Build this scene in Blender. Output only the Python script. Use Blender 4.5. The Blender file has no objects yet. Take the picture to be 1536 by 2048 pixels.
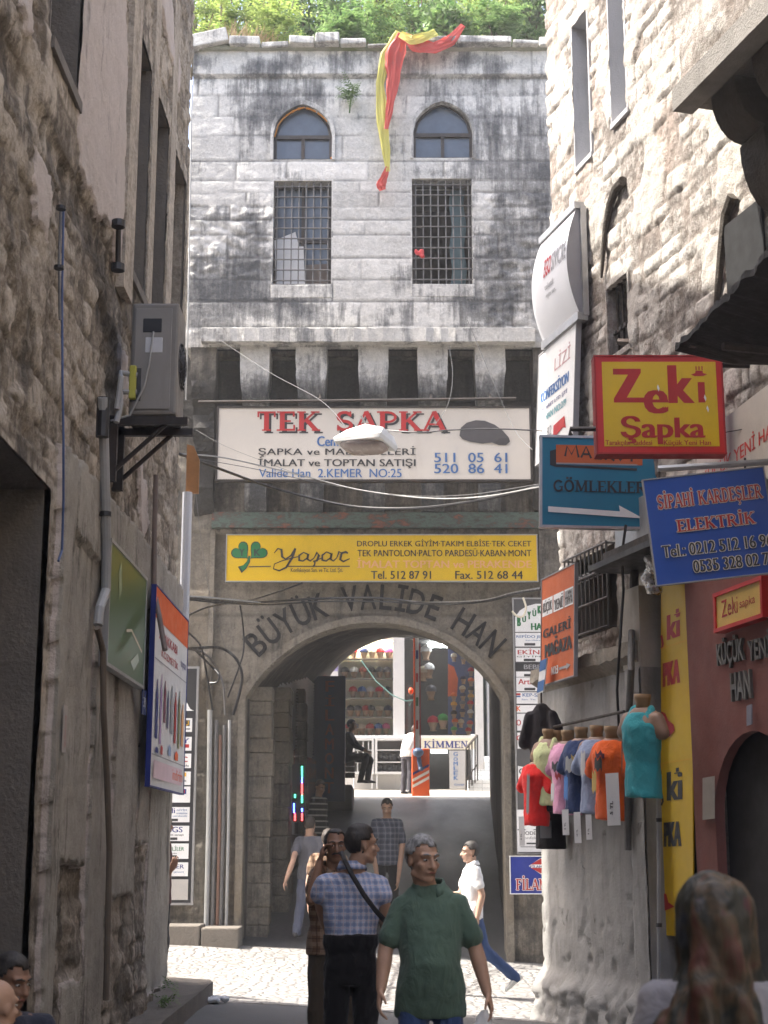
import bpy, bmesh, math, random
import numpy as np
from mathutils import Vector, Matrix, noise
from mathutils.geometry import tessellate_polygon
random.seed(7)
V = Vector
SC = bpy.context.scene
COL = SC.collection
# ------------------------------------------------------------------ camera, sky, sun, exposure
TH = math.atan(666 / 3000); FPX = 3000.0; CH = 1.6
c_, s_ = math.cos(TH), math.sin(TH)
cam = bpy.data.cameras.new('camera'); cam.sensor_fit = 'VERTICAL'; cam.sensor_height = 36
cam.lens = FPX * 36 / 2048; cam.clip_end = 3000; cam.clip_start = .05
cam.dof.use_dof = True; cam.dof.focus_distance = 17; cam.dof.aperture_fstop = 5.0
co = bpy.data.objects.new('camera', cam); COL.objects.link(co)
co.location = (0, 0, CH); co.rotation_euler = (math.pi / 2 + TH, 0, 0); SC.camera = co
SUN_EL, SUN_AZ = math.radians(58), math.radians(1.5)      # sun stands to the left, a touch towards the camera
S = V((-math.cos(SUN_EL) * math.cos(SUN_AZ), -math.cos(SUN_EL) * math.sin(SUN_AZ), math.sin(SUN_EL)))
sl = bpy.data.lights.new('sun', 'SUN'); sl.energy = 3.0; sl.angle = math.radians(.5); sl.color = (1, .95, .87)
so = bpy.data.objects.new('sun', sl); COL.objects.link(so); so.rotation_euler = S.to_track_quat('Z', 'Y').to_euler()
wd = bpy.data.worlds.new('World'); SC.world = wd; wd.use_nodes = True
wn = wd.node_tree; sky = wn.nodes.new('ShaderNodeTexSky'); sky.sky_type = 'NISHITA'; sky.sun_disc = False
sky.sun_elevation = SUN_EL; sky.sun_rotation = math.radians(267); sky.dust_density = 5; sky.air_density = .85; sky.ozone_density = .4
bg = wn.nodes['Background']; bg.inputs[1].default_value = .15; wn.links.new(sky.outputs[0], bg.inputs[0])
SC.view_settings.view_transform = 'Standard'; SC.view_settings.look = 'None'
SC.view_settings.exposure = 2.2; SC.view_settings.gamma = 1
SC.cycles.max_bounces = 10; SC.cycles.diffuse_bounces = 6; SC.cycles.use_denoising = True
# ------------------------------------------------------------------ photo pixel -> place
def ray(px, py):
    u = (px - 768) / FPX; v = (1024 - py) / FPX
    return V((u, c_ - v * s_, s_ + v * c_))
def at(px, py, Y):
    d = ray(px, py); t = Y / d.y
    return V((d.x * t, Y, CH + d.z * t))
def on_x(px, py, X):
    d = ray(px, py); t = X / d.x
    return V((X, d.y * t, CH + d.z * t))
RP = V((1.77, 14.8, 0)); RD = V((-.27, .963, 0)); RN = V((-.963, -.27, 0)); REX = -RD; UP = V((0, 0, 1))
def on_r(px, py, off=0):
    """point of the right-hand wall (off: metres in front of it)"""
    d = ray(px, py); p0 = RP + RN * off
    t = (p0 - V((0, 0, CH))).dot(RN) / d.dot(RN)
    return V((0, 0, CH)) + d * t
def r_t(p): return (p - RP).dot(REX)
def rw(t, z, off=0): return V((RP.x, RP.y, 0)) + REX * t + RN * off + UP * z
# ------------------------------------------------------------------ objects
def tag(o, label=None, cat=None, group=None, kind=None):
    for k, v in (('label', label), ('category', cat), ('group', group), ('kind', kind)):
        if v: o[k] = v
    return o
def thing(name, label, cat, loc=(0, 0, 0), group=None):
    o = bpy.data.objects.new(name, None); COL.objects.link(o); o.location = loc; o.empty_display_size = .1
    return tag(o, label, cat, group)
def org(o):
    p = V((0, 0, 0))
    while o is not None: p = p + o.location; o = o.parent
    return p
def link(name, me, mats, parent=None, smooth=False):
    o = bpy.data.objects.new(name, me); COL.objects.link(o)
    for m in (mats if isinstance(mats, (list, tuple)) else [mats]): me.materials.append(m)
    if smooth: me.polygons.foreach_set('use_smooth', [True] * len(me.polygons))
    if parent is not None: o.parent = parent
    return o
def orth(d):
    d = d.normalized(); a = V((0, 0, 1)) if abs(d.z) < .9 else V((1, 0, 0))
    x = a.cross(d).normalized(); return x, d.cross(x).normalized()
class MB:
    def __init__(s): s.v = []; s.f = []; s.mi = []
    def add(s, vs, fs, m=0):
        b = len(s.v); s.v += [V(p) for p in vs]; s.f += [tuple(i + b for i in f) for f in fs]; s.mi += [m] * len(fs); return s
    def box(s, lo, hi, m=0):
        return s.obox(V(((lo[0] + hi[0]) / 2, (lo[1] + hi[1]) / 2, (lo[2] + hi[2]) / 2)), (hi[0] - lo[0], hi[1] - lo[1], hi[2] - lo[2]), m=m)
    def obox(s, c, size, ax=((1, 0, 0), (0, 1, 0), (0, 0, 1)), m=0, bev=0):
        a = [V(ax[i]) * (size[i] / 2) for i in range(3)]; c = V(c)
        if not bev:
            P = [c + a[0] * i + a[1] * j + a[2] * k for k in (-1, 1) for j in (-1, 1) for i in (-1, 1)]
            return s.add(P, [(0, 2, 3, 1), (4, 5, 7, 6), (0, 1, 5, 4), (2, 6, 7, 3), (0, 4, 6, 2), (1, 3, 7, 5)], m)
        bm = bmesh.new(); bmesh.ops.create_cube(bm, size=1)
        for q in bm.verts: q.co = V((q.co.x * size[0], q.co.y * size[1], q.co.z * size[2]))
        bmesh.ops.bevel(bm, geom=bm.edges[:], offset=bev, segments=2, affect='EDGES', profile=.5)
        bm.verts.index_update(); A = [V(x) for x in ax]
        s.add([c + A[0] * q.co.x + A[1] * q.co.y + A[2] * q.co.z for q in bm.verts], [tuple(q.index for q in f.verts) for f in bm.faces], m); bm.free(); return s
    def tube(s, pts, r, seg=8, m=0, cap=True):
        pts = [V(p) for p in pts]; n = len(pts); R = r if isinstance(r, (list, tuple)) else [r] * n
        vs = []; fs = []; x = None
        for i, p in enumerate(pts):
            d = (pts[min(i + 1, n - 1)] - pts[max(i - 1, 0)])
            if d.length < 1e-9: d = V((0, 0, 1))
            d.normalize()
            if x is None: x, y = orth(d)
            else:
                x = (x - d * x.dot(d))
                if x.length < 1e-6: x, y = orth(d)
                x.normalize(); y = d.cross(x)
            for k in range(seg):
                a = 2 * math.pi * k / seg; vs.append(p + (x * math.cos(a) + y * math.sin(a)) * R[i])
        for i in range(n - 1):
            for k in range(seg):
                k2 = (k + 1) % seg; fs.append((i * seg + k, i * seg + k2, (i + 1) * seg + k2, (i + 1) * seg + k))
        if cap: fs += [tuple(range(seg))[::-1], tuple((n - 1) * seg + k for k in range(seg))]
        return s.add(vs, fs, m)
    def cap_(s, p0, p1, r0, r1, seg=12, m=0):
        """tapered capsule"""
        p0, p1 = V(p0), V(p1); d = (p1 - p0).normalized() if (p1 - p0).length > 1e-6 else V((0, 0, 1)); P = []; R = []
        for k in range(4):
            a = math.pi / 2 * (1 - k / 3); P.append(p0 - d * r0 * math.sin(a)); R.append(max(r0 * math.cos(a), 1e-4))
        for k in range(4):
            a = math.pi / 2 * k / 3; P.append(p1 + d * r1 * math.sin(a)); R.append(max(r1 * math.cos(a), 1e-4))
        return s.tube(P, R, seg, m)
    def loft(s, secs, seg=20, m=0, pw=2.0):
        """secs: (centre, axis_x scaled, axis_y scaled)"""
        vs = []; fs = []; n = len(secs)
        for c, ax, ay in secs:
            for k in range(seg):
                a = 2 * math.pi * k / seg; ca, sa = math.cos(a), math.sin(a)
                ca = math.copysign(abs(ca) ** (2 / pw), ca); sa = math.copysign(abs(sa) ** (2 / pw), sa)
                vs.append(V(c) + V(ax) * ca + V(ay) * sa)
        for i in range(n - 1):
            for k in range(seg):
                k2 = (k + 1) % seg; fs.append((i * seg + k, i * seg + k2, (i + 1) * seg + k2, (i + 1) * seg + k))
        fs += [tuple(range(seg))[::-1], tuple((n - 1) * seg + k for k in range(seg))]
        return s.add(vs, fs, m)
    def ell(s, c, r, ax=None, seg=16, m=0):
        c = V(c); A = ax or (V((1, 0, 0)), V((0, 1, 0)), V((0, 0, 1))); P = []
        for i in range(seg // 2 + 1):
            a = -math.pi / 2 + math.pi * i / (seg // 2); ca = max(math.cos(a), 1e-3)
            P.append((c + A[2] * (r[2] * math.sin(a)), A[0] * (r[0] * ca), A[1] * (r[1] * ca)))
        return s.loft(P, seg, m)
    def prism(s, poly, O, ex, ey, n, depth, m=0):
        """poly (2D) in frame O,ex,ey extruded by depth along n"""
        k = len(poly); top = [O + ex * p[0] + ey * p[1] + n * depth for p in poly]
        tri = [tuple(t) for t in tessellate_polygon([[V((p[0], p[1], 0)) for p in poly]])]
        s.add(top, tri, m)
        if depth:
            bot = [p - n * depth for p in top]
            s.add(top + bot, [(i, (i + 1) % k, k + (i + 1) % k, k + i) for i in range(k)], m)
            s.add(bot, [t[::-1] for t in tri], m)
        return s
    def build(s, name, mats, parent=None, smooth=False):
        o_ = org(parent); me = bpy.data.meshes.new(name)
        me.from_pydata([tuple(p - o_) for p in s.v], [], s.f)
        if any(s.mi): me.polygons.foreach_set('material_index', s.mi)
        bm = bmesh.new(); bm.from_mesh(me); bmesh.ops.recalc_face_normals(bm, faces=bm.faces[:]); bm.to_mesh(me); bm.free()
        me.update(); return link(name, me, mats, parent, smooth)
    def blend(s, name, mats, parent=None, voxel=.01, smooth=4, disp=None, post=None):
        """overlapping pieces grown together into one continuous skin"""
        me = bpy.data.meshes.new(name); me.from_pydata([tuple(p) for p in s.v], [], s.f)
        bm = bmesh.new(); bm.from_mesh(me); bmesh.ops.recalc_face_normals(bm, faces=bm.faces[:]); bm.to_mesh(me); bm.free()
        t = bpy.data.objects.new('work', me); COL.objects.link(t)
        r = t.modifiers.new('r', 'REMESH'); r.mode = 'VOXEL'; r.voxel_size = voxel
        if smooth: q = t.modifiers.new('s', 'SMOOTH'); q.iterations = smooth; q.factor = .5
        dg = bpy.context.evaluated_depsgraph_get()
        m2 = bpy.data.meshes.new_from_object(t.evaluated_get(dg)); bpy.data.objects.remove(t); bpy.data.meshes.remove(me); m2.name = name
        if disp:
            n = [v.normal.copy() for v in m2.vertices]
            for v, nn in zip(m2.vertices, n): v.co += nn * disp(v.co, nn)
        if post: post(m2)
        o_ = org(parent)
        if o_.length: m2.transform(Matrix.Translation(-o_))
        m2.update(); m2.materials.clear(); return link(name, m2, mats, parent, True)
# ------------------------------------------------------------------ materials
def srgb(r, g, b):
    f = lambda c: (c / 255 / 12.92 if c / 255 <= .04045 else ((c / 255 + .055) / 1.055) ** 2.4)
    return (f(r), f(g), f(b))
class Mat:
    def __init__(s, name):
        s.m = bpy.data.materials.new(name); s.m.use_nodes = True; s.t = s.m.node_tree; s.p = s.t.nodes['Principled BSDF']
        s.tc = s.t.nodes.new('ShaderNodeTexCoord'); s.co = s.tc.outputs['Object']
    def put(s, k, v):
        if isinstance(v, bpy.types.NodeSocket): s.t.links.new(v, s.p.inputs[k])
        else: s.p.inputs[k].default_value = (*v, 1) if isinstance(v, tuple) and len(v) == 3 and s.p.inputs[k].type == 'RGBA' else v
    def node(s, ty, ins=(), **kw):
        n = s.t.nodes.new(ty)
        for k, v in kw.items(): setattr(n, k, v)
        for k, v in (ins.items() if isinstance(ins, dict) else enumerate(ins)):
            if v is None: continue
            if isinstance(v, bpy.types.NodeSocket): s.t.links.new(v, n.inputs[k])
            else: n.inputs[k].default_value = (*v, 1) if isinstance(v, tuple) and len(v) == 3 and n.inputs[k].type == 'RGBA' else v
        return n
    def vec(s, scale, src=None, rot=(0, 0, 0)):
        return s.node('ShaderNodeMapping', {0: src or s.co, 3: scale, 2: rot}).outputs[0]
    def noise(s, scale=5, detail=4, rough=.55, vec=None, dist=0):
        return s.node('ShaderNodeTexNoise', {'Vector': vec or s.co, 'Scale': scale, 'Detail': detail, 'Roughness': rough, 'Distortion': dist}).outputs['Fac']
    def vor(s, scale, feat='F1', vec=None, out='Distance', rand=1):
        return s.node('ShaderNodeTexVoronoi', {'Vector': vec or s.co, 'Scale': scale, 'Randomness': rand}, feature=feat).outputs[out]
    def ramp(s, fac, stops):
        n = s.node('ShaderNodeValToRGB', [fac]); e = n.color_ramp.elements
        while len(e) > 1: e.remove(e[-1])
        for i, (p, c) in enumerate(stops):
            if i == 0: el = e[0]; el.position = p
            else: el = e.new(p)
            el.color = (*c, 1) if isinstance(c, tuple) else (c, c, c, 1)
        return n.outputs[0]
    def mth(s, op, a, b=0, c=None, clamp=False):
        return s.node('ShaderNodeMath', {0: a, 1: b, **({2: c} if c is not None else {})}, operation=op, use_clamp=clamp).outputs[0]
    def mix(s, f, a, b, bt='MIX'):
        return s.node('ShaderNodeMix', {0: f, 6: a, 7: b}, data_type='RGBA', blend_type=bt).outputs[2]
    def attr(s, n): return s.node('ShaderNodeAttribute', attribute_name=n).outputs['Fac']
    def bump(s, h, dist=.01, strength=1, prev=None):
        n = s.node('ShaderNodeBump', {'Height': h, 'Distance': dist, 'Strength': strength})
        if prev: s.t.links.new(prev, n.inputs['Normal'])
        s.t.links.new(n.outputs[0], s.p.inputs['Normal']); return n.outputs[0]
def M(name, base, rough=.7, var=.25, scale=3, bump=0, bscale=60, metal=0, dirt=0, dirtcol=(.06, .05, .04), streak=True, spec=.5, dscale=2.5):
    """everyday surface: base colour with uneven tone, optional dirt and fine relief"""
    m = Mat(name); n = m.noise(scale, 6, .65)
    col = m.mix(m.ramp(n, [(.25, 0.), (.75, 1.)]), tuple(c * (1 - var) for c in base), tuple(min(c * (1 + var * .6), 1) for c in base))
    if dirt:
        d = m.noise(dscale, 8, .7, m.vec((1, 1, .25)) if streak else None)
        col = m.mix(m.ramp(d, [(.62 - .3 * dirt, 0.), (.8, min(1., .25 + dirt))]), col, dirtcol)
    m.put('Base Color', col); m.put('Roughness', m.ramp(m.noise(scale * 3, 3), [(.3, max(rough - .12, .03)), (.7, min(rough + .1, 1.))]))
    m.put('Metallic', metal); m.put('Specular IOR Level', spec)
    if bump: m.bump(m.noise(bscale, 5, .6), bump)
    return m.m
# ------------------------------------------------------------------ special materials
def stone_mat(name, lo, hi, joint, crust, fine=28, bump=.012, warm=None, crust_amt=1.0, spread=.9, jk=.7, flecks=.5, tw=.38, grain=1.1, plaster=(.60, .53, .48), cement=(.46, .425, .36)):
    m = Mat(name); tone, stain_shade, jt, pl = m.attr('tone'), m.attr('stain_shade'), m.attr('joint'), m.attr('plast')
    n1 = m.noise(1.9, 9, .72); n2 = m.noise(fine, 7, .75); n3 = m.noise(fine * .28, 7, .75)
    ce = lambda v, w: m.mth('MULTIPLY', m.mth('SUBTRACT', v, .5), w)
    t = m.mth('ADD', m.mth('ADD', ce(tone, tw), .5), m.mth('ADD', ce(n1, .6), m.mth('ADD', ce(n2, grain), ce(n3, grain * .9))))
    col = m.mix(m.ramp(t, [(.08, 0.), (.92, 1.)]), lo, hi)
    if warm: col = m.mix(m.ramp(m.noise(1.3, 6, .7, m.vec((1, 1, .5))), [(.5, 0.), (.68, .8)]), col, warm)
    fl = m.noise(fine * .42, 9, .82); col = m.mix(m.ramp(fl, [(.57, 0.), (.68, flecks)]), col, tuple(min(1, c * 1.12) for c in hi)); col = m.mix(m.ramp(fl, [(.30, flecks), (.42, 0.)]), col, tuple(c * .45 for c in lo))
    pc = m.mix(m.ramp(n3, [(.3, 0.), (.7, 1.)]), tuple(c * .82 for c in plaster), plaster); cc = m.mix(m.ramp(n1, [(.35, 0.), (.65, 1.)]), tuple(c * .62 for c in cement), cement)
    col = m.mix(m.ramp(pl, [(.3, 0.), (.45, 1.)]), col, m.mix(m.ramp(m.mth('MULTIPLY', pl, .5), [(.6, 0.), (.75, 1.)]), pc, cc))
    st = m.noise(2.2, 9, .74, m.vec((2.6, 2.6, .28))); sb = m.mth('ADD', m.mth('MULTIPLY', m.noise(3.1, 9, .8), .5), m.mth('MULTIPLY', m.noise(.95, 6, .65), .5))
    k = m.mth('ADD', stain_shade, m.mth('MULTIPLY', m.mth('ADD', m.mth('MULTIPLY', m.mth('SUBTRACT', st, .5), 1.15), m.mth('MULTIPLY', m.mth('SUBTRACT', sb, .5), 1.5)), spread * 1.7))
    k = m.ramp(k, [(.24, 0.), (.46, .6), (.8, .96)])
    col = m.mix(m.mth('MULTIPLY', k, crust_amt), col, m.mix(m.ramp(n2, [(.3, 0.), (.7, 1.)]), crust, tuple(min(c * 2.8, 1) for c in crust)))
    col = m.mix(m.mth('MULTIPLY', jt, jk), col, joint)
    m.put('Base Color', col); m.put('Roughness', .9); m.put('Specular IOR Level', .25)
    h = m.mth('ADD', m.mth('MULTIPLY', n3, .8), m.mth('ADD', m.mth('MULTIPLY', n2, .45), m.mth('MULTIPLY', m.noise(fine * 3.5, 4, .65), .2)))
    m.bump(h, bump, 1); return m.m
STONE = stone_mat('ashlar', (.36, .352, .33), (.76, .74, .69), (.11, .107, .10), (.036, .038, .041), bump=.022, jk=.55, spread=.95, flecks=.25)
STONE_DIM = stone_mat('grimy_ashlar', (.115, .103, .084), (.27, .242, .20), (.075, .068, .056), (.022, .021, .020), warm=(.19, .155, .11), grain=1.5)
RUBBLE = stone_mat('rubble_warm', (.165, .135, .10), (.55, .485, .40), (.135, .112, .085), (.022, .019, .016), fine=24, bump=.035, warm=(.33, .285, .225), spread=.85, jk=.65, tw=.75, grain=2.0)
RUBBLE_R = stone_mat('rubble_grey', (.18, .155, .135), (.60, .57, .525), (.19, .16, .135), (.036, .032, .028), fine=22, bump=.035, warm=(.36, .285, .24), spread=.66, jk=.65, flecks=.55, tw=.75, grain=2.0, plaster=(.50, .465, .42))
PLASTER = M('old_plaster', (.60, .53, .48), .9, .14, 2.2, .006, 50, dirt=.22, dirtcol=(.22, .17, .13))
CEMENT = M('cement_render', (.40, .365, .31), .9, .25, 2.0, .008, 45, dirt=.35, dirtcol=(.085, .072, .058))
CEMENT_G = M('grey_cement', (.36, .35, .335), .88, .2, 1.7, .008, 40, dirt=.38, dirtcol=(.06, .055, .05))
CEMENT_D = M('dark_cement', (.17, .15, .125), .9, .3, 2.4, .012, 35, dirt=.4, dirtcol=(.05, .045, .04))
REDWALL = M('red_paint', (.24, .088, .07), .8, .25, 2.5, .004, 50, dirt=.3, dirtcol=(.12, .06, .05))
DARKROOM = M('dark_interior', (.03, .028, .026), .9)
GLASSD = M('dusty_glass', (.075, .095, .125), .16, .3, 4, spec=.6)
GLASSK = M('dark_glass', (.018, .022, .022), .12, .3, 3, spec=.5)
STEELD = M('dark_iron', (.055, .047, .042), .55, .35, 9, .002, 80, metal=.6, dirt=.3, dirtcol=(.12, .06, .03))
IRONW = M('weathered_iron', (.16, .155, .15), .6, .3, 8, .002, 80, metal=.5, dirt=.3, dirtcol=(.10, .06, .04))
GALV = M('galvanised', (.42, .42, .42), .45, .2, 8, metal=.7, dirt=.2)
GREYPAINT = M('grey_enamel', (.22, .205, .185), .5, .12, 3, dirt=.25, dirtcol=(.08, .07, .06))
WHITEP = M('white_enamel', (.74, .74, .72), .45, .07, 3, dirt=.14, dirtcol=(.30, .27, .23))
OFFWHITE = M('yellowed_white', (.60, .555, .49), .5, .07, 2, dirt=.13, dirtcol=(.40, .34, .28))
PVC = M('pvc_pipe', (.60, .61, .63), .4, .1, 4, dirt=.2)
BLACKP = M('black_plastic', (.022, .022, .024), .45, .3)
CABLE = M('cable_black', (.02, .02, .022), .45, .3)
CABLEG = M('cable_grey', (.33, .33, .32), .55, .25)
CABLEB = M('cable_blue', (.05, .09, .22), .5, .25)
WOOD = M('bare_wood', (.40, .26, .14), .7, .3, 8)
def flat(name, c, r=.55, v=.14, dirt=.16, spec=.4): return M(name, c, r, v, 3, dirt=dirt, spec=spec, dirtcol=tuple(x * .45 for x in c))
RED = flat('sign_red', srgb(176, 40, 40)); BLUE = flat('sign_blue', srgb(62, 104, 158)); NAVY = flat('sign_navy', srgb(32, 46, 120))
BLACK = flat('sign_black', (.03, .03, .032)); GREEN = flat('sign_green', srgb(30, 110, 62)); PINK = flat('sign_pink', srgb(226, 170, 120))
WHITE = flat('sign_white', (.78, .78, .77)); YELLOW = flat('sign_yellow', srgb(216, 178, 18), .42, .1, .2); TEAL = flat('sign_teal', srgb(22, 116, 146), .45, .1, .1)
ROYAL = flat('sign_royal', srgb(14, 72, 158), .4, .12, .12); ORANGE = flat('sign_orange', srgb(222, 98, 40), .55, .1, .15); GREYT = flat('sign_grey', (.32, .32, .33))
ORANGED = flat('sign_burnt', srgb(196, 98, 50)); ORANGEB = flat('barrier_orange', srgb(222, 92, 34), .5, .1, .15); CREAM = flat('cream', srgb(216, 208, 186), .5)
REDFR = flat('frame_red', srgb(198, 40, 38), .4, .08, .08)
def emit(name, c, st):
    m = Mat(name); m.put('Base Color', c); m.put('Emission Color', c); m.put('Emission Strength', st); return m.m
def fabric(name, c, pat=None, c2=None, c3=None, sc=(1, 1, 1), var=.18):
    m = Mat(name); n = m.noise(7, 5, .6)
    col = m.mix(n, tuple(x * (1 - var) for x in c), tuple(min(1, x * (1 + var)) for x in c))
    sx = m.node('ShaderNodeSeparateXYZ', [m.co]); X, Y, Z = sx.outputs
    def band(v, f, w, ph=0): return m.mth('LESS_THAN', m.mth('FRACT', m.mth('ADD', m.mth('MULTIPLY', v, f), ph)), w)
    if pat == 'plaid':
        u = m.mth('ADD', X, m.mth('MULTIPLY', Y, .6))
        col = m.mix(m.mth('MULTIPLY', band(u, sc[0], .42), .55), col, c2); col = m.mix(m.mth('MULTIPLY', band(Z, sc[0], .42), .55), col, c2)
        col = m.mix(m.mth('MULTIPLY', band(u, sc[0], .1, .3), .7), col, c3); col = m.mix(m.mth('MULTIPLY', band(Z, sc[0], .1, .3), .7), col, c3)
    if pat == 'stripe': col = m.mix(band(Z, sc[0], sc[1]), col, c2)
    if pat == 'camo':
        k = m.noise(sc[0], 3, .5); col = m.ramp(m.noise(sc[0], 3, .6, dist=1.2), [(.3, c), (.45, c2), (.53, c3), (.62, c), (.74, c2)])
    m.put('Base Color', col); m.put('Roughness', .9); m.put('Specular IOR Level', .2); m.put('Sheen Weight', .15)
    b1 = m.noise(9, 4, .55, m.vec((1.4, 1.4, .8)), 1.0); m.bump(b1, .02, .8); return m.m
def skin_mat(name, c):
    m = Mat(name); n = m.noise(14, 5, .6)
    m.put('Base Color', m.mix(n, tuple(x * .75 for x in c), tuple(min(1, x * 1.15) for x in c))); m.put('Roughness', .5)
    m.put('Subsurface Weight', .08); m.put('Subsurface Radius', (.02, .008, .004)); m.put('Specular IOR Level', .4)
    m.bump(m.noise(60, 3), .002); return m.m
def hair_mat(name, c, c2):
    m = Mat(name); n = m.noise(70, 4, .7, m.vec((1, 1, .35)))
    m.put('Base Color', m.mix(m.ramp(n, [(.35, 0.), (.65, 1.)]), c, c2)); m.put('Roughness', .55); m.bump(n, .006); return m.m
def leaf_mat(name, c, c2, tr=.5):
    m = Mat(name); n = m.noise(1.6, 4, .7); gi = m.node('ShaderNodeNewGeometry').outputs['Random Per Island']
    k = m.mth('ADD', m.mth('MULTIPLY', gi, .6), m.mth('MULTIPLY', n, .5)); col = m.mix(m.ramp(k, [(.2, 0.), (.85, 1.)]), c, c2)
    t = m.t; tl = t.nodes.new('ShaderNodeBsdfTranslucent'); mx = t.nodes.new('ShaderNodeMixShader'); mx.inputs[0].default_value = tr
    m.put('Base Color', col); m.put('Roughness', .55); t.links.new(col, tl.inputs[0])
    t.links.new(m.p.outputs[0], mx.inputs[1]); t.links.new(tl.outputs[0], mx.inputs[2])
    t.links.new(mx.outputs[0], t.nodes['Material Output'].inputs[0]); return m.m
# ------------------------------------------------------------------ lettering
_tc = {}
def glyphs(txt, bold=0, shear=0, sp=1.0, res=3):
    k = (txt, bold, shear, sp)
    if k not in _tc:
        cu = bpy.data.curves.new('t', 'FONT'); cu.body = txt; cu.offset = bold; cu.shear = shear; cu.space_character = sp; cu.resolution_u = res
        ob = bpy.data.objects.new('t', cu); me = ob.to_mesh()
        vs = [(v.co.x, v.co.y) for v in me.vertices]; fs = [tuple(p.vertices) for p in me.polygons]
        ob.to_mesh_clear(); bpy.data.objects.remove(ob); bpy.data.curves.remove(cu); _tc[k] = (vs, fs)
    return _tc[k]
def arc(cx, cy, rx, ry, a0, a1, n=8): return [(cx + rx * math.cos(math.radians(a0 + (a1 - a0) * i / n)), cy + ry * math.sin(math.radians(a0 + (a1 - a0) * i / n))) for i in range(n + 1)]
SLAB = {  # width, strokes (thickness, polyline), serifs
 'A': (.84, [(.09, [(.05, 0), (.42, 1)]), (.19, [(.42, 1), (.79, 0)]), (.09, [(.18, .33), (.66, .33)])], [(.06, 0), (.78, 0)]),
 'D': (.78, [(.19, [(.16, 0), (.16, 1)]), (.12, [(.16, .95)] + arc(.34, .5, .36, .45, 90, -90, 10) + [(.16, .05)])], [(.12, 0), (.12, 1)]),
 'E': (.68, [(.19, [(.16, 0), (.16, 1)]), (.10, [(.1, .95), (.62, .95)]), (.09, [(.16, .5), (.5, .5)]), (.10, [(.1, .05), (.64, .05)]), (.07, [(.61, 1), (.61, .72)]), (.07, [(.63, 0), (.63, .3)])], [(.12, 0), (.12, 1)]),
 'F': (.66, [(.19, [(.16, 0), (.16, 1)]), (.10, [(.1, .95), (.62, .95)]), (.09, [(.16, .5), (.5, .5)]), (.07, [(.61, 1), (.61, .72)])], [(.16, 0), (.12, 1)]),
 'G': (.82, [(.16, arc(.44, .5, .34, .45, 40, 320, 14)), (.14, [(.70, .08), (.70, .42)]), (.09, [(.5, .42), (.8, .42)])], []),
 'H': (.86, [(.19, [(.17, 0), (.17, 1)]), (.19, [(.69, 0), (.69, 1)]), (.09, [(.17, .5), (.69, .5)])], [(.17, 0), (.17, 1), (.69, 0), (.69, 1)]),
 'I': (.40, [(.19, [(.2, 0), (.2, 1)])], [(.2, 0), (.2, 1)]),
 'K': (.86, [(.19, [(.17, 0), (.17, 1)]), (.09, [(.22, .42), (.68, .97)]), (.18, [(.36, .56), (.74, .03)])], [(.17, 0), (.17, 1), (.7, 1), (.74, 0)]),
 'L': (.66, [(.19, [(.16, 0), (.16, 1)]), (.10, [(.1, .05), (.62, .05)]), (.07, [(.61, 0), (.61, .3)])], [(.12, 0), (.16, 1)]),
 'M': (1.06, [(.10, [(.15, 0), (.17, 1)]), (.19, [(.17, 1), (.52, .1)]), (.09, [(.52, .1), (.86, 1)]), (.19, [(.88, 0), (.88, 1)])], [(.15, 0), (.13, 1), (.88, 0), (.9, 1)]),
 'N': (.88, [(.10, [(.16, 0), (.16, 1)]), (.19, [(.16, 1), (.70, .02)]), (.10, [(.70, 0), (.70, 1)])], [(.16, 0), (.12, 1), (.70, 1)]),
 'O': (.84, [(.16, arc(.42, .5, .33, .45, 0, 360, 18))], []),
 'P': (.74, [(.19, [(.16, 0), (.16, 1)]), (.11, [(.16, .95)] + arc(.36, .70, .30, .25, 90, -90, 8) + [(.16, .45)])], [(.16, 0), (.12, 1)]),
 'R': (.84, [(.19, [(.16, 0), (.16, 1)]), (.11, [(.16, .95)] + arc(.36, .71, .28, .24, 90, -90, 8) + [(.16, .47)]), (.17, [(.38, .47), (.72, .03)])], [(.16, 0), (.12, 1), (.74, 0)]),
 'S': (.68, [(.15, arc(.34, .72, .24, .23, 20, 270, 9) + arc(.34, .27, .26, .22, 90, -160, 9)), (.06, [(.57, 1), (.57, .72)]), (.06, [(.09, 0), (.09, .3)])], []),
 'T': (.78, [(.19, [(.39, 0), (.39, 1)]), (.10, [(.05, .95), (.73, .95)]), (.07, [(.07, 1), (.07, .7)]), (.07, [(.71, 1), (.71, .7)])], [(.39, 0)]),
}
def stroke_poly(pts, t):
    """quad strip of thickness t"""
    n = len(pts); vs = []; fs = []; P = [V((p[0], p[1], 0)) for p in pts]
    for i in range(n):
        d = P[min(i + 1, n - 1)] - P[max(i - 1, 0)]; d.normalize(); q = V((-d.y, d.x, 0)) * ((t[i] if isinstance(t, (list, tuple)) else t) / 2)
        vs += [(P[i] + q)[:2], (P[i] - q)[:2]]
    fs = [(2 * i, 2 * i + 1, 2 * i + 3, 2 * i + 2) for i in range(n - 1)]
    return vs, fs
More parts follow.
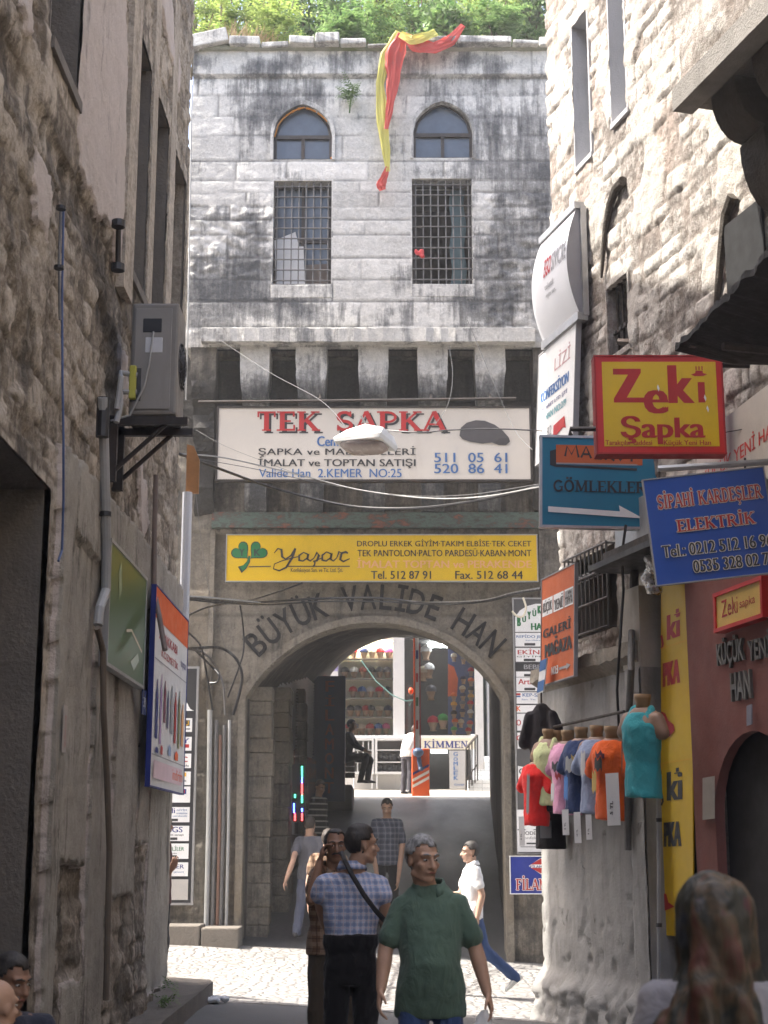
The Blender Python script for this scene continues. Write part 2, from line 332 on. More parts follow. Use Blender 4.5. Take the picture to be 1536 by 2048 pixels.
def slab(txt):
    """list of (verts, faces), heights 0..1; returns pieces and total width"""
    x = 0; out = []
    for ch in txt:
        if ch == ' ': x += .45; continue
        b = {'İ': 'I', 'Ş': 'S', 'Ö': 'O', 'Ü': 'U'}.get(ch, ch); w, st, se = SLAB[b]
        for t, p in st: v, f = stroke_poly([(a + x, c) for a, c in p], t); out.append((v, f))
        for a, c in se: out.append(([(a + x - .17, c - .04 if c else c), (a + x + .17, c - .04 if c else c), (a + x + .17, c + .07), (a + x - .17, c + .07)] if c == 0 else [(a + x - .17, .93), (a + x + .17, .93), (a + x + .17, 1.0), (a + x - .17, 1.0)], [(0, 1, 2, 3)]))
        dots = {'İ': [.2], 'Ö': [.28, .56]}.get(ch, [])
        for d in dots: out.append(([(d + x - .1, 1.1), (d + x + .1, 1.1), (d + x + .1, 1.28), (d + x - .1, 1.28)], [(0, 1, 2, 3)]))
        if ch == 'Ş': v, f = stroke_poly([(.34 + x, -.02), (.36 + x, -.12), (.44 + x, -.18), (.36 + x, -.27), (.24 + x, -.26)], .07); out.append((v, f))
        x += w + .06
    return out, x - .06
class Sign:
    """a flat board: TL, TR, BL corners (world), W x H drawing units, y downwards"""
    def __init__(s, name, label, cat, TL, TR, BL, W, H, thick, board, frame=None, fw=.02, group=None, proud=.006, origin=None):
        s.TL, s.ex, s.ez = V(TL), (V(TR) - V(TL)), (V(TL) - V(BL)); s.W, s.H = W, H
        s.kx, s.kz = s.ex.length / W, s.ez.length / H; s.ex.normalize(); s.ez.normalize(); s.n = s.ex.cross(s.ez).normalized()
        s.root = thing(name, label, cat, s.pt(W / 2, H, -thick), group); s.lay = {}; s.k = 0; s.ox = s.oy = 0
        w, h = s.kx * W, s.kz * H; c = s.pt(W / 2, H / 2, -thick / 2)
        s.board = MB().obox(c, (w, h, thick), (s.ex, s.ez, s.n)).build('board', board, s.root)
        if frame:
            f = MB(); t2 = thick + proud; cd = -thick / 2 + proud / 2
            for a, b, sw, sh in ((W / 2, 0, w + 2 * fw, fw), (W / 2, H, w + 2 * fw, fw)):
                f.obox(s.pt(a, b, cd) + s.ez * ((fw / 2 - .002) * (1 if b == 0 else -1)), (sw, fw, t2 + .004), (s.ex, s.ez, s.n))
            for a in (0, W): f.obox(s.pt(a, H / 2, cd) + s.ex * ((fw / 2 - .002) * (-1 if a == 0 else 1)), (fw, h - .003, t2 + .002), (s.ex, s.ez, s.n))
            f.build('frame', frame, s.root)
    def pt(s, x, y, d=0): return s.TL + s.ex * (x * s.kx) - s.ez * (y * s.kz) + s.n * d
    def mb(s, mat, part):
        key = (mat.name, part, len(s.lay) if part in ('plate', 'strip') else 0)
        return s.lay.setdefault(key, (MB(), mat, part))[0]
    def d(s): s.k += 1; return .0025 + s.k * .0004
    def poly(s, pts, mat, part='artwork'):
        s.mb(mat, part).prism([(p[0] * s.kx, -p[1] * s.kz) for p in [(a - s.ox, b - s.oy) for a, b in pts]], s.TL, s.ex, s.ez, s.n * s.d(), 0) if False else None
        q = [(a - s.ox, b - s.oy) for a, b in pts]; dd = s.d()
        s.mb(mat, part).prism([(a * s.kx, -b * s.kz) for a, b in q], s.TL + s.n * dd, s.ex, s.ez, s.n, 0)
    def rect(s, x0, y0, x1, y1, mat, part='artwork'): s.poly([(x0, y1), (x1, y1), (x1, y0), (x0, y0)], mat, part)
    def _put(s, vs, fs, box, bb, mat, part, dd):
        x0, y0, x1, y1 = box; a0, b0, a1, b1 = bb
        P = [s.pt(x0 - s.ox + (x - a0) / max(a1 - a0, 1e-6) * (x1 - x0), y1 - s.oy - (y - b0) / max(b1 - b0, 1e-6) * (y1 - y0), dd) for x, y in vs]
        s.mb(mat, part).add(P, fs)
    def text(s, txt, x0, y0, x1, y1, mat, bold=0, shear=0, sp=1.0, part='lettering'):
        vs, fs = glyphs(txt, 0, shear, sp)
        bb = (min(v[0] for v in vs), min(v[1] for v in vs), max(v[0] for v in vs), max(v[1] for v in vs))
        hgt_ = max(.2, bb[3] - bb[1]); b = max(0, bold) * (y1 - y0) / hgt_ * .9
        for i, sh_ in enumerate(((-b, b, 0) if b > 0 else (0,))): s._put(vs, fs, (x0 + b + sh_, y0, x1 - b + sh_, y1), bb, mat, part, s.d() if i == 0 else .0025 + s.k * .0004 + i * .00012)
    def slab(s, txt, x0, y0, x1, y1, mat, part='lettering'):
        """y0,y1: top and foot of the capitals (dots and tails reach beyond)"""
        pcs, w = slab(txt); dd = s.d()
        for i, (v, f) in enumerate(pcs): s._put(v, f, (x0, y0, x1, y1), (0, 0, w, 1), mat, part, dd + .00012 * (i % 7))
        s.k += 2
    def stroke(s, pts, t, mat, part='lettering'):
        vs, fs = stroke_poly(pts, t); dd = s.d()
        s.mb(mat, part).add([s.pt(x - s.ox, y - s.oy, dd) for x, y in vs], fs)
    def done(s):
        for mb, mat, part in s.lay.values(): mb.build(part, mat, s.root)
        return s.root
def front_sign(name, label, cat, px0, py0, px1, py1, Y, thick, board, frame=None, fw=.02, **kw):
    """upright board facing the camera's way, drawn in photo pixels"""
    cy = (py0 + py1) / 2; a = at(px0, cy, Y); b = at(px1, cy, Y); zt = at((px0 + px1) / 2, py0, Y).z; zb = at((px0 + px1) / 2, py1, Y).z
    s = Sign(name, label, cat, (a.x, Y, zt), (b.x, Y, zt), (a.x, Y, zb), px1 - px0, py1 - py0, thick, board, frame, fw, **kw)
    s.ox, s.oy = px0, py0; return s
# ------------------------------------------------------------------ stone walls
import bisect
class Courses:
    def __init__(s, rows, x0, x1, wlo, whi, seed, wob=0):
        r = random.Random(seed); s.rows = rows; s.cols = []; s.id = []; s.wob = wob; s.seed = seed
        for i in range(len(rows) - 1):
            xs = [x0 - r.random() * whi]
            while xs[-1] < x1 + whi: xs.append(xs[-1] + r.uniform(wlo, whi))
            s.cols.append(xs); s.id.append([(r.random(), r.random(), r.random()) for _ in xs])
    def q(s, x, z):
        if s.wob:
            w = V((x * 2.3 + s.seed, z * 2.3, 0)); x += s.wob * (noise.noise(w)); z += s.wob * .8 * noise.noise(w + V((31, 7, 3)))
        i = min(max(bisect.bisect(s.rows, z) - 1, 0), len(s.rows) - 2); c = s.cols[i]; j = min(max(bisect.bisect(c, x) - 1, 0), len(c) - 2)
        return min(z - s.rows[i], s.rows[i + 1] - z, x - c[j], c[j + 1] - x), s.id[i][j]
def rand_rows(z0, z1, lo, hi, seed):
    r = random.Random(seed); z = [z0]
    while z[-1] < z1: z.append(z[-1] + r.uniform(lo, hi))
    return z
def axis(a, b, step, extra=()):
    n = max(1, round((b - a) / step)); xs = [a + (b - a) * i / n for i in range(n + 1)]
    for e in extra:
        if a < e < b:
            i = min(range(len(xs)), key=lambda k: abs(xs[k] - e))
            if 0 < i < len(xs) - 1: xs[i] = e
    return sorted(xs)
def gridwall(name, mat, parent, O, ex, ez, n, x0, x1, z0, z1, step, fn, hole=None, exx=(), exz=()):
    """wall face as a fine net; fn(x,z) -> (depth, tone, stain, joint); hole(x,z) -> True where there is none"""
    xs = axis(x0, x1, step, exx); zs = axis(z0, z1, step, exz); nx, nz = len(xs), len(zs); o_ = org(parent)
    vs = []; A = [[], [], [], []]
    for z in zs:
        for x in xs:
            r = fn(x, z); vs.append(tuple(O + ex * x + ez * z + n * r[0] - o_)); A[0].append(r[1]); A[1].append(r[2]); A[2].append(r[3]); A[3].append(r[4] if len(r) > 4 else 0)
    fs = []
    for k in range(nz - 1):
        for i in range(nx - 1):
            if hole and hole((xs[i] + xs[i + 1]) / 2, (zs[k] + zs[k + 1]) / 2): continue
            a = k * nx + i; fs.append((a, a + 1, a + nx + 1, a + nx))
    me = bpy.data.meshes.new(name); me.from_pydata(vs, [], fs)
    for nm, a in zip(('tone', 'stain_shade', 'joint', 'plast'), A):
        me.attributes.new(nm, 'FLOAT', 'POINT').data.foreach_set('value', a)
    me.update(); return link(name, me, mat, parent, True)
def fbr(x, y, z, o=6):
    return noise.fractal(V((x, y, z)), .55, 2.1, o)
def fbm(x, y, z, o=4):
    return noise.fractal(V((x, y, z)), 1.0, 2.1, o)
def stain_shaded(o, f):
    """per-point tone/stain/joint for meshes that are not nets"""
    me = o.data; A = [[], [], []]; b = org(o)
    for v in me.vertices:
        r = f(v.co + b)
        for i in range(3): A[i].append(r[i])
    for nm, a in zip(('tone', 'stain_shade', 'joint'), A): me.attributes.new(nm, 'FLOAT', 'POINT').data.foreach_set('value', a)
    return o
def inpoly(p, poly):
    x, y = p; r = False; j = len(poly) - 1
    for i in range(len(poly)):
        a, b = poly[i], poly[j]
        if (a[1] > y) != (b[1] > y) and x < (b[0] - a[0]) * (y - a[1]) / (b[1] - a[1]) + a[0]: r = not r
        j = i
    return r
def ring_plate(mb, inner, outer, O, ex, ez, n, front, back, m=0):
    """band between two outlines of equal length, closed or open"""
    k = len(inner); P = lambda p, d: O + ex * p[0] + ez * p[1] + n * d
    vs = [P(p, front) for p in inner] + [P(p, front) for p in outer] + [P(p, back) for p in inner] + [P(p, back) for p in outer]
    fs = []
    for i in range(k - 1):
        j = i + 1; fs += [(i, j, k + j, k + i), (i, 2 * k + i, 2 * k + j, j), (k + i, k + j, 3 * k + j, 3 * k + i)]
    fs += [(0, k, 3 * k, 2 * k), (k - 1, 3 * k - 1, 4 * k - 1, 2 * k - 1 + 0)] if False else [(0, k, 3 * k, 2 * k)]
    return mb.add(vs, fs, m)
# ------------------------------------------------------------------ ground
def sm(a, b, x): t = min(max((x - a) / (b - a), 0), 1); return t * t * (3 - 2 * t)
def gz(x, y): return -.05 + sm(10.5, 14.6, y) * (.19 - .062 * x) - .10 * sm(13.5, 16, y) * sm(21.2, 18.5, y)
YF, YB, YP = 21.4, 20.7, 33.5                     # gate wall, front of the jettied storey, far end of the passage
def rampz(x, y):
    k = min((y - YF) / 3, 1); return (1 - k) * gz(x, YF) + k * .14 + .2 * (y - YF)
def yardz(y): return rampz(0, YP + .4) + .062 * (y - YP - .4)
def sheet(name, mat, xs, ys, fz, label=None):
    nx = len(xs); me = bpy.data.meshes.new(name)
    me.from_pydata([(x, y, fz(x, y)) for y in ys for x in xs], [], [(j * nx + i, j * nx + i + 1, (j + 1) * nx + i + 1, (j + 1) * nx + i) for j in range(len(ys) - 1) for i in range(nx - 1)])
    me.update(); return tag(link(name, me, mat, None, True), label, None, None, 'structure')
m = Mat('asphalt'); n = m.noise(90, 5, .7); n2 = m.noise(1.1, 7, .7)
col = m.mix(n, (.075, .075, .076), (.17, .168, .162)); col = m.mix(m.ramp(n2, [(.45, 0.), (.65, .7)]), col, (.20, .19, .175))
m.put('Base Color', col); m.put('Roughness', m.ramp(n2, [(.3, .55), (.7, .9)])); m.bump(n, .008); ASPHALT = m.m
m = Mat('ramp_asphalt'); n = m.noise(70, 5, .7); n2 = m.noise(1.4, 7, .7, m.vec((1, .35, 1)))
m.put('Base Color', m.mix(m.ramp(n2, [(.35, 0.), (.7, 1.)]), (.04, .041, .044), (.09, .09, .092))); m.put('Roughness', m.ramp(n2, [(.3, .32), (.7, .62)])); m.bump(n, .006); RAMPM = m.m
m = Mat('cobbles')
wv = m.node('ShaderNodeMix', {0: .10, 4: m.co, 5: m.node('ShaderNodeTexNoise', {'Vector': m.co, 'Scale': 1.7}).outputs['Color']}, data_type='VECTOR').outputs[1]
ed = m.vor(8.5, 'DISTANCE_TO_EDGE', wv, rand=.75); ce = m.vor(8.5, 'F1', wv, 'Color', .75); n = m.noise(60, 5, .7); n2 = m.noise(.8, 6, .65)
jn = m.ramp(ed, [(.03, 1.), (.11, 0.)]); sv = m.node('ShaderNodeSeparateColor', [ce]).outputs[0]
col = m.mix(m.mth('ADD', m.mth('MULTIPLY', sv, .6), m.mth('MULTIPLY', n2, .4)), (.19, .183, .172), (.37, .358, .34)); col = m.mix(m.ramp(n, [(.3, .0), (.8, .3)]), col, (.16, .15, .14))
col = m.mix(m.mth('MULTIPLY', jn, .75), col, (.12, .11, .10)); m.put('Base Color', col); m.put('Roughness', .75)
m.bump(m.mth('ADD', m.ramp(ed, [(0, 0.), (.2, 1.)]), m.mth('MULTIPLY', n, .2)), .018); COBBLE = m.m
m = Mat('yard_paving'); n = m.noise(6, 8, .7); m.put('Base Color', m.mix(n, (.26, .23, .19), (.46, .43, .38))); m.put('Roughness', .8); m.bump(n, .02); YARDM = m.m
m = Mat('earth'); n = m.noise(.5, 8, .7); m.put('Base Color', m.mix(n, (.10, .09, .075), (.22, .2, .17))); m.put('Roughness', .95); EARTH = m.m
sheet('ground', EARTH, [-900, -60, 0, 60, 900], [-900, -60, 0, 60, 900], lambda x, y: -1.6)
fr = lambda a, b, n: [a + (b - a) * i / n for i in range(n + 1)]
sheet('street', ASPHALT, fr(-2.4, 6.5, 24), fr(-9, 14.4, 60), lambda x, y: gz(x, y) - .004)
sheet('cross_street', COBBLE, fr(-16, 16, 90), fr(14.4, YF, 28), lambda x, y: gz(x, y) + .012 * fbm(x * 1.5, y * 1.5, 0))
sheet('passage_ramp', RAMPM, fr(-2.3, 2.7, 12), fr(YF, YP + .4, 40), rampz)
sheet('courtyard_paving', YARDM, fr(-9, 12, 20), fr(YP + .4, 48, 20), lambda x, y: yardz(y))
# ------------------------------------------------------------------ the han gateway
FX, FZ, FN = V((1, 0, 0)), V((0, 0, 1)), V((0, -1, 0))
gate = thing('gateway_building', 'weathered grey stone han gateway with arched passage and jettied upper storey on corbels', 'building', (0, YF, 0))
B = lambda px, py: at(px, py, YB); L = lambda px, py: at(px, py, YF)
bx0, bx1 = -2.88, 2.62; bz0, bz1 = B(750, 688).z, B(750, 100).z
AW = []                                             # arched window outlines (x, z)
for x0, x1, yt, yb, ys in ((547, 664, 210, 320, 268), (826, 945, 204, 317, 263)):
    a, b = B(x0, 270).x, B(x1, 270).x; zt, zb, zs = B(600, yt).z, B(600, yb).z, B(600, ys).z; c = (a + b) / 2; w = (b - a) / 2
    P = [(a, zb), (a, (zb + zs) / 2), (a, zs)]
    for i in range(1, 11): q = i / 10; P.append((c - w * (1 - q), zs + (zt - zs) * (.82 * math.sqrt(1 - (1 - q) ** 2) + .18 * q)))
    P += [(2 * c - x, z) for x, z in P[-2::-1]]; AW.append(P)
RW = [(B(x0, 460).x, B(600, yb).z, B(x1, 460).x, B(600, yt).z) for x0, x1, yt, yb in ((546, 663, 361, 570), (824, 945, 357, 568))]
rows = [B(750, y).z for y in (700, 652, 603, 558, 516, 470, 440, 412, 385, 360, 322, 272, 234, 190, 155, 100, 60)]
CB = Courses(rows, bx0, bx1, .45, 1.5, 11, .012)
blobs = [(515, 210, 60, 62, .34), (636, 185, 22, 40, .3), (868, 235, 28, 60, .3), (980, 250, 50, 75, .34), (1080, 320, 40, 130, .36), (450, 605, 95, 62, .42), (600, 615, 65, 42, .34),
         (750, 630, 70, 30, .2), (1010, 500, 85, 160, .34), (410, 132, 40, 24, .33), (530, 138, 60, 20, .36), (600, 128, 40, 22, .3), (460, 530, 85, 48, .26), (490, 448, 60, 30, .25), (1005, 140, 100, 26, .3),
         (800, 560, 30, 60, .3), (785, 300, 30, 24, .26), (960, 610, 130, 42, .3), (855, 345, 60, 14, .25), (690, 590, 14, 60, .14), (610, 345, 40, 12, .22), (930, 120, 60, 18, .3), (680, 125, 60, 20, .3)]
clean = [(440, 250, 60, 90, .22), (720, 430, 90, 150, .3), (700, 290, 50, 60, .25), (605, 335, 60, 14, .2), (740, 200, 60, 50, .1), (890, 335, 50, 14, .18), (440, 360, 60, 40, .15), (740, 605, 80, 30, .25), (970, 420, 24, 60, .3)]
BW = [(B(x, y), (rx * .0072, ry * .0075), k) for L_, sg in ((blobs, 1), (clean, -1)) for x, y, rx, ry, k in [(a, b, c, d, e * sg) for a, b, c, d, e in L_]]
def up_fn(x, z):
    e, r = CB.q(x, z); j = 1 - sm(.004, .016, e)
    rough = .007 + (.026 if (x < -1.25 and z < rows[7] and z > rows[3]) or (x > 1.45 and z < rows[8]) else 0) * (.6 + .8 * r[1])
    d = .006 * r[0] - .014 * j + rough * fbm(x * 5, z * 9, 3, 5) + .004 * fbm(x * 1.2, z * 1.2, 9)
    if z > rows[14]: d += .07 + .02 * fbm(x * 3, z * 3, 2)
    st = .215 + .24 * (r[2] - .5) + .10 * (1 - sm(.0, .05, e))
    for c, (a, b), k in BW:
        k *= 1.25; u = ((x - c.x) / a) ** 2 + ((z - c.z) / b) ** 2
        if u < 4: st += k * math.exp(-u)
    return d, r[0], st, j
def up_hole(x, z): return any(a < x < c and b < z < d for a, b, c, d in RW) or any(inpoly((x, z), P) for P in AW)
gridwall('upper_wall', STONE, gate, V((0, YB, 0)), FX, FZ, FN, bx0, bx1, bz0 - .05, bz1, .026, up_fn, up_hole, [v for r in RW for v in (r[0], r[2])], [v for r in RW for v in (r[1], r[3])])
def st_(k, t=.5): return lambda p: (t + .3 * fbm(p.x * 3, p.y * 3, p.z * 3, 2), k, 0)
for lo, hi in (((bx0 + .001, YB + .02, bz0 - .05), (bx0 + .3, YF + .6, bz1)), ((bx1 - .3, YB + .02, bz0 - .05), (bx1 - .001, YF + .6, bz1))): stain_shaded(MB().box(lo, hi).build('bay_side', STONE, gate), st_(.28))
m_ = MB(); m_.box((-7.2, YF + .05, 8), (bx0 - .02, 33, 12.0)); m_.box((bx1 + .02, YF + .05, 8), (7.2, 33, 12.4)); m_.box((bx0 + .02, 22.9, 8.7), (bx1 - .02, 33.2, bz1 - .12)); stain_shaded(m_.build('upper_body', STONE_DIM, gate), st_(.2))
for P in AW:                                        # arched windows
    cx = sum(p[0] for p in P) / len(P); zt = max(p[1] for p in P); zb = P[0][1]; w = P[-1][0] - P[0][0]
    out = [(cx + (x - cx) * (1 + .09 / w * 1), zb + (z - zb) * (1 + .075 / (zt - zb))) for x, z in P]
    sur = MB(); ring_plate(sur, P, out, V((0, YB, 0)), FX, FZ, FN, .03, -.30); stain_shaded(sur.build('window_surround', STONE, gate), st_(.36))
    inn = [(cx + (x - cx) * .90, zb + .05 + (z - zb) * .93) for x, z in P]; f = MB()
    ring_plate(f, inn, [(x, z) for x, z in P], V((0, YB, 0)), FX, FZ, FN, -.09, -.16)
    zm = zb + (zt - zb) * .46
    f.box((P[0][0] + .02, YB + .085, zm - .03), (P[-1][0] - .02, YB + .155, zm + .03)); f.box((cx - .025, YB + .087, zb + .03), (cx + .025, YB + .153, zm - .03)); f.box((P[0][0] + .02, YB + .086, zb), (P[-1][0] - .02, YB + .156, zb + .06))
    win = f.build('window', STEELD, gate); pn = MB(); pn.prism([(x, z) for x, z in P], V((0, YB + .14, 0)), FX, FZ, FN, .01); pn.build('pane', GLASSD, win)
fo = MB()                                           # orange foam left round the first arch
for i in range(3, 21):
    a, b = AW[0][i - 1], AW[0][i]
    if random.random() < .8: fo.cap_((a[0] * .99, YB + .04, a[1] - .02), (b[0] * .99, YB + .04, b[1] - .02), .010 + .012 * random.random(), .012, 6)
for i in range(6): fo.cap_((-.78 + .05 * i, YB + .02, AW[0][0][1] + .04), (-.74 + .05 * i, YB + .02, AW[0][0][1] + .06), .02, .014, 6)
fo.build('filler_foam', flat('foam', srgb(196, 130, 50), .9), gate)
for k, (x0, z0, x1, z1) in enumerate(RW):           # barred windows
    rv = MB(); t = .002
    for lo, hi in (((x0 - .02, YB + .0, z0), (x0 + t, YB + .42, z1)), ((x1 - t, YB + .0, z0), (x1 + .02, YB + .42, z1)), ((x0 - .02, YB + .0, z1 - t), (x1 + .02, YB + .42, z1 + .03))): rv.box(lo, hi)
    stain_shaded(rv.build('reveal', STONE, gate), st_(.3))
    sl_ = MB().obox(((x0 + x1) / 2, YB + .1, z0 - .1), (x1 - x0 + .04, .22, .2), bev=.012); stain_shaded(sl_.build('window_sill', STONE, gate), st_(.34))
    f = MB(); fy = YB + .2; fw = .05
    for lo, hi in (((x0, fy, z0), (x0 + fw, fy + .06, z1)), ((x1 - fw, fy, z0), (x1, fy + .06, z1)), ((x0 + fw, fy, z1 - fw), (x1 - fw, fy + .06, z1)), ((x0 + fw, fy, z0), (x1 - fw, fy + .06, z0 + fw))): f.box(lo, hi)
    xm = (x0 + x1) / 2
    if k == 0: f.box((xm - .025, fy + .002, z0 + fw), (xm + .025, fy + .058, z1 - fw)); f.box((x0 + fw, fy + .004, z0 + (z1 - z0) * .45), (xm - .025, fy + .056, z0 + (z1 - z0) * .45 + .05)); f.box((xm + .025, fy + .004, z0 + (z1 - z0) * .45), (x1 - fw, fy + .056, z0 + (z1 - z0) * .45 + .05))
    win = f.build('window', STEELD, gate)
    if k == 0:
        MB().box((x0 + .02, fy + .04, z0 + .02), (x1 - .02, fy + .05, z1 - .02)).build('pane', GLASSD, win)
        MB().prism([(xm + .03, z0 + .05), (x1 - .05, z0 + .05), (x1 - .05, z0 + .42), (xm + .03, z0 + .40)], V((0, fy + .03, 0)), FX, FZ, FN, .01).build('pane_board', flat('brown_board', (.13, .10, .08)), win)
    else:
        rm = MB(); rm.box((x0 - .3, fy + 1.6, z0 - .3), (x1 + .3, fy + 1.64, z1 + .3)); rm.box((x0 - .34, fy + .07, z0 - .3), (x0 - .3, fy + 1.6, z1 + .3)); rm.box((x1 + .3, fy + .07, z0 - .3), (x1 + .34, fy + 1.6, z1 + .3)); rm.box((x0 - .3, fy + .07, z1 + .27), (x1 + .3, fy + 1.6, z1 + .3)); rm.box((x0 - .3, fy + .07, z0 - .3), (x1 + .3, fy + 1.6, z0 - .27)); rm.build('room', DARKROOM, gate)
        cu = MB(); cu.loft([(V((x1 - .2 + .02 * math.sin(z * 9), fy + .12, z)), V((.11, 0, 0)), V((0, .015, 0))) for z in fr(z0 + .05, z1 - .05, 12)], 14); cu.build('curtain', flat('curtain_teal', (.07, .12, .13)), gate)
    g = MB(); gy = YB + .05
    for i in range(8): x = x0 + (x1 - x0) * (i + .5) / 8; g.tube([(x, gy, z0), (x, gy, z1)], .0105, 6)
    for i in range(10): z = z0 + (z1 - z0) * (i + .5) / 10; g.tube([(x0, gy - .012, z), (x1, gy - .012, z)], .0105, 6)
    for i in range(8):
        for j in range(10): g.ell((x0 + (x1 - x0) * (i + .5) / 8, gy - .006, z0 + (z1 - z0) * (j + .5) / 10), (.02, .018, .02), seg=6)
    g.build('grille', IRONW, gate)
# ledge and corbels
lz1, lz0 = B(750, 655).z, B(750, 690).z
def led(x, z): e = fbm(x * 6, z * 8, 1, 4); return .02 * e, .5 + .4 * fbm(x * 1.1, 3, 1, 2), .18 + (.16 if z < (lz0 + lz1) / 2 else 0), 0
mb = MB()
for i in range(46):
    a = B(405, 670).x + (B(1068, 670).x - B(405, 670).x) * i / 46; b = B(405, 670).x + (B(1068, 670).x - B(405, 670).x) * (i + 1) / 46
    j = .03 * fbm(i * .7, 1, 1, 3); mb.add([(a, YB - .16 + j, lz0 + .02 * fbm(i, 2, 2)), (b, YB - .16 + .03 * fbm((i + 1) * .7, 1, 1, 3), lz0 + .02 * fbm(i + 1, 2, 2)), (b, YB - .17 + .03 * fbm((i + 1) * .7, 1, 1, 3), lz0 + .2 + .02 * fbm(i + 1, 5, 2)), (a, YB - .17 + j, lz0 + .2 + .02 * fbm(i, 5, 2)), (b, YB + .03, lz1 + .01), (a, YB + .03, lz1 + .01), (a, YB + .2, lz0), (b, YB + .2, lz0)], [(0, 1, 2, 3), (3, 2, 4, 5), (6, 7, 1, 0)])
stain_shaded(mb.build('ledge', STONE, gate), st_(.30))
mb = MB().box((bx0 + .3, YB + .45, lz0 - .02), (bx1 - .3, YF + .3, lz0 + .06)); stain_shaded(mb.build('bay_floor', STONE_DIM, gate), st_(.4))
def corbel(x0, x1, big=0):
    H = lambda py: at(750, py, YB + .2).z
    pr = [(YF + .1, lz0), (YB + .02, lz0 - .002)]
    for (ya, yb, p0, p1) in ((690, 812, .0, .24), (812, 905, .25, .45), (905, 1018, .46, .66)):
        za, zb = H(ya), H(yb)
        for i in range(7):
            q = i / 6; pr.append((YB + .03 + p0 + (p1 - p0) * (1 - math.sqrt(max(1 - q * q, 0))) if q < 1 else YB + .03 + p1, za + (zb - za) * (.45 + .55 * q)))
    pr.append((YF + .1, H(1020)))
    mb = MB(); mb.prism([(-p[0], p[1]) for p in pr], V((x0, 0, 0)), V((0, -1, 0)), UP, V((1, 0, 0)), x1 - x0)
    me = mb.build('corbel', STONE_DIM if big else STONE, gate)
    bm = bmesh.new(); bm.from_mesh(me.data); bmesh.ops.subdivide_edges(bm, edges=[e for e in bm.edges if e.calc_length() > .12], cuts=2, use_grid_fill=True)
    xm_ = (x0 + x1) / 2
    for v in bm.verts:
        wz = v.co.z + org(gate).z; v.co.x = xm_ + (v.co.x - xm_) * (1 - .16 * sm(lz0 - .35, lz0 - .8, wz) - .10 * sm(lz0 - 1.1, lz0 - 1.6, wz))
        v.co += V((.012 * fbm(v.co.x * 5, v.co.y * 5, v.co.z * 5), .02 * fbm(v.co.z * 5, v.co.x * 3, 1), 0)) * (2.4 if big else 1)
    bm.to_mesh(me.data); bm.free()
    stain_shaded(me, lambda p: (.5, .14 + .16 * sm(lz0, lz0 - .5, p.z) + .45 * sm(lz0 - .35, lz0 - .75, p.z) + (.25 if big else 0), 0))  # corbels darken downwards: shading painted into the stone colour
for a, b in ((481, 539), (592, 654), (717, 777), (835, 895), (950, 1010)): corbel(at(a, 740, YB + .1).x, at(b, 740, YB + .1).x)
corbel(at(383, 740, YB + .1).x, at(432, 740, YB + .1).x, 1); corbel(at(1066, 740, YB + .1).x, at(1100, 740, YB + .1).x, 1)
# lower wall with its arch
ax, apx = L(751, 1245).x, L(751, 1245).z
R_ = (L(751, 1245).z - L(751, 1540).z); acz = apx - R_; xl, xr = L(486, 1640).x, L(1010, 1640).x; acx = (xl + xr) / 2; hw = (xr - xl) / 2
A_ = math.asin(min(hw / R_, 1)); spz = acz + R_ * math.cos(A_)
def arch_outline(dr=0, n=26, z0=-.1):
    P = [(acx - hw - dr, z0), (acx - hw - dr, z0 + (spz - z0) * .5), (acx - hw - dr, spz)]
    for i in range(1, n): a = -A_ + 2 * A_ * i / n; P.append((acx + (R_ + dr) * math.sin(a) * (1 + 0 * dr), acz + (R_ + dr) * math.cos(a)))
    return P + [(acx + hw + dr, spz), (acx + hw + dr, z0 + (spz - z0) * .5), (acx + hw + dr, z0)]
AP = arch_outline(); APo = arch_outline(.08)
CL = Courses(rand_rows(-.3, 9.2, .34, .52, 5), -3.6, 3.3, .5, 1.1, 21)
def lo_fn(x, z):
    e, r = CL.q(x, z); j = 1 - sm(.004, .02, e); side = x < xl or x > xr
    d = .02 * r[0] - .012 * j + .012 * fbm(x * 4, z * 6, 2, 5); st = .16 + .1 * (r[1] - .5)
    if z > L(750, 1062).z: st += .22 + .5 * sm(L(750, 900).z, L(750, 830).z, z); d += .01  # upper term paints the deep shade between the corbels into the stone
    pz0, pz1 = L(750, 1400).z, L(750, 1066).z                      # sunk panel round the arch head
    if L(425, 1200).x < x < L(1085, 1200).x and z < pz1: d -= .05
    if z < 1.2: st += .22 * (1 - z / 1.2)
    st += .12 * sm(.3, .9, noise.noise(V((x * 2.5, z * .25, 4))) + .4)
    return d, r[0], st, j * .6
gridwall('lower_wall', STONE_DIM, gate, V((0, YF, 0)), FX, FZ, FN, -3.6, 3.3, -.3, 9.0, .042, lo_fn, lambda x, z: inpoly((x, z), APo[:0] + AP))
for lo, hi in (((-9, YF + .0, -1), (-3.6, YF + .4, 8.2)), ((3.3, YF, -1), (9, YF + .4, 8.2))): stain_shaded(MB().box(lo, hi).build('flank_wall', STONE_DIM, gate), st_(.2))
rg = MB(); ring_plate(rg, AP, arch_outline(.10), V((0, YF, 0)), FX, FZ, FN, .012, -.5); o = rg.build('arch_ring', STONE_DIM, gate); stain_shaded(o, st_(.12))
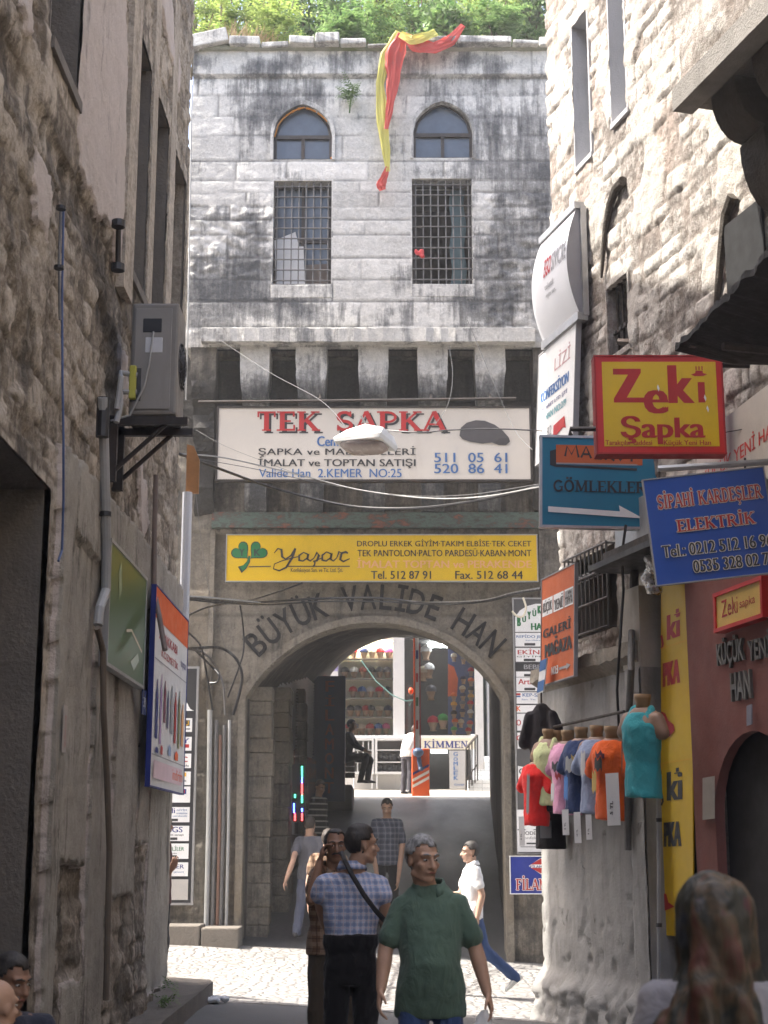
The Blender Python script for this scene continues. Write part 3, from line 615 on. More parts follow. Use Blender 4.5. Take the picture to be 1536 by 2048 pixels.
# painted name round the arch
nm = 'BÜYÜK VALİDE HAN'; LT = MB(); r0 = R_ + .20; hgt = .36
angs = [-42.5 + 85 * i / (len(nm) - 1) for i in range(len(nm))]
wds = [.7 if c == 'İ' else (.8 if c == ' ' else 1) for c in nm]; tot = sum(wds); acc = 0
for ch, w in zip(nm, wds):
    a = math.radians(-46.5 + 93 * (acc + w / 2) / tot); acc += w
    if ch == ' ': continue
    vs, fs = glyphs(ch, .012); base = glyphs({'Ü': 'U', 'İ': 'I'}.get(ch, ch), .012)[0]
    x0, x1 = min(v[0] for v in vs), max(v[0] for v in vs); k = hgt / max(v[1] for v in base); kx = min(k * .80, .235 / (x1 - x0))
    er = V((math.sin(a), 0, math.cos(a))); et = V((math.cos(a), 0, -math.sin(a))); C = V((acx, YF + .0, acz)) + er * r0
    LT.add([C + et * ((x - (x0 + x1) / 2) * kx) + er * (y * k) + FN * .0 for x, y in vs], fs)
# letters hug the uneven wall: each point sits 4 mm proud of it
LT.v = [V((p.x, YF - lo_fn(p.x, p.z)[0] - .014, p.z)) for p in LT.v]
LT.build('lettering', flat('faded_black_paint', (.018, .018, .019), .85, .6, .25), gate)
# painted band under the corbels
pb = MB(); z0, z1 = L(750, 1058).z, L(750, 1030).z
pb.box((L(425, 1040).x, YF - .10, z0), (L(1085, 1040).x, YF + .01, z1 + .02))
m = Mat('worn_paint_band'); n = m.noise(3.2, 7, .7, m.vec((1, 1, 2))); n2 = m.noise(5, 6, .7)
m.put('Base Color', m.ramp(n, [(.36, (.07, .065, .055)), (.46, (.10, .15, .125)), (.56, (.085, .08, .07)), (.63, (.24, .085, .05)), (.72, (.09, .13, .11))])); m.put('Roughness', .9); m.bump(n2, .02)
pb.build('painted_band', m.m, gate)
zt = L(750, 1062).z
for a, b in ((418, 428), (1080, 1090)): stain_shaded(MB().box((L(a, 1200).x, YF - .04, L(750, 1440).z), (L(b, 1200).x, YF + .02, zt)).build('panel_moulding', STONE_DIM, gate), st_(.25))
# passage: two walls and a vault that climbs with the ramp
sk, rise = .053, .12; vs = []; fs = []; k = len(AP); ys = fr(0.3, YP - YF, 14)
for y in ys:
    for i, (x, z) in enumerate(AP): vs.append((x + sk * y + .02 * fbm(x, y, z), YF + y, z + (rise if z > 1 else .2) * y + (.015 * fbm(x * 3, y * 3, z * 3))))
for j in range(len(ys) - 1):
    for i in range(k - 1): a = j * k + i; fs.append((a, a + 1, a + k + 1, a + k))
me = bpy.data.meshes.new('passage_vault'); me.from_pydata([tuple(V(p) - org(gate)) for p in vs], [], fs); o = link('passage_vault', me, STONE_DIM, gate, False); stain_shaded(o, st_(.62, .2))
mb = MB()                                           # masonry above and beside the vault
mb.box((-7.2, YF + .45, -1), (xl - .06, YP, 8.0)); mb.box((xr + .75, YF + .45, -1), (7.2, YP, 8.0)); mb.box((xl - .06, YF + .5, 6.9), (xr + .75, YP, 8.6)); stain_shaded(mb.build('side_mass', STONE_DIM, gate), st_(.3))
def pil(y0, y1, w, h, nme='pilaster'):
    q = MB()
    z = rampz(xl, (y0 + y1) / 2) - .1; zt = z + h
    while z < zt: hh_ = random.uniform(.2, .36); q.obox((xl + sk * ((y0 + y1) / 2 - YF) + w / 2 - .05 + random.uniform(-.02, .02), (y0 + y1) / 2 + random.uniform(-.01, .01), z + hh_ / 2), (w + .05 * random.random(), y1 - y0, hh_ - .004), bev=.018); z += hh_
    stain_shaded(q.build(nme, STONE_DIM, gate), lambda p: (.3 + .5 * noise.cell(V((p.z / .3, 1, 1))), .30, 0))
pil(YF + .52, YF + 1.0, .34, 3.4); pil(YF + 2.2, YF + 3.1, .40, 3.3); pil(YF + 5.6, YF + 6.1, .3, 3)
# roof: mossy stone slope above the parapet
m = Mat('mossy_roof'); n = m.noise(4, 8, .7); n2 = m.noise(1.2, 5, .6)
m.put('Base Color', m.mix(m.ramp(n2, [(.4, 0.), (.65, 1.)]), m.mix(n, (.16, .16, .12), (.46, .45, .42)), m.mix(n, (.06, .09, .03), (.18, .20, .09)))); m.put('Roughness', .95); m.bump(n, .05); MOSS = m.m
xs = fr(bx0 - .06, bx1 + .1, 60); ys = fr(YB - .14, YB + 5, 40); nx = len(xs)
def rz(x, y): return bz1 + .02 + (y - YB + .14) * .30 * (1 - .02 * (y - YB)) + .05 * fbm(x * 2, y * 2, 0) + .03 * fbm(x * 7, y * 7, 0) - .5 * sm(-2.5, -2.95, x) * 0
me = bpy.data.meshes.new('roof'); vv = [V((x, y, rz(x, y))) - org(gate) for y in ys for x in xs]
ff = [(j * nx + i, j * nx + i + 1, (j + 1) * nx + i + 1, (j + 1) * nx + i) for j in range(len(ys) - 1) for i in range(nx - 1)]
b0 = len(vv); vv += [V((x, YB - .13, bz1 - .06)) - org(gate) for x in xs]; ff += [(b0 + i, b0 + i + 1, i + 1, i) for i in range(nx - 1)]
vv += [V((x, YB + .1, bz1 - .062)) - org(gate) for x in xs]; ff += [(b0 + nx + i, b0 + nx + i + 1, b0 + i + 1, b0 + i) for i in range(nx - 1)]
me.from_pydata([tuple(p) for p in vv], [], ff); link('roof', me, MOSS, gate, True)

rr = random.Random(12); x = bx0 - .05
while x < bx1 - .1:                                 # broken coping stones along the roof edge
    w = rr.uniform(.35, .85); h = rr.uniform(.03, .17) + (.10 if x < bx0 + .4 else 0); a = rr.uniform(-.06, .06) + (-.22 if x < bx0 + .3 else 0)
    q = MB().obox((x + w / 2, YB - .02 + rr.uniform(-.05, .05), bz1 + h / 2 - .03), (w - .02, rr.uniform(.35, .5), h), ((math.cos(a), 0, -math.sin(a)), (0, 1, 0), (math.sin(a), 0, math.cos(a))), bev=.018)
    for i, v in enumerate(q.v): v += V((.012 * fbm(v.x * 5, v.y * 5, v.z * 5), .03 * fbm(v.x * 4, 1, v.z * 4), .025 * fbm(v.x * 4, v.y * 4, 7)))
    stain_shaded(q.build('coping_stone', STONE, gate), st_(rr.uniform(.26, .46), .3)); x += w
# ------------------------------------------------------------------ left-hand building
lb = thing('stone_building', 'tall crumbling building of tan rubble stone and cement with a dark door', 'building', (-2.06, 11, 0))
LX = -2.06; LO = V((LX, 0, 0)); LE, LNn = V((0, 1, 0)), V((1, 0, 0))
wz0, wz1 = on_x(278, 590, LX).z, on_x(278, 70, LX).z
LWIN = [(on_x(a, 350, LX).y, wz0, on_x(b, 350, LX).y, wz1) for a, b in ((264, 292), (305, 331), (345, 369))]
LWIN.append((on_x(95, 100, LX).y, on_x(150, 205, LX).z, on_x(152, 100, LX).y, 12.4))
dz = on_x(70, 952, LX).z; DOOR = (6.6, -.3, on_x(74, 1400, LX).y, dz)
LEND = 14.6; LH = 13.6
CLW = Courses(rand_rows(-.5, 14, .14, .34, 3), 6, 15, .18, .55, 33, .045)
bandz = on_x(100, 285, LX).z; band2 = on_x(134, 910, LX).z; b2lo = band2 - .52
PATCH = []                                          # where plaster (1) and cement (2) still cover the stones
for px in ([(150, -60), (246, -60), (247, 150), (244, 300), (240, 440), (230, 560), (221, 470), (206, 430), (190, 450), (181, 392), (150, 335), (146, 200)], [(60, 290), (78, 320), (92, 350), (92, 440), (85, 490), (74, 450), (60, 440)], [(312, -40), (330, -40), (346, 60), (357, 140), (352, 185), (338, 120), (322, 40)],
           [(232, 690), (246, 705), (250, 790), (246, 806), (232, 800)], [(36, -20), (52, -20), (56, 60), (46, 75), (38, 30)], [(272, 930), (286, 960), (290, 1040), (280, 1085), (272, 1040)]):
    P = [on_x(x, y, LX) for x, y in px]; PATCH.append(([(p.y, p.z) for p in P], 1, .035, .05))
pY = lambda px, py=1400: on_x(px, py, LX).y
b2lo = band2 - .52
def cp(a, b, z0, z1, d): PATCH.append(([(a, z0), (b, z0), (b, z1), (a, z1)], 2, d, .022))
cp(pY(112), pY(166), on_x(125, 1728, LX).z, b2lo, .055); cp(pY(171), pY(209), -.3, b2lo, .07); cp(pY(222), pY(268), on_x(245, 1790, LX).z, b2lo, .055); cp(pY(274), pY(295), on_x(245, 1690, LX).z, b2lo, .045)
cp(pY(300), LEND + .1, .35, b2lo, .03); cp(pY(84), pY(107), -.3, dz + .3, .09); cp(pY(100, 1990), pY(160, 1990), -.3, on_x(140, 1960, LX).z, .07); cp(9.45, LEND + .1, b2lo, band2, .085); cp(pY(112), pY(240), b2lo - .45, b2lo, .05)
def lf(x, z):
    e, r = CLW.q(x, z); j = 1 - sm(.004, .026, e)
    lump = fbm(x * 2.2, z * 2.2, 5, 5); g = fbm(x * 9, z * 9, 7, 4)
    mo_ = sm(.12, .30, fbm(x * 1.6, z * 1.6, 63, 5)); d = (.030 * (r[0] - .4) * (1 - j) - .012 * j) * (1 - .8 * mo_) + .012 * mo_ + .014 * lump + .015 * fbr(x * 8, z * 8, 7); j *= 1 - .8 * mo_; st = .12 + .16 * (r[1] - .5)
    d -= .035 * sm(.30, .6, fbm(x * 1.1, z * 1.3, 15, 4)); st += .28 * sm(.25, .6, fbm(x * .9, z * 1.2, 22, 5))
    st += .34 * math.exp(-((z - bandz + .1) / .28) ** 2); d -= .04 * math.exp(-((z - bandz) / .16) ** 2)
    st += .3 * math.exp(-((z - band2 - .15) / .2) ** 2) * (.4 + max(0, lump))
    if z < 1.3: st += .14; d += .05 * sm(1.3, .6, z) * (1 + lump)
    if x < DOOR[2] + .14 and z < dz + .14: d = .2 * d + .02
    for y0, a, y1, b in LWIN:
        if a - .5 < z < b + .2 and y0 - .16 < x < y1 + .16: st += .12; d = d * .4 + .02
    pl = 0; wx, wz = x + .05 * fbm(x * 6, z * 6, 91, 4), z + .09 * fbm(x * 5, z * 5, 95, 4)
    for P, k, dd, w in PATCH:
        q = w / .05; p = (x + (wx - x) * q, z + (wz - z) * q)
        if inpoly(p, P): d = dd + .012 * lump + .004 * g; st = .10 if k == 1 else .17; pl = k; j = 0
    return d, r[0] * (1 - .6 * j), st, j, pl
def lh(x, z): return any(y0 < x < y1 and a < z < b for y0, a, y1, b in LWIN + [DOOR])
ey = [v for w in LWIN + [DOOR] for v in (w[0], w[2])]; ez_ = [v for w in LWIN + [DOOR] for v in (w[1], w[3])]
gridwall('wall', RUBBLE, lb, LO, LE, UP, LNn, 6.0, LEND, -.3, LH, .026, lf, lh, ey, ez_)
mb = MB(); mb.box((-9, -14, -.4), (LX - .42, LEND - .002, LH)); mb.box((LX - .42, -14, -.4), (LX - .002, 6.0, LH)); mb.box((LX - .42, LEND - .24, -.4), (LX - .004, LEND, LH))
stain_shaded(mb.build('rear_mass', RUBBLE, lb), st_(.15))
for y0, a, y1, b in LWIN:
    q = MB(); D_ = .34
    q.box((LX - D_, y0 - .03, a), (LX + .012, y0, b)); q.box((LX - D_, y1, a), (LX + .012, y1 + .05, b)); q.box((LX - D_, y0 - .03, a - .08), (LX + .05, y1 + .05, a)); q.box((LX - D_, y0, b), (LX + .01, y1, b + .04))
    w_ = q.build('window', CEMENT_D, lb); MB().box((LX - D_ + .02, y0, a), (LX - D_ + .05, y1, b)).build('pane', GLASSK, w_)
q = MB()                                            # stone strips between the slot windows
for a, b, p in ((244, 262, .05), (293, 303, .04), (333, 343, .035)): ya, yb = on_x(a, 350, LX).y, on_x(b, 350, LX).y; q.box((LX - .02, ya, wz0 - .3), (LX + p, yb, wz1 + 1.5))
stain_shaded(q.build('window_jamb', RUBBLE, lb), lambda p: (.75, .05, 0))
mb = MB(); y0, a, y1, b = DOOR                       # the dark door
mb.box((LX - .4, y0, -.1), (LX - .36, y1, b)); d_ = mb.build('door', M('door_grey_paint', (.045, .043, .04), .6, .2, 2, .003, 50, dirt=.3), lb)
q = MB()
for i in range(14): y = y0 + (y1 - y0) * (i + .5) / 14; q.box((LX - .36, y - .075, 0), (LX - .345 + .008 * (i % 3), y + .075, b - .1))
q.box((LX - .36, y0, .4), (LX - .338, y1, .52)); q.box((LX - .36, y0, 2.2), (LX - .338, y1, 2.3)); q.build('door_rail', STEELD, d_)
mb = MB(); mb.box((LX - .42, y1, -.1), (LX - .02, y1 + .02, b)); mb.box((LX - .42, y0, b - .001), (LX + .0, y1, b + .03)); mb.build('door_reveal', CEMENT_D, lb)
kb = MB(); P = [(LX - .1, LEND + .25), (LX + .42, LEND + .15), (LX + .5, LEND - .3), (LX + .33, LEND - 2.2), (LX + .22, 10.5), (LX - .1, 10.5)]
zt = lambda p: gz(p[0], p[1]) + .15
kb.add([(x, y, gz(x, y) - .2) for x, y in P] + [(x, y, gz(x, y) + .17) for x, y in P], [(6, 7, 8, 9, 10, 11)] + [(i, (i + 1) % 6, 6 + (i + 1) % 6, 6 + i) for i in range(6)])
tag(kb.build('kerb', CEMENT_D), None, None, None, 'structure')
kb = MB()                                           # pavement edge in front of the gate wall
for i in range(9):
    x0 = -6.6 + .52 * i; x1 = x0 + .505
    kb.obox(((x0 + x1) / 2, YF - .36, gz(x0, YF) + .08), (x1 - x0, .62 + .02 * random.random(), .30), bev=.02)
tag(kb.build('pavement', CEMENT_D), None, None, None, 'structure')
# ------------------------------------------------------------------ right-hand building
rb = thing('rubble_building', 'grey rubble building with sunlit upper wall, red doorway front and timber-edged bay', 'building', tuple(rw(2, 0)))
RO = V((RP.x, RP.y, 0)); RH = 13.2
tt = lambda px, py, off=0: r_t(on_r(px, py, off)); zz = lambda px, py, off=0: on_r(px, py, off).z
RWIN = [(tt(1152, 300), zz(1168, 322), tt(1183, 300), zz(1168, 25)), (tt(1222, 150), zz(1238, 235), tt(1253, 150), 12.9), (tt(1215, 620), zz(1237, 705), tt(1258, 620), zz(1237, 560))]
GW = (tt(1150, 1200), zz(1190, 1268), tt(1236, 1200), zz(1190, 1105)); rl = zz(1170, 1350)   # barred window, ledge height
CRW = Courses(rand_rows(rl - .5, 14, .12, .26, 8), -.5, 6, .14, .42, 44, .045)
def rf(x, z):
    e, r = CRW.q(x, z); j = 1 - sm(.004, .026, e); lump = fbm(x * 2.4, z * 2.4, 25, 5); g = fbm(x * 9, z * 9, 27, 4)
    mo_ = sm(.10, .26, fbm(x * 1.5, z * 1.5, 67, 5)); d = (.028 * (r[0] - .4) * (1 - j) - .012 * j) * (1 - .8 * mo_) + .012 * mo_ + .012 * lump + .014 * fbr(x * 8, z * 8, 27); j *= 1 - .8 * mo_; pl_ = .6 * mo_; st = .05 + .14 * (r[1] - .5) + .2 * sm(.3, .6, fbm(x * 1.2, z, 42, 5))
    if z < rl + 2 : st += .07
    return d, r[0] * (1 - .6 * j), st, j, pl_
hol = RWIN + [GW]
gridwall('wall', RUBBLE_R, rb, RO, REX, UP, RN, -.02, 5.2, rl - .1, RH, .027, rf, lambda x, z: any(a < x < c and b < z < d for a, b, c, d in hol), [v for w in hol for v in (w[0], w[2])], [v for w in hol for v in (w[1], w[3])])
mb = MB()
for t0, t1, o0, o1, z0, z1 in ((0, 30, -6, -.5, -.5, RH), (5.2, 30, -.5, -.01, -.5, RH), (0, .1, -.5, -.02, rl - .2, RH), (0.02, 5.2, -.5, -.04, -.5, rl - .1)):
    mb.add([rw(t, z, o) for z in (z0, z1) for o in (o0, o1) for t in (t0, t1)], [(0, 1, 3, 2), (4, 5, 7, 6), (0, 1, 5, 4), (2, 3, 7, 6), (0, 2, 6, 4), (1, 3, 7, 5)])
stain_shaded(mb.build('rear_mass', RUBBLE_R, rb), st_(.1))
def rbox(mb, t0, t1, z0, z1, o0, o1): return mb.add([rw(t, z, o) for z in (z0, z1) for o in (o0, o1) for t in (t0, t1)], [(0, 1, 3, 2), (4, 5, 7, 6), (0, 1, 5, 4), (2, 3, 7, 6), (0, 2, 6, 4), (1, 3, 7, 5)])
REVEAL = M('reveal_plaster', (.42, .42, .43), .9, .12, 2, .004, dirt=.15)
for k, (a, b, c, d) in enumerate(RWIN):
    q = MB(); D_ = .42; mt = REVEAL if k < 2 else RUBBLE_R
    rbox(q, a - .02, a, b, d, -D_, .012); rbox(q, c, c + .03, b, d, -D_, .012); rbox(q, a - .02, c + .03, b - .05, b, -D_, .02); rbox(q, a, c, d, d + .05, -D_, .01)
    w_ = q.build('window', mt, rb)
    if k == 2: stain_shaded(w_, st_(.25))
    q = MB(); rbox(q, a, c, b, d, -D_ + .02, -D_ + .05); q.build('pane', GLASSD if k < 2 else GLASSK, w_)
    if k == 2:
        q = MB()
        for i in range(4): t = a + (c - a) * (i + .5) / 4; q.tube([rw(t, b, -.08), rw(t, d, -.08)], .012, 6)
        for z in (b + .25, b + .7):
            q.tube([rw(a, z, -.06), rw(c, z, -.06)], .01, 6)
            for i in range(4): q.ell(rw(a + (c - a) * (i + .5) / 4, z, -.05), (.025, .025, .03), seg=6)
        q.build('grille', STEELD, w_)
# barred ground-floor window
a, b, c, d = GW; q = MB(); rbox(q, a - .02, a, b, d, -.5, .0); rbox(q, c, c + .02, b, d, -.5, .0); rbox(q, a, c, d, d + .03, -.5, 0); rbox(q, a, c, b - .03, b, -.5, 0); w_ = q.build('window', CEMENT_D, rb)
q = MB(); rbox(q, a, c, b, d, -.48, -.46); q.build('pane', GLASSK, w_)
q = MB(); n = 11
for i in range(n): t = a + (c - a) * i / (n - 1); q.tube([rw(t, b - .02, .1), rw(t, d + .02, .1)], .010, 6)
for k in (0, .34, .68, 1): z = b + (d - b) * k; q.tube([rw(a - .02, z, .11), rw(c + .02, z, .11)], .011, 6)
for i in range(n - 1): t = a + (c - a) * (i + .5) / (n - 1); z = b + (d - b) * .68; q.tube([rw(t + .035 * math.cos(u), z + .035 * math.sin(u), .1) for u in fr(0, 6.283, 8)], .007, 5)
for t in (a, c):
    for z in (b, d): q.tube([rw(t, z, .1), rw(t, z, -.06)], .012, 6)
q.build('grille', IRONW, rb)
# ledge over the cement pier
q = MB(); n = 30
for i in range(n):
    t0 = -.10 + (tt(1262, 1320, .3) + .1) * i / n; t1 = -.10 + (tt(1262, 1320, .3) + .1) * (i + 1) / n
    pr = lambda t: [(.0, rl + .13), (.30 + .025 * fbm(t * 5, 1, 1), rl + .10 + .015 * fbm(t * 7, 3, 1)), (.31 + .03 * fbm(t * 5, 1, 2), rl - .02 + .03 * fbm(t * 6, 4, 4)), (.20 + .03 * fbm(t * 4, 2, 2), rl - .10), (.12, rl - .28), (.08, rl - .5)]
    A0, A1 = pr(t0), pr(t1); q.add([rw(t0, z, o) for o, z in A0] + [rw(t1, z, o) for o, z in A1], [(j, j + 1, 7 + j, 6 + j) for j in range(5)])
    if i in (0, n - 1): q.add([rw(t0 if i == 0 else t1, z, o) for o, z in (A0 if i == 0 else A1)] , [(0, 1, 2, 3, 4, 5)])
stain_shaded(q.build('ledge', STONE_DIM, rb), lambda p: (.8, .02, 0))
m = Mat('stained_render'); n = m.noise(2, 8, .7); st = m.noise(3.4, 6, .65, m.vec((1.3, 1.3, .20))); hl = m.noise(5.5, 6, .7)
col = m.mix(m.ramp(n, [(.3, 0.), (.7, 1.)]), (.22, .215, .205), (.34, .33, .31)); col = m.mix(m.ramp(st, [(.5, 0.), (.7, .6)]), col, (.10, .09, .077)); col = m.mix(m.ramp(hl, [(.63, 0.), (.72, .7)]), col, (.115, .10, .085))
m.put('Base Color', col); m.put('Roughness', .88); m.bump(m.mth('ADD', m.mth('MULTIPLY', m.noise(40, 5), .4), m.ramp(hl, [(.62, 1.), (.72, 0.)])), .012); RENDER = m.m
PT1 = tt(1300, 1600, .2)
def pf(x, z):
    lo = sm(.9, .35, z); l = fbm(x * 3, z * 3, 61, 5); d = .20 + .006 * l + .005 * fbr(x * 10, z * 10, 4) - .022 * sm(.35, .6, fbr(x * 4, z * 4, 77, 4)) * sm(1.7, .8, z) + .12 * sm(.50, .25, z) * (1 + l)
    if x > PT1 - .28: d += .06
    return d, .5, 0, 0
gridwall('cement_pier', RENDER, rb, RO, REX, UP, RN, -.20, PT1, -.4, rl - .12, .03, pf)
q = MB(); q.add([rw(-.20, -.4, .18), rw(-.20, rl - .12, .18), rw(-.12, rl - .12, -.6), rw(-.12, -.4, -.6)], [(0, 1, 2, 3)]); q.build('pier_side', RENDER, rb); q = MB(); rbox(q, PT1 - .02, PT1 + .0, -.4, rl - .12, -.02, .24); q.build('pier_side', RENDER, rb)
q = MB(); rbox(q, tt(1256, 1400, .2), PT1, rl - .12, zz(1300, 1165, .2), -.1, .235); q.build('cement_strip', CEMENT, rb)
q = MB(); rbox(q, tt(1262, 1100, .05), tt(1360, 1100, .05), zz(1300, 1165, .2), zz(1300, 985), -.1, .035); q.build('cement_panel', CEMENT, rb)
# red entrance front with arched doorway
t0, t1 = tt(1388, 1600, .12), 6.4; zt = zz(1440, 1110, .12); dl = tt(1436, 1750, .12); dc = tt(1502, 1470, .12) ; da = zz(1502, 1462, .12); hwid = dc - dl
dsp = da - .62
P = [(t0, -.3), (t0, zt), (t1, zt), (t1, -.3), (dc + hwid, -.3), (dc + hwid, dsp)]
for i in range(1, 16): u = math.pi * i / 16; P.append((dc + hwid * math.cos(u), dsp + (da - dsp) * math.sin(u)))
P += [(dc - hwid, dsp), (dc - hwid, -.3)]
MB().prism(P, RO + RN * .04, REX, UP, RN, .08).build('red_front', REDWALL, rb)
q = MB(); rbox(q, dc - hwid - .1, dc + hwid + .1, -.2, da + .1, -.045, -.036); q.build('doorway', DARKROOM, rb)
q = MB(); rbox(q, tt(1374, 1600), t0 + .02, -.3, zt, -.04, .015); q.build('dark_gap', M('gap_black', (.03, .03, .028), .9), rb)  # near-black strip between the yellow banner and the red front
q = MB(); q.tube([rw(tt(1384, 1600), -.1, .05), rw(tt(1384, 1600), zz(1384, 1500), .05)], .02, 8); q.build('door_post', GALV, rb)
# raised lettering on the red front
KL = MB()
KO = .121
def wall_text(txt, px0, py0, px1, py1, off, th, mb, bold=.02):
    t0, t1 = tt(px0, (py0 + py1) / 2, off), tt(px1, (py0 + py1) / 2, off); z1, z0 = zz((px0 + px1) / 2, py0, off), zz((px0 + px1) / 2, py1, off)
    vs, fs = glyphs(txt, bold); a0, b0, a1, b1 = min(v[0] for v in vs), min(v[1] for v in vs), max(v[0] for v in vs), max(v[1] for v in vs)
    k = len(vs); P = [(t0 + (x - a0) / (a1 - a0) * (t1 - t0), z0 + (y - b0) / (b1 - b0) * (z1 - z0)) for x, y in vs]
    mb.add([rw(a, b, off + th) for a, b in P], fs); ed = {}
    for f in fs:
        for i in range(len(f)): e = (f[i], f[(i + 1) % len(f)]); ed[e] = 1
    bd = [e for e in ed if (e[1], e[0]) not in ed]; mb.add([rw(a, b, off + th) for a, b in P] + [rw(a, b, off) for a, b in P], [(a, b, k + b, k + a) for a, b in bd])
wall_text('KÜÇÜK', 1438, 1272, 1492, 1336, KO, .025, KL); wall_text('YENİ', 1500, 1262, 1546, 1318, KO, .025, KL); wall_text('HAN', 1466, 1342, 1506, 1400, KO, .025, KL); wall_text('İSTANBUL', 1533, 1395, 1580, 1425, .062, .02, KL) if False else None
KL.build('lettering', M('cut_metal_letters', (.17, .165, .155), .5, .2, metal=.5, dirt=.3), rb)
# bay with timber edge and rounded corbels
ob = .62; tb = tt(1362, 200, ob); zb = zz(1362, 205, ob)
CBY = Courses(rand_rows(zb - .2, 14, .16, .3, 9), 0, 6, .2, .5, 54, .05)
def bf(x, z):
    e, r = CBY.q(x, z); j = 1 - sm(.008, .05, e); l = fbm(x * 2.4, z * 2.4, 75, 5)
    return .028 * (r[0] - .4) * (1 - j) + .03 * l, r[0], .12 + .14 * (r[1] - .5), j
gridwall('bay_wall', RUBBLE_R, rb, RO + RN * ob, REX, UP, RN, tb, 5.4, zb + .1, RH, .045, bf)
q = MB(); rbox(q, tb + .01, 20, zb + .1, RH, .0, ob - .03); stain_shaded(q.build('bay_mass', RUBBLE_R, rb), st_(.2))
q = MB(); rbox(q, tb - .05, 12, zb - .06, zb + .13, ob - .12, ob + .05); q.build('bay_beam', M('grey_timber', (.21, .195, .175), .85, .25, 4, .01, 60, dirt=.3), rb)
q = MB(); rbox(q, tb, 12, zb - .03, zb + .09, 0, ob - .12); q.build('bay_floor', CEMENT_D, rb)
DKS = M('dark_stone', (.075, .062, .048), .95, .4, 4, .02, 30, dirt=.3)  # dark stone tone for the bay corbels and the arch strips
for i in range(5):
    t = tb + .18 + .62 * i; P = [(0, zb - .03), (ob - .16, zb - .03)] + [(ob - .16 - (ob - .16) * .52 * (1 - math.cos(u)), zb - .05 - .34 * math.sin(u)) for u in fr(.0, 1.57, 6)] + [(.24 * math.cos(u) , zb - .42 - .5 * math.sin(u)) for u in fr(0, 1.57, 6)]
    MB().prism([(o, z) for o, z in P], rw(t, 0), RN, UP, REX, .36).build('corbel', DKS, rb)
# dark curved strips painted in for the shadow of a blocked brick arch
for pts in ([(1246, 362), (1232, 376), (1220, 410), (1211, 460), (1206, 510), (1203, 556)], [(1466, 392), (1452, 430), (1444, 500), (1437, 570), (1433, 610)]):
    q = MB().tube([on_r(x, y, .03) for x, y in pts], [.05, .045, .04, .032, .024, .012][:len(pts)], 8); q.build('arch_shadow_strip', DKS, rb)
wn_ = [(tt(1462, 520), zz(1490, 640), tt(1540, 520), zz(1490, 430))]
for a, b, c, d in wn_: q = MB(); rbox(q, a, c, b, d, .03, .05); q.build('opening_dark_panel', M('opening_black', (.006, .006, .006), .95), rb)  # flat near-black panel paints the unlit depth of an opening

# unseen house added behind the camera to cut sky light on facing surfaces
eb = thing('light_blocker_house', 'unseen plain rubble house added behind the viewer to block sky light', 'building', (2, -15, 0)); q = MB(); q.box((-10, -18, -.5), (16, -14, 12.5)); stain_shaded(q.build('wall', RUBBLE, eb), st_(.1))
for x in (-1.6, 1.2, 4.0):
    for z in (1.0, 4.4, 7.8): w_ = MB().box((x, -14.02, z), (x + 1.1, -13.9, z + 1.9)).build('window', STEELD, eb); MB().box((x + .08, -13.9, z + .08), (x + 1.02, -13.88, z + 1.82)).build('pane', GLASSK, w_)
# ------------------------------------------------------------------ signs on the gateway
s = front_sign('shop_sign', 'wide cream sign with red TEK ŞAPKA lettering and a flat cap under the corbels', 'sign', 436, 816, 1060, 959, 20.42, .10, OFFWHITE, STEELD, .03)
for w_, x0, x1 in (('TEK', 512, 638), ('ŞAPKA', 671, 890)): s.slab(w_, x0 + 5, 827, x1 + 5, 867, BLACK); s.slab(w_, x0, 823, x1, 862, RED)
s.text('Cemal Kara', 634, 873, 742, 893, BLUE, .03); s.text('ŞAPKA ve MALZEMELERİ', 517, 893, 831, 914, BLACK, .025, 0, 1.05); s.text('İMALAT ve TOPTAN SATIŞI', 517, 914, 831, 937, BLACK, .025)
s.text('Valide Han  2.KEMER  NO:25', 519, 938, 803, 955, BLUE, .012); s.text('511  05  61', 868, 906, 1014, 925, BLUE, .02); s.text('520  86  41', 868, 928, 1014, 947, BLUE, .02)
s.poly([(919, 872), (922, 856), (934, 846), (952, 841), (970, 842), (990, 850), (1006, 862), (1018, 876), (1020, 884), (1012, 891), (998, 891), (984, 886), (965, 888), (940, 884), (925, 879)], flat('cap_grey', (.075, .07, .072)))
s.poly([(1000, 877), (1018, 877), (1019, 884), (1012, 890), (1000, 890), (988, 886)], flat('cap_peak', (.05, .047, .048))); s.done()
q = MB().tube([at(397, 804, 20.3), at(720, 801, 20.3), at(1032, 797, 20.3)], .022, 8); q.tube([at(397, 804, 20.3), at(397, 804, 21.3)], .02, 6)
for x in (640, 862, 980): q.tube([at(x, 799, 20.3), at(x, 790, 20.75)], .02, 6)
r_ = thing('metal_rail', 'rusty iron pipe rail along the top of the cream TEK ŞAPKA sign', 'rail', tuple(at(397, 804, 20.3))); q.build('pipe', STEELD, r_)
s = front_sign('shop_sign', 'long yellow sign with green clover and black Yaşar script above the arch', 'sign', 453, 1070, 1074, 1162, 21.16, .08, YELLOW, GALV, .014)
for a, b, cx in (('DROPLU ERKEK GİYİM·TAKIM ELBİSE·TEK CEKET', 0, 0),): s.text(a, 714, 1078, 1063, 1093, BLACK, .012)
s.text('TEK PANTOLON·PALTO PARDESÜ·KABAN·MONT', 715, 1097, 1063, 1113, BLACK, .012); s.text('İMALAT TOPTAN ve PERAKENDE', 714, 1116, 1063, 1136, PINK, .03); s.text('Tel. 512 87 91', 742, 1142, 862, 1158, BLACK, .018); s.text('Fax. 512 68 44', 910, 1142, 1045, 1158, BLACK, .018)
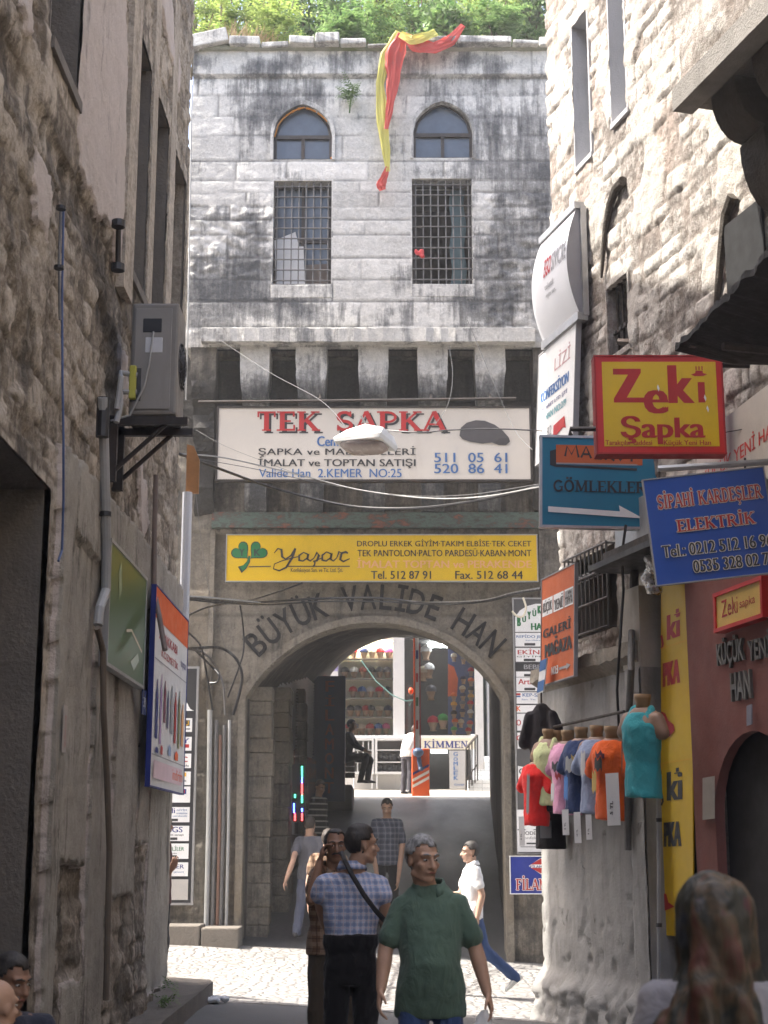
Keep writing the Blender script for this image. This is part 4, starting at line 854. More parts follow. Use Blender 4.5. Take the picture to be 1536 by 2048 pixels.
def heart(cx, cy, a, r):
    P = []
    for i in range(24):
        t = 2 * math.pi * i / 24; x = 16 * math.sin(t) ** 3 / 17; y = -(13 * math.cos(t) - 5 * math.cos(2 * t) - 2 * math.cos(3 * t) - math.cos(4 * t)) / 17
        P.append((cx + r * (x * math.cos(a) - y * math.sin(a)), cy + r * (x * math.sin(a) + y * math.cos(a))))
    return P[::-1]
for cx, cy, a in ((482, 1103, -.75), (515, 1103, .75)): s.poly(heart(cx, cy, a, 21), BLACK); s.poly(heart(cx, cy, a, 19), GREEN)
s.stroke([(499, 1112), (497, 1124), (490, 1134), (480, 1140)], [4, 6, 9, 15], BLACK, 'artwork'); s.stroke([(499, 1113), (496, 1125), (490, 1133), (483, 1138)], [2, 4, 6, 11], GREEN, 'artwork')
s.text('Y', 478, 1098, 489, 1112, BLACK, .03); s.text('K', 508, 1098, 521, 1112, BLACK, .03)
cv = lambda P: [(370 + x * .4818, 950 + y * .4818) for x, y in P]
for P, t in (([(370, 325), (385, 306), (400, 310), (403, 340), (418, 350), (440, 335), (458, 305)], [1.5, 3, 4.5, 4.5, 3, 3, 4]), ([(458, 305), (445, 345), (420, 385), (392, 398), (368, 390), (372, 370), (400, 358), (445, 345), (470, 340)], [4, 4.5, 4, 3, 2.5, 2, 2, 2, 2]),
    ([(510, 330), (492, 322), (474, 335), (474, 355), (490, 358), (508, 345), (512, 328), (508, 350), (520, 358), (536, 345)], [3, 2.5, 4, 4.5, 3, 3, 4.5, 4.5, 3, 2]), ([(536, 345), (548, 322), (556, 335), (548, 356), (532, 360)], [2, 4, 5, 4.5, 3]), ([(540, 362), (538, 374), (530, 382)], 3),
    ([(552, 352), (570, 345)], 2), ([(606, 328), (588, 320), (570, 334), (570, 354), (586, 358), (604, 345), (609, 326), (604, 350), (616, 358), (630, 345)], [3, 2.5, 4, 4.5, 3, 3, 4.5, 4.5, 3, 2]), ([(630, 345), (640, 318), (648, 326), (668, 320), (676, 326)], [2, 3.5, 4, 4.5, 3.5]), ([(650, 326), (644, 352), (658, 360), (684, 348)], [4, 4.5, 3.5, 2])): s.stroke(cv(P), t, BLACK)
s.stroke([(498, 1134), (542, 1133)], 2, BLACK, 'artwork'); s.stroke([(572, 1133), (700, 1133)], 2, BLACK, 'artwork'); s.text('Konfeksiyon San. ve Tic. Ltd. Şti.', 582, 1136, 686, 1147, BLACK, .01); s.done()
# directory boards
DKB = flat('board_black', (.035, .035, .04), .5); BOARDG = flat('board_grey', (.09, .09, .09), .6)
def plates(s, rows, x0, x1):
    for y0, y1, txts in rows:
        s.rect(x0, y0, x1, y1, WHITE, 'plate')
        for t in txts:
            if t[0] == 'rect': s.rect(*t[1:5], t[5])
            else: s.text(t[0], *t[1:5], t[5], .025)
s = front_sign('directory_board', 'tall dark directory board of shop name plates at the gate wall beside the pipes', 'sign', 296, 1337, 388, 1806, 21.22, .05, DKB, GALV, .03)
s.rect(300, 1341, 384, 1424, BLACK); s.poly([(300, 1424), (384, 1424), (376, 1420), (368, 1405), (360, 1385), (345, 1375), (300, 1372)], WHITE)
OCH = flat('ochre', srgb(226, 176, 40))
plates(s, [(1439, 1467, [('rect', 352, 1443, 376, 1455, BLACK), ('LU', 362, 1444, 374, 1454, OCH), ('rect', 340, 1460, 377, 1462, BLACK)]), (1477, 1505, [('SAY', 340, 1480, 376, 1490, NAVY), ('rect', 362, 1492, 376, 1499, RED)]), (1511, 1540, [('c', 362, 1517, 374, 1528, RED), ('moda', 355, 1533, 377, 1537, BLACK)]), (1547, 1574, [('rect', 352, 1549, 372, 1557, OCH), ('Giyim', 350, 1562, 372, 1570, BLACK)]), (1577, 1609, [('rect', 364, 1582, 373, 1592, NAVY), ('rect', 367, 1584, 370, 1590, RED)]),
  (1618, 1648, [('adi', 332, 1620, 352, 1630, NAVY), ('GİYİM', 355, 1621, 375, 1626, BLUE), ('KONFEKSİYON', 355, 1628, 376, 1632, BLUE), ('toptan perakende', 330, 1634, 376, 1638, BLUE), ('rect', 344, 1641, 358, 1646, BLACK)]), (1655, 1685, [('CGS', 334, 1657, 368, 1668, NAVY), ('giyim sanayi', 334, 1671, 370, 1676, BLACK), ('rect', 344, 1678, 358, 1683, BLACK)]), (1690, 1720, [('BAHRİYELİLER', 310, 1694, 372, 1704, GREEN), ('Şapka İmalatı', 334, 1707, 358, 1711, BLACK), ('rect', 344, 1713, 358, 1718, BLACK)]), (1727, 1754, [('GENÇLER', 312, 1731, 373, 1741, NAVY), ('ve ŞENATİ', 345, 1744, 373, 1748, BLUE)])], 300, 381)
s.rect(300, 1760, 382, 1800, flat('tin', (.45, .43, .40)), 'plate'); s.done()
s = front_sign('directory_board', 'narrow white directory board of name plates beneath an arched heading, behind the hanging shirts', 'sign', 1032, 1198, 1112, 1706, 21.2, .05, BOARDG, GALV, .02)
s.poly([(1034, 1266), (1110, 1266), (1110, 1212), (1094, 1208), (1076, 1208), (1058, 1213), (1044, 1222), (1034, 1236)], WHITE, 'plate')
for i, ch in enumerate('BÜYÜK'): s.text(ch, 1038 + i * 10.5, 1236 - i * 6, 1046 + i * 10.5, 1252 - i * 6 + (2 if ch == 'B' else 0), GREEN, .05)
s.text('HAN', 1066, 1248, 1100, 1262, GREEN, .05)
plates(s, [(1268, 1296, [('REPİDO JEANS', 1036, 1271, 1106, 1280, BLUE), ('konfeksiyon', 1055, 1282, 1100, 1285, BLUE), ('rect', 1052, 1289, 1074, 1294, BLACK)]), (1299, 1327, [('EKİN', 1038, 1300, 1082, 1312, RED), ('GİYİM', 1036, 1314, 1084, 1318, BLACK), ('rect', 1050, 1321, 1074, 1326, BLACK)]), (1330, 1345, [('rect', 1033, 1330, 1110, 1345, BLACK), ('BEBEK', 1050, 1333, 1096, 1342, GREYT)]), (1347, 1358, [('rect', 1050, 1352, 1074, 1357, BLACK)]), (1359, 1387, [('Artı', 1038, 1362, 1064, 1373, RED), ('İÇ GİYİM', 1066, 1362, 1096, 1366, BLACK), ('rect', 1050, 1380, 1072, 1385, BLACK)]), (1389, 1412, [('rect', 1034, 1391, 1042, 1395, RED), ('rect', 1034, 1396, 1042, 1399, BLUE), ('KEP-SAN', 1046, 1391, 1092, 1398, BLUE), ('San. Tic. Ltd.', 1044, 1402, 1090, 1405, BLUE)]), (1415, 1430, [('K', 1034, 1417, 1042, 1427, ORANGE)]), (1432, 1466, [('O', 1033, 1444, 1042, 1456, RED)]), (1470, 1502, [('GÜL', 1032, 1473, 1070, 1486, RED), ('giyim san.', 1036, 1489, 1066, 1492, BLACK)])], 1034, 1110)
s.poly([(1034, 1536), (1034, 1562), (1080, 1572), (1080, 1544)], WHITE, 'plate'); s.text('Ço', 1036, 1541, 1056, 1555, BLACK, .03); s.poly([(1030, 1648), (1056, 1668), (1080, 1640), (1056, 1618)], WHITE, 'plate')
plates(s, [(1622, 1660, [('moda', 1062, 1630, 1090, 1638, BLUE)]), (1662, 1704, [('MODELSAN', 1038, 1664, 1092, 1671, BLACK), ('konfeksiyon', 1038, 1674, 1092, 1681, GREYT), ('rect', 1048, 1686, 1080, 1689, BLACK), ('rect', 1036, 1693, 1100, 1695, GREYT)])], 1030, 1110); s.done()
s = front_sign('shop_sign', 'blue sign with red outlined FİLAMONT lettering and diamond badge low on the wall', 'sign', 1021, 1713, 1145, 1787, 21.02, .03, flat('deep_blue', srgb(34, 52, 140), .4), WHITE, .012)
s.poly([(1058, 1732), (1082, 1749), (1107, 1732), (1082, 1716)], WHITE); s.poly([(1062, 1729), (1103, 1729), (1082, 1717)], RED); s.poly([(1062, 1736), (1082, 1747), (1103, 1736)], RED); s.text('FİLAMONT', 1061, 1729, 1104, 1736, NAVY, .03)
for dx, dy in ((-1.2, 0), (1.2, 0), (0, 1.2), (0, -1.2)): s.slab('FİLAMONT', 1032 + dx, 1758 + dy, 1138 + dx, 1780 + dy, WHITE)
s.slab('FİLAMONT', 1032, 1758, 1138, 1780, RED); s.done()
# ------------------------------------------------------------------ signs over the street, right
def bracket(root, pts, r=.018, mat=STEELD): MB().tube(pts, r, 6).build('bracket', mat, root)
s = front_sign('hanging_sign', 'yellow hanging sign in a thick red frame reading Zeki Şapka', 'sign', 1193, 713, 1446, 906, 11.0, .14, REDFR, flat('red_edge', srgb(160, 34, 34)), .012)
s.rect(1206, 724, 1435, 893, YELLOW); s.poly([(1228, 738), (1284, 738), (1284, 746), (1254, 796), (1290, 796), (1290, 806), (1228, 806), (1228, 798), (1258, 750), (1228, 750)][::-1], RED)
s.text('e', 1287, 781, 1337, 828, RED, .05); s.text('k', 1337, 731, 1390, 807, RED, .05); s.rect(1397, 765, 1411, 806, RED)
s.poly([(1384, 750), (1393, 747), (1394, 742), (1408, 742), (1409, 747), (1417, 749), (1409, 753), (1392, 753)][::-1], RED)
for x in (1394, 1400, 1406): s.rect(x, 733, x + 2.4, 741, RED)
s.text('Şapka', 1239, 833, 1408, 889, RED, .045); s.text('Tarakçılar caddesi', 1208, 881, 1301, 893, RED, .02); s.text('Küçük Yeni Han', 1324, 881, 1418, 893, RED, .02)
for x, y in ((1317, 770), (1410, 790), (1414, 812)): s.poly([(x, y), (x + 3, y + 8), (x + 1, y + 14), (x - 2, y + 6)], WHITE)
bracket(s.root, [at(1141, 870, 11.04), at(1141, 858, 11.04), at(1196, 858, 11.02)], .02); q = at(1446, 730, 11.02); bracket(s.root, [q, V((2.95, 11.05, q.z))], .022); s.done()
s = Sign('hanging_sign', 'teal hanging sign with orange MASKOT strip and a white arrow pointing to the shops', 'sign', at(1084, 874, 12.7), at(1312, 879, 12.7), at(1084, 1050, 12.7), 228, 176, .07, TEAL, GALV, .022); s.ox, s.oy = 1084, 874
s.poly([(1100, 902), (1112, 898), (1112, 929), (1273, 933), (1273, 938), (1112, 934), (1100, 930)][::-1], BLACK); s.rect(1112, 889, 1284, 927, ORANGED); s.rect(1112, 925, 1274, 928, GREYT)
for P in ([(1130, 912), (1134, 892), (1143, 908), (1152, 890), (1157, 914)], [(1162, 914), (1172, 892), (1182, 915)], [(1165, 907), (1179, 907)], [(1204, 895), (1190, 897), (1191, 904), (1203, 907), (1202, 916), (1189, 915)], [(1212, 893), (1211, 918)], [(1226, 894), (1212, 906), (1228, 919)], [(1240, 896), (1233, 907), (1240, 918), (1249, 908), (1240, 896)], [(1256, 897), (1274, 899)], [(1265, 898), (1262, 920)]): s.stroke(P, 4.2, BLACK)
s.slab('GÖMLEKLERİ', 1106, 960, 1302, 983, BLACK); s.poly([(1096, 1013), (1238, 1020), (1236, 1008), (1284, 1033), (1096, 1024)][::-1], WHITE)
bracket(s.root, [at(1306, 880, 12.68), at(1306, 850, 12.68), V((2.6, 12.68, at(1306, 850, 12.68).z))], .018); s.done()
s = Sign('hanging_sign', 'royal blue tilted sign reading SİPAHİ KARDEŞLER ELEKTRİK with phone numbers', 'sign', at(1286, 961, 10.2), at(1526, 934, 10.2), at(1314, 1171, 10.2), 240, 212, .03, ROYAL, GREYT, .008)
for t, x0, y0, x1, y1 in (('SİPAHİ KARDEŞLER', 22, 34, 230, 62), ('ELEKTRİK', 54, 88, 208, 112)):
    for dx, dy in ((-1.4, 0), (1.4, 0), (0, 1.4), (0, -1.4)): s.slab(t, x0 + dx, y0 + dy, x1 + dx, y1 + dy, CREAM)
    s.slab(t, x0, y0, x1, y1, RED)
for t, x0, y0, x1, y1 in (('Tel.: 0212 512 16 96', 18, 136, 236, 160), ('0535 328 02 72', 74, 172, 236, 196)): s.text(t, x0 - 1, y0 - 1, x1 + 1, y1 + 1, CREAM, .06); s.text(t, x0, y0, x1, y1, BLACK, .02)
p0 = at(1315, 938, 10.2); p1 = V((3.2, 10.2, at(1536, 915, 10.2).z)); bracket(s.root, [p0, p1], .024, GALV)
for x, y in ((1318, 958), (1490, 938)): MB().tube([at(x, y, 10.2), at(x, y - 22, 10.2)], .008, 6).build('hanger', STEELD, s.root)
s.done()
s = Sign('shop_sign', 'orange wall sign with white KÜÇÜK YENİ HAN blocks above the shirts', 'sign', on_r(1084, 1160, .42), on_r(1150, 1127, .42), on_r(1082, 1372, .42), 66, 212, .03, ORANGED, GREYT, .01)
for i, (t, x0, x1) in enumerate((('KÜÇÜK', 3, 22), ('YENİ', 26, 44), ('HAN', 48, 63))): s.rect(x0 - 1, 42, x1 + 1, 76, WHITE); s.text(t, x0, 45, x1, 73, flat('ink', (.10, .09, .085)), .03)
s.text('GALERİ', 4, 96, 60, 120, BLACK, .03); s.text('MAĞAZA', 8, 124, 62, 160, BLACK, .03); s.text('NO:3', 22, 182, 36, 198, WHITE, .03); s.poly([(38, 188), (52, 188), (52, 184), (60, 190), (52, 197), (52, 193), (38, 193)][::-1], GREYT); s.done()
s = Sign('banner', 'small blue and white striped banner hanging below the orange wall sign', 'banner', on_r(1081, 1322, .50), on_r(1094, 1316, .50), on_r(1074, 1388, .50), 14, 66, .01, WHITE)
for y in (0, 42): s.rect(0, y, 14, y + 22, BLUE)
s.done()
# curved lightbox
lt = thing('lightbox_sign', 'curved white lightbox sign with red and dark lettering high on the rubble wall', 'sign', tuple(on_r(1150, 640, .1)))
tn, tf = tt(1143, 530, .2), tt(1072, 560, .2); zt_, zb_ = zz(1143, 424, .12), zz(1150, 640, .12); zc, hh = (zt_ + zb_) / 2, (zt_ - zb_) / 2
bul = lambda z: .12 + .13 * (1 - ((z - zc) / hh) ** 2)
q = MB(); zs = fr(zb_, zt_, 20); m = Mat('lightbox_face'); m.put('Base Color', m.mix(m.noise(2, 5), (.66, .67, .69), (.74, .75, .77))); m.put('Roughness', .3); FACE = m.m
q.add([rw(t, z, bul(z)) for z in zs for t in (tf, tn)], [(2 * i, 2 * i + 1, 2 * i + 3, 2 * i + 2) for i in range(20)]); q.build('face', FACE, lt, True)
q = MB(); P = [(.06, zb_)] + [(bul(z) - .004, z) for z in zs] + [(.06, zt_)]
CG = flat('casing_grey', (.26, .255, .27), .5)
for tq in (tn - .03, tf): MB().prism([(o, z) for o, z in P], rw(tq, 0), RN, UP, REX, .03).build('end_cap', CG, lt)
q = MB(); rbox(q, tf, tn + .02, zb_ - .05, zb_ + .03, .05, .16); rbox(q, tf, tn + .02, zt_ - .03, zt_ + .04, .05, .16); rbox(q, tn - .01, tn + .03, zb_, zt_, .04, .10); q.build('casing', GALV, lt)
def lb_text(txt, u0, u1, z0, z1, mat):
    vs, fs = glyphs(txt, .02); a0, b0, a1, b1 = min(v[0] for v in vs), min(v[1] for v in vs), max(v[0] for v in vs), max(v[1] for v in vs)
    MB().add([rw(tf + (tn - tf) * (u0 + (x - a0) / (a1 - a0) * (u1 - u0)), z0 + (y - b0) / (b1 - b0) * (z1 - z0), bul(z0 + (y - b0) / (b1 - b0) * (z1 - z0)) + .006) for x, y in vs], fs).build('lettering', mat, lt)
lb_text('EGO', .36, .56, zc + .02, zc + .22, RED); lb_text('SIVICRE', .58, .97, zc + .02, zc + .22, GREYT); lb_text('tekstil', .38, .62, zc - .12, zc - .06, GREYT); lb_text('giyim san.', .38, .66, zc - .22, zc - .16, GREYT)
s = Sign('shop_sign', 'tall white sign with blue KONFEKSİYON lettering below the curved lightbox', 'sign', on_r(1079, 712, .13), on_r(1153, 646, .13), on_r(1072, 930, .13), 76, 232, .05, WHITEP, GREYT, .012)
s.text('LİZİ', 34, 26, 66, 62, flat('thin_red', srgb(190, 150, 150)), -.005); s.text('KONFEKSİYON', 6, 78, 64, 108, BLUE, .02); s.text('TİCARET LTD ŞTİ', 6, 118, 62, 130, NAVY, .01); s.text('HAN NO:2/9', 18, 138, 60, 152, flat('thin_teal', srgb(90, 160, 170)), .01); s.text('82', 22, 170, 32, 190, GREYT); s.poly([(36, 176), (58, 172), (62, 200), (56, 194), (36, 204)][::-1], RED); s.done()
s = Sign('cloth_banner', 'white cloth banner with red KÜÇÜK YENİ HAN lettering stretched on the rubble wall', 'banner', on_r(1392, 880, .16), on_r(1580, 735, .16), on_r(1398, 1046, .16), 190, 170, .008, flat('banner_cloth', (.60, .565, .52), .9))
RB = flat('banner_red', srgb(206, 70, 66)); s.text('KÜÇÜK YENİ HAN', 12, 66, 166, 108, RB, .01); s.text('N      K  A      A', 10, 124, 160, 152, RB, .01); s.done()
s = Sign('vertical_banner', 'tall yellow banner with red and black hat shop lettering beside the red front', 'banner', on_r(1322, 1166, .10), on_r(1384, 1140, .10), on_r(1322, 1870, .10), 60, 704, .012, YELLOW)
for x0, y0, x1, y1, t, mt in ((12, 72, 38, 122, 'ki', RED), (4, 166, 38, 214, 'PKA', RED), (12, 386, 42, 442, 'ki', BLACK), (6, 484, 40, 532, 'PKA', BLACK)): s.text(t, x0, y0, x1, y1, mt, .03)
for y, mt in ((66, RED), (380, BLACK)): s.rect(30, y, 36, y + 8, mt); s.rect(27, y + 9, 39, y + 11.5, mt); s.stroke([(2, y + 42), (5, y + 62), (2, y + 70)], 4, mt)
s.poly([(2, 262), (10, 268), (16, 284), (26, 294), (28, 306), (18, 316), (2, 320)][::-1], RED); s.poly([(2, 622), (12, 624), (16, 640), (28, 648), (10, 656), (2, 654)][::-1], RED); s.rect(0, 134, 60, 136, OCH); s.rect(0, 366, 60, 368, OCH); s.done()
s = Sign('wall_sign', 'small pale yellow sign in a red frame above the KÜÇÜK YENİ HAN letters', 'sign', on_r(1432, 1194, .20), on_r(1522, 1160, .20), on_r(1434, 1258, .20), 90, 64, .09, flat('pale_yellow', srgb(222, 186, 96)), REDFR, .03, proud=.012)
s.text('Zeki', 11, 12, 44, 46, RED, .0); s.text('sapka', 48, 22, 78, 44, RED, .0); s.done()
s = Sign('paper_notice', 'torn pasted paper notice on the red wall by the arched doorway', 'notice', on_r(1405, 1556, .15), on_r(1429, 1552, .15), on_r(1405, 1640, .15), 24, 84, .003, flat('old_paper', (.42, .38, .33), .9, .25, .3)); s.done()
s = Sign('wall_plate', 'small grey number plate above the arched doorway of the red front', 'plate', on_r(1493, 1412, .16), on_r(1503, 1408, .16), on_r(1493, 1452, .16), 10, 42, .008, flat('plate_blue_grey', (.25, .25, .30))); s.done()
# ------------------------------------------------------------------ signs on the left wall
m = Mat('poster_print'); sx = m.node('ShaderNodeSeparateXYZ', [m.co]); n = m.noise(2.6, 5, .6, m.vec((1, 1.2, .7)), 1.2)
zp = on_x(255, 1250, LX).z; k = m.mth('ADD', m.mth('MULTIPLY', m.mth('SUBTRACT', sx.outputs[2], zp - .5), .75), m.mth('MULTIPLY', n, .45))
m.put('Base Color', m.ramp(k, [(.2, (.04, .11, .03)), (.42, (.16, .30, .07)), (.55, (.07, .14, .05)), (.7, (.26, .36, .09)), (.85, (.60, .56, .08)), (1, (.50, .50, .14))])); m.put('Roughness', .3); POSTER = m.m
X_ = LX + .13
def lsign(name, label, cat, X, x0, yt0, x1, yt1, yb0, **kw):
    a, b = on_x(x0, yt0, X), on_x(x1, yt1, X); zb = on_x(x0, yb0, X).z; z = (a.z + b.z) / 2
    return Sign(name, label, cat, (X, a.y, z), (X, b.y, z), (X, a.y, zb), 100, 100, **kw)
s = lsign('advert_poster', 'green and yellow poster board on the left wall beneath the grey pipe', 'poster', X_, 223, 1080, 293, 1164, 1331, thick=.05, board=POSTER, frame=GALV, fw=.025)
lf_ = flat('pale_leaf', (.30, .36, .20)); s.poly([(20, 20), (26, 8), (30, 30), (24, 42)], lf_); s.stroke([(46, 62), (60, 58), (92, 70)], 2.5, CREAM); s.poly([(60, 86), (80, 74), (84, 80), (70, 92)], flat('white_gloss', (.5, .58, .5))); s.done()
s = lsign('shop_sign', 'large white sign with orange top band and bottle pictures jutting from the left wall', 'sign', -1.90, 312, 1166, 376, 1248, 1574, thick=.035, board=WHITEP, frame=NAVY, fw=.012)
s.rect(0, 0, 100, 16, ORANGE); s.text('AYAKKABI', 12, 20, 66, 25, RED, .02); s.text('KOZMETİK', 20, 28, 70, 33, RED, .02); s.text('toptan', 78, 26, 96, 31, NAVY, .01); s.rect(2, 36, 98, 36.6, GREYT); s.rect(2, 84, 98, 84.6, GREYT)
for i, (x, y, w, h, mt) in enumerate(((8, 46, 7, 30, NAVY), (20, 42, 5, 36, flat('lilac', srgb(168, 140, 180))), (30, 44, 6, 22, flat('wine', srgb(120, 60, 80))), (40, 48, 5, 20, flat('slate', srgb(90, 90, 120))), (50, 44, 7, 26, GREYT), (62, 46, 6, 28, RED), (74, 44, 6, 32, flat('olive_', srgb(130, 130, 90))), (85, 50, 7, 24, PINK), (10, 80, 8, 3, NAVY), (24, 78, 6, 5, RED), (46, 76, 8, 6, flat('sky_', srgb(150, 170, 200))), (66, 78, 10, 5, ORANGE))):
    s.poly([(x, y + h), (x + w, y + h), (x + w, y + h * .25), (x + w * .7, y + h * .12), (x + w * .66, y), (x + w * .34, y), (x + w * .3, y + h * .12), (x, y + h * .25)], mt)
s.rect(6, 87, 90, 96, flat('rose', srgb(226, 200, 204))); s.text('indirim', 60, 88, 92, 94, ORANGE, .02)
for y in (20, 80):
    q = s.pt(4, y, -.1); MB().tube([q, q - V((.14, 0, 0))], .02, 6).build('bracket', STEELD, s.root)
s.done()
s = lsign('wall_plate', 'little blue house number plate on the left wall under the green poster', 'plate', LX + .13, 286, 1378, 293, 1382, 1428, thick=.008, board=flat('enamel_blue', srgb(52, 66, 110), .3)); s.text('31', 20, 30, 80, 70, WHITE, .02); s.done()
s = lsign('paper_notice', 'strip of peeling paper with red print on the cement panel', 'notice', LX + .10, 128, 1410, 136, 1412, 1505, thick=.003, board=flat('old_paper2', (.44, .40, .36), .9, .25, .3)); s.text('SATILIK', 30, 20, 70, 90, flat('faded_red', srgb(170, 100, 90)), 0); s.done()
# ------------------------------------------------------------------ air conditioner and pipes on the left wall
ac = thing('air_conditioner', 'grey outdoor air conditioner on an iron bracket on the left wall', 'air conditioner', (-1.7, 11.1, 4.7))
x0, x1, y0, y1, z0, z1 = -1.90, -1.545, 10.72, 11.12, 4.72, 5.60
MB().obox(((x0 + x1) / 2, (y0 + y1) / 2, (z0 + z1) / 2), (x1 - x0, y1 - y0, z1 - z0), m=0, bev=.02).build('casing', GREYPAINT, ac)
f = lambda px, py: at(px, py, y0 - .01)
def face(x_0, z_0, x_1, z_1, mt, nm, d=.012):
    return MB().obox(((x_0 + x_1) / 2, y0 - d / 2, (z_0 + z_1) / 2), (x_1 - x_0, d, z_1 - z_0), bev=.004).build(nm, mt, ac)
face(x0 + .03, z0 + .04, x1 - .05, z1 - .05, M('grey_enamel_light', (.25, .235, .215), .5, .12, 3, dirt=.25, dirtcol=(.08, .07, .06)), 'service_panel'); face(x0 + .09, z1 - .24, x0 + .23, z1 - .13, BLACKP, 'terminal_recess', .016); face(x0 + .11, z1 - .40, x0 + .24, z1 - .28, flat('label_white', (.55, .55, .56)), 'rating_label', .015); face(x0 + .01, z0 + .1, x0 + .09, z0 + .36, M('grey_dark_valve', (.05, .05, .05), .6), 'valve_recess', .014)
q = MB()
for r in (.05, .09, .12, .15, .18): q.tube([V((x1 + .02 - .03 * (r / .18) ** 2 + .01, (y0 + y1) / 2 + .02 + r * math.cos(a), (z0 + z1) / 2 + r * math.sin(a))) for a in fr(0, 2 * math.pi, 28)], .006, 5)
for a in fr(0, math.pi * 2, 12)[:-1]: q.tube([V((x1 + .03, (y0 + y1) / 2 + .02, (z0 + z1) / 2)), V((x1 + .004, (y0 + y1) / 2 + .02 + .18 * math.cos(a), (z0 + z1) / 2 + .18 * math.sin(a)))], .006, 5)
q.build('fan_grille', BLACKP, ac)
q = MB()
for y in (10.76, 11.06): q.box((LX, y - .025, z0 - .07), (-1.46, y + .025, z0 - .015)); q.tube([(LX + .03, y, z0 - .45), (-1.62, y, z0 - .06)], .018, 6); q.box((LX + .0, y - .025, z0 - .5), (LX + .08, y + .025, z0 + .0))
q.box((-1.92, 10.74, z0 - .014), (-1.55, 11.08, z0 - .002)); q.build('bracket', STEELD, ac)
YT = flat('yellow_tape', (.42, .40, .06)); q = MB()
q.tube([V((x0 + .06, y0 - .02, z0 + .30)), V((x0 - .06, y0 - .05, z0 + .31)), V((LX + .12, y0 - .12, z0 + .25)), V((LX + .10, y0 - .14, z0 + .0))], .022, 8); q.tube([V((x0 + .06, y0 - .02, z0 + .17)), V((x0 - .05, y0 - .05, z0 + .16)), V((LX + .12, y0 - .1, z0 + .05)), V((LX + .1, y0 - .14, z0 - .1))], .022, 8); q.build('refrigerant_pipe', CABLEG, ac)
q = MB(); q.obox((x0 + .03, y0 - .03, z0 + .24), (.05, .05, .26), bev=.01); q.build('insulation_tape', YT, ac)
q = MB().tube([(x0 + .17, y0 - .025, z1 - .24), (x0 + .15, y0 - .05, z1 - .5), (x0 + .12, y0 - .06, z0 + .2), (x0 + .02, y0 - .05, z0 - .02), (x0 - .12, y0 - .05, z0 - .06)], .008, 6); q.build('power_cord', CABLEG, ac)
def pipe(name, label, pts, r, mat, extra=None, cat='pipe', group=None):
    t = thing(name, label, cat, tuple(pts[-1]), group); MB().tube(pts, r, 10).build('tube', mat, t)
    for p in extra or []:
        MB().tube([p[0] - V((0, 0, p[1] / 2)), p[0] + V((0, 0, p[1] / 2))], p[2], 10).build('clamp', BLACKP, t)
    return t
oxp = lambda x, y, o=.12: on_x(x, y, LX + o)
pipe('drain_pipe', 'grey wrapped pipe running down the left wall from the air conditioner', [oxp(205, 795), oxp(208, 880), oxp(211, 1000), oxp(213, 1100), oxp(212, 1180), oxp(199, 1218), oxp(196, 1250)], .034, CABLEG, [(oxp(211, 1028), .03, .042), (oxp(206, 835), .28, .046)])
pipe('conduit', 'brown conduit dropping down the cement wall below the grey pipe', [oxp(194, 1255), oxp(206, 1300, .13), oxp(207, 1420, .13), oxp(214, 1560, .13), oxp(219, 1700, .13), oxp(212, 2000, .13)], .022, M('brown_tube', (.14, .11, .08), .6))
pipe('cable', 'blue cable hanging down the left wall over the dark door', [oxp(127, 415, .09), oxp(124, 600, .1), oxp(125, 760, .13), oxp(127, 880, .15), oxp(127, 1000, .15), oxp(124, 1100, .15), oxp(117, 1122, .15)], .007, CABLEB, None, 'cable')
pipe('cable', 'grey rusty wire fixed up the rubble above the blue cable', [oxp(122, 412, .07), oxp(118, 520, .08), oxp(120, 640, .1)], .009, IRONW, [(oxp(122, 416), .02, .03), (oxp(118, 535), .02, .03)], 'cable')
pipe('downpipe', 'short dark iron pipe on the wall beside the tall slot windows', [oxp(237, 440, .1), oxp(236, 545, .1)], .02, STEELD, [(oxp(237, 448), .05, .05), (oxp(236, 535), .05, .05)])
pipe('downpipe', 'thin brown downpipe on the left wall near the white sign', [oxp(312, 950, .1), oxp(309, 1060, .1), oxp(308, 1180, .12), oxp(318, 1230, .2), oxp(330, 1300, .28)], .022, M('brown_tube2', (.16, .12, .10), .6))
pipe('downpipe', 'white plastic drainpipe at the end corner of the left wall', [V((-1.98, 14.72, at(353, 985, 14.72).z)), V((-1.98, 14.72, at(347, 1200, 14.72).z)), V((-1.98, 14.72, 2.2))], .05, PVC)
MB().obox((-1.95, 14.76, at(362, 935, 14.76).z), (.13, .04, .50), bev=.004).build('x', WOOD) if False else None
t = thing('wooden_board', 'orange-brown board fixed at the left wall corner above the white drainpipe', 'board', (-1.93, 14.75, 4.2)); za, zb = at(362, 890, 14.75).z, at(362, 988, 14.75).z
MB().prism([(-.05, zb), (.08, zb), (.08, za - .16), (.02, za - .02), (-.05, za)], V((-1.95, 14.75, 0)), V((1, 0, 0)), UP, V((0, -1, 0)), .03).build('panel', M('orange_wood', (.42, .20, .07), .6, .25, 6), t)
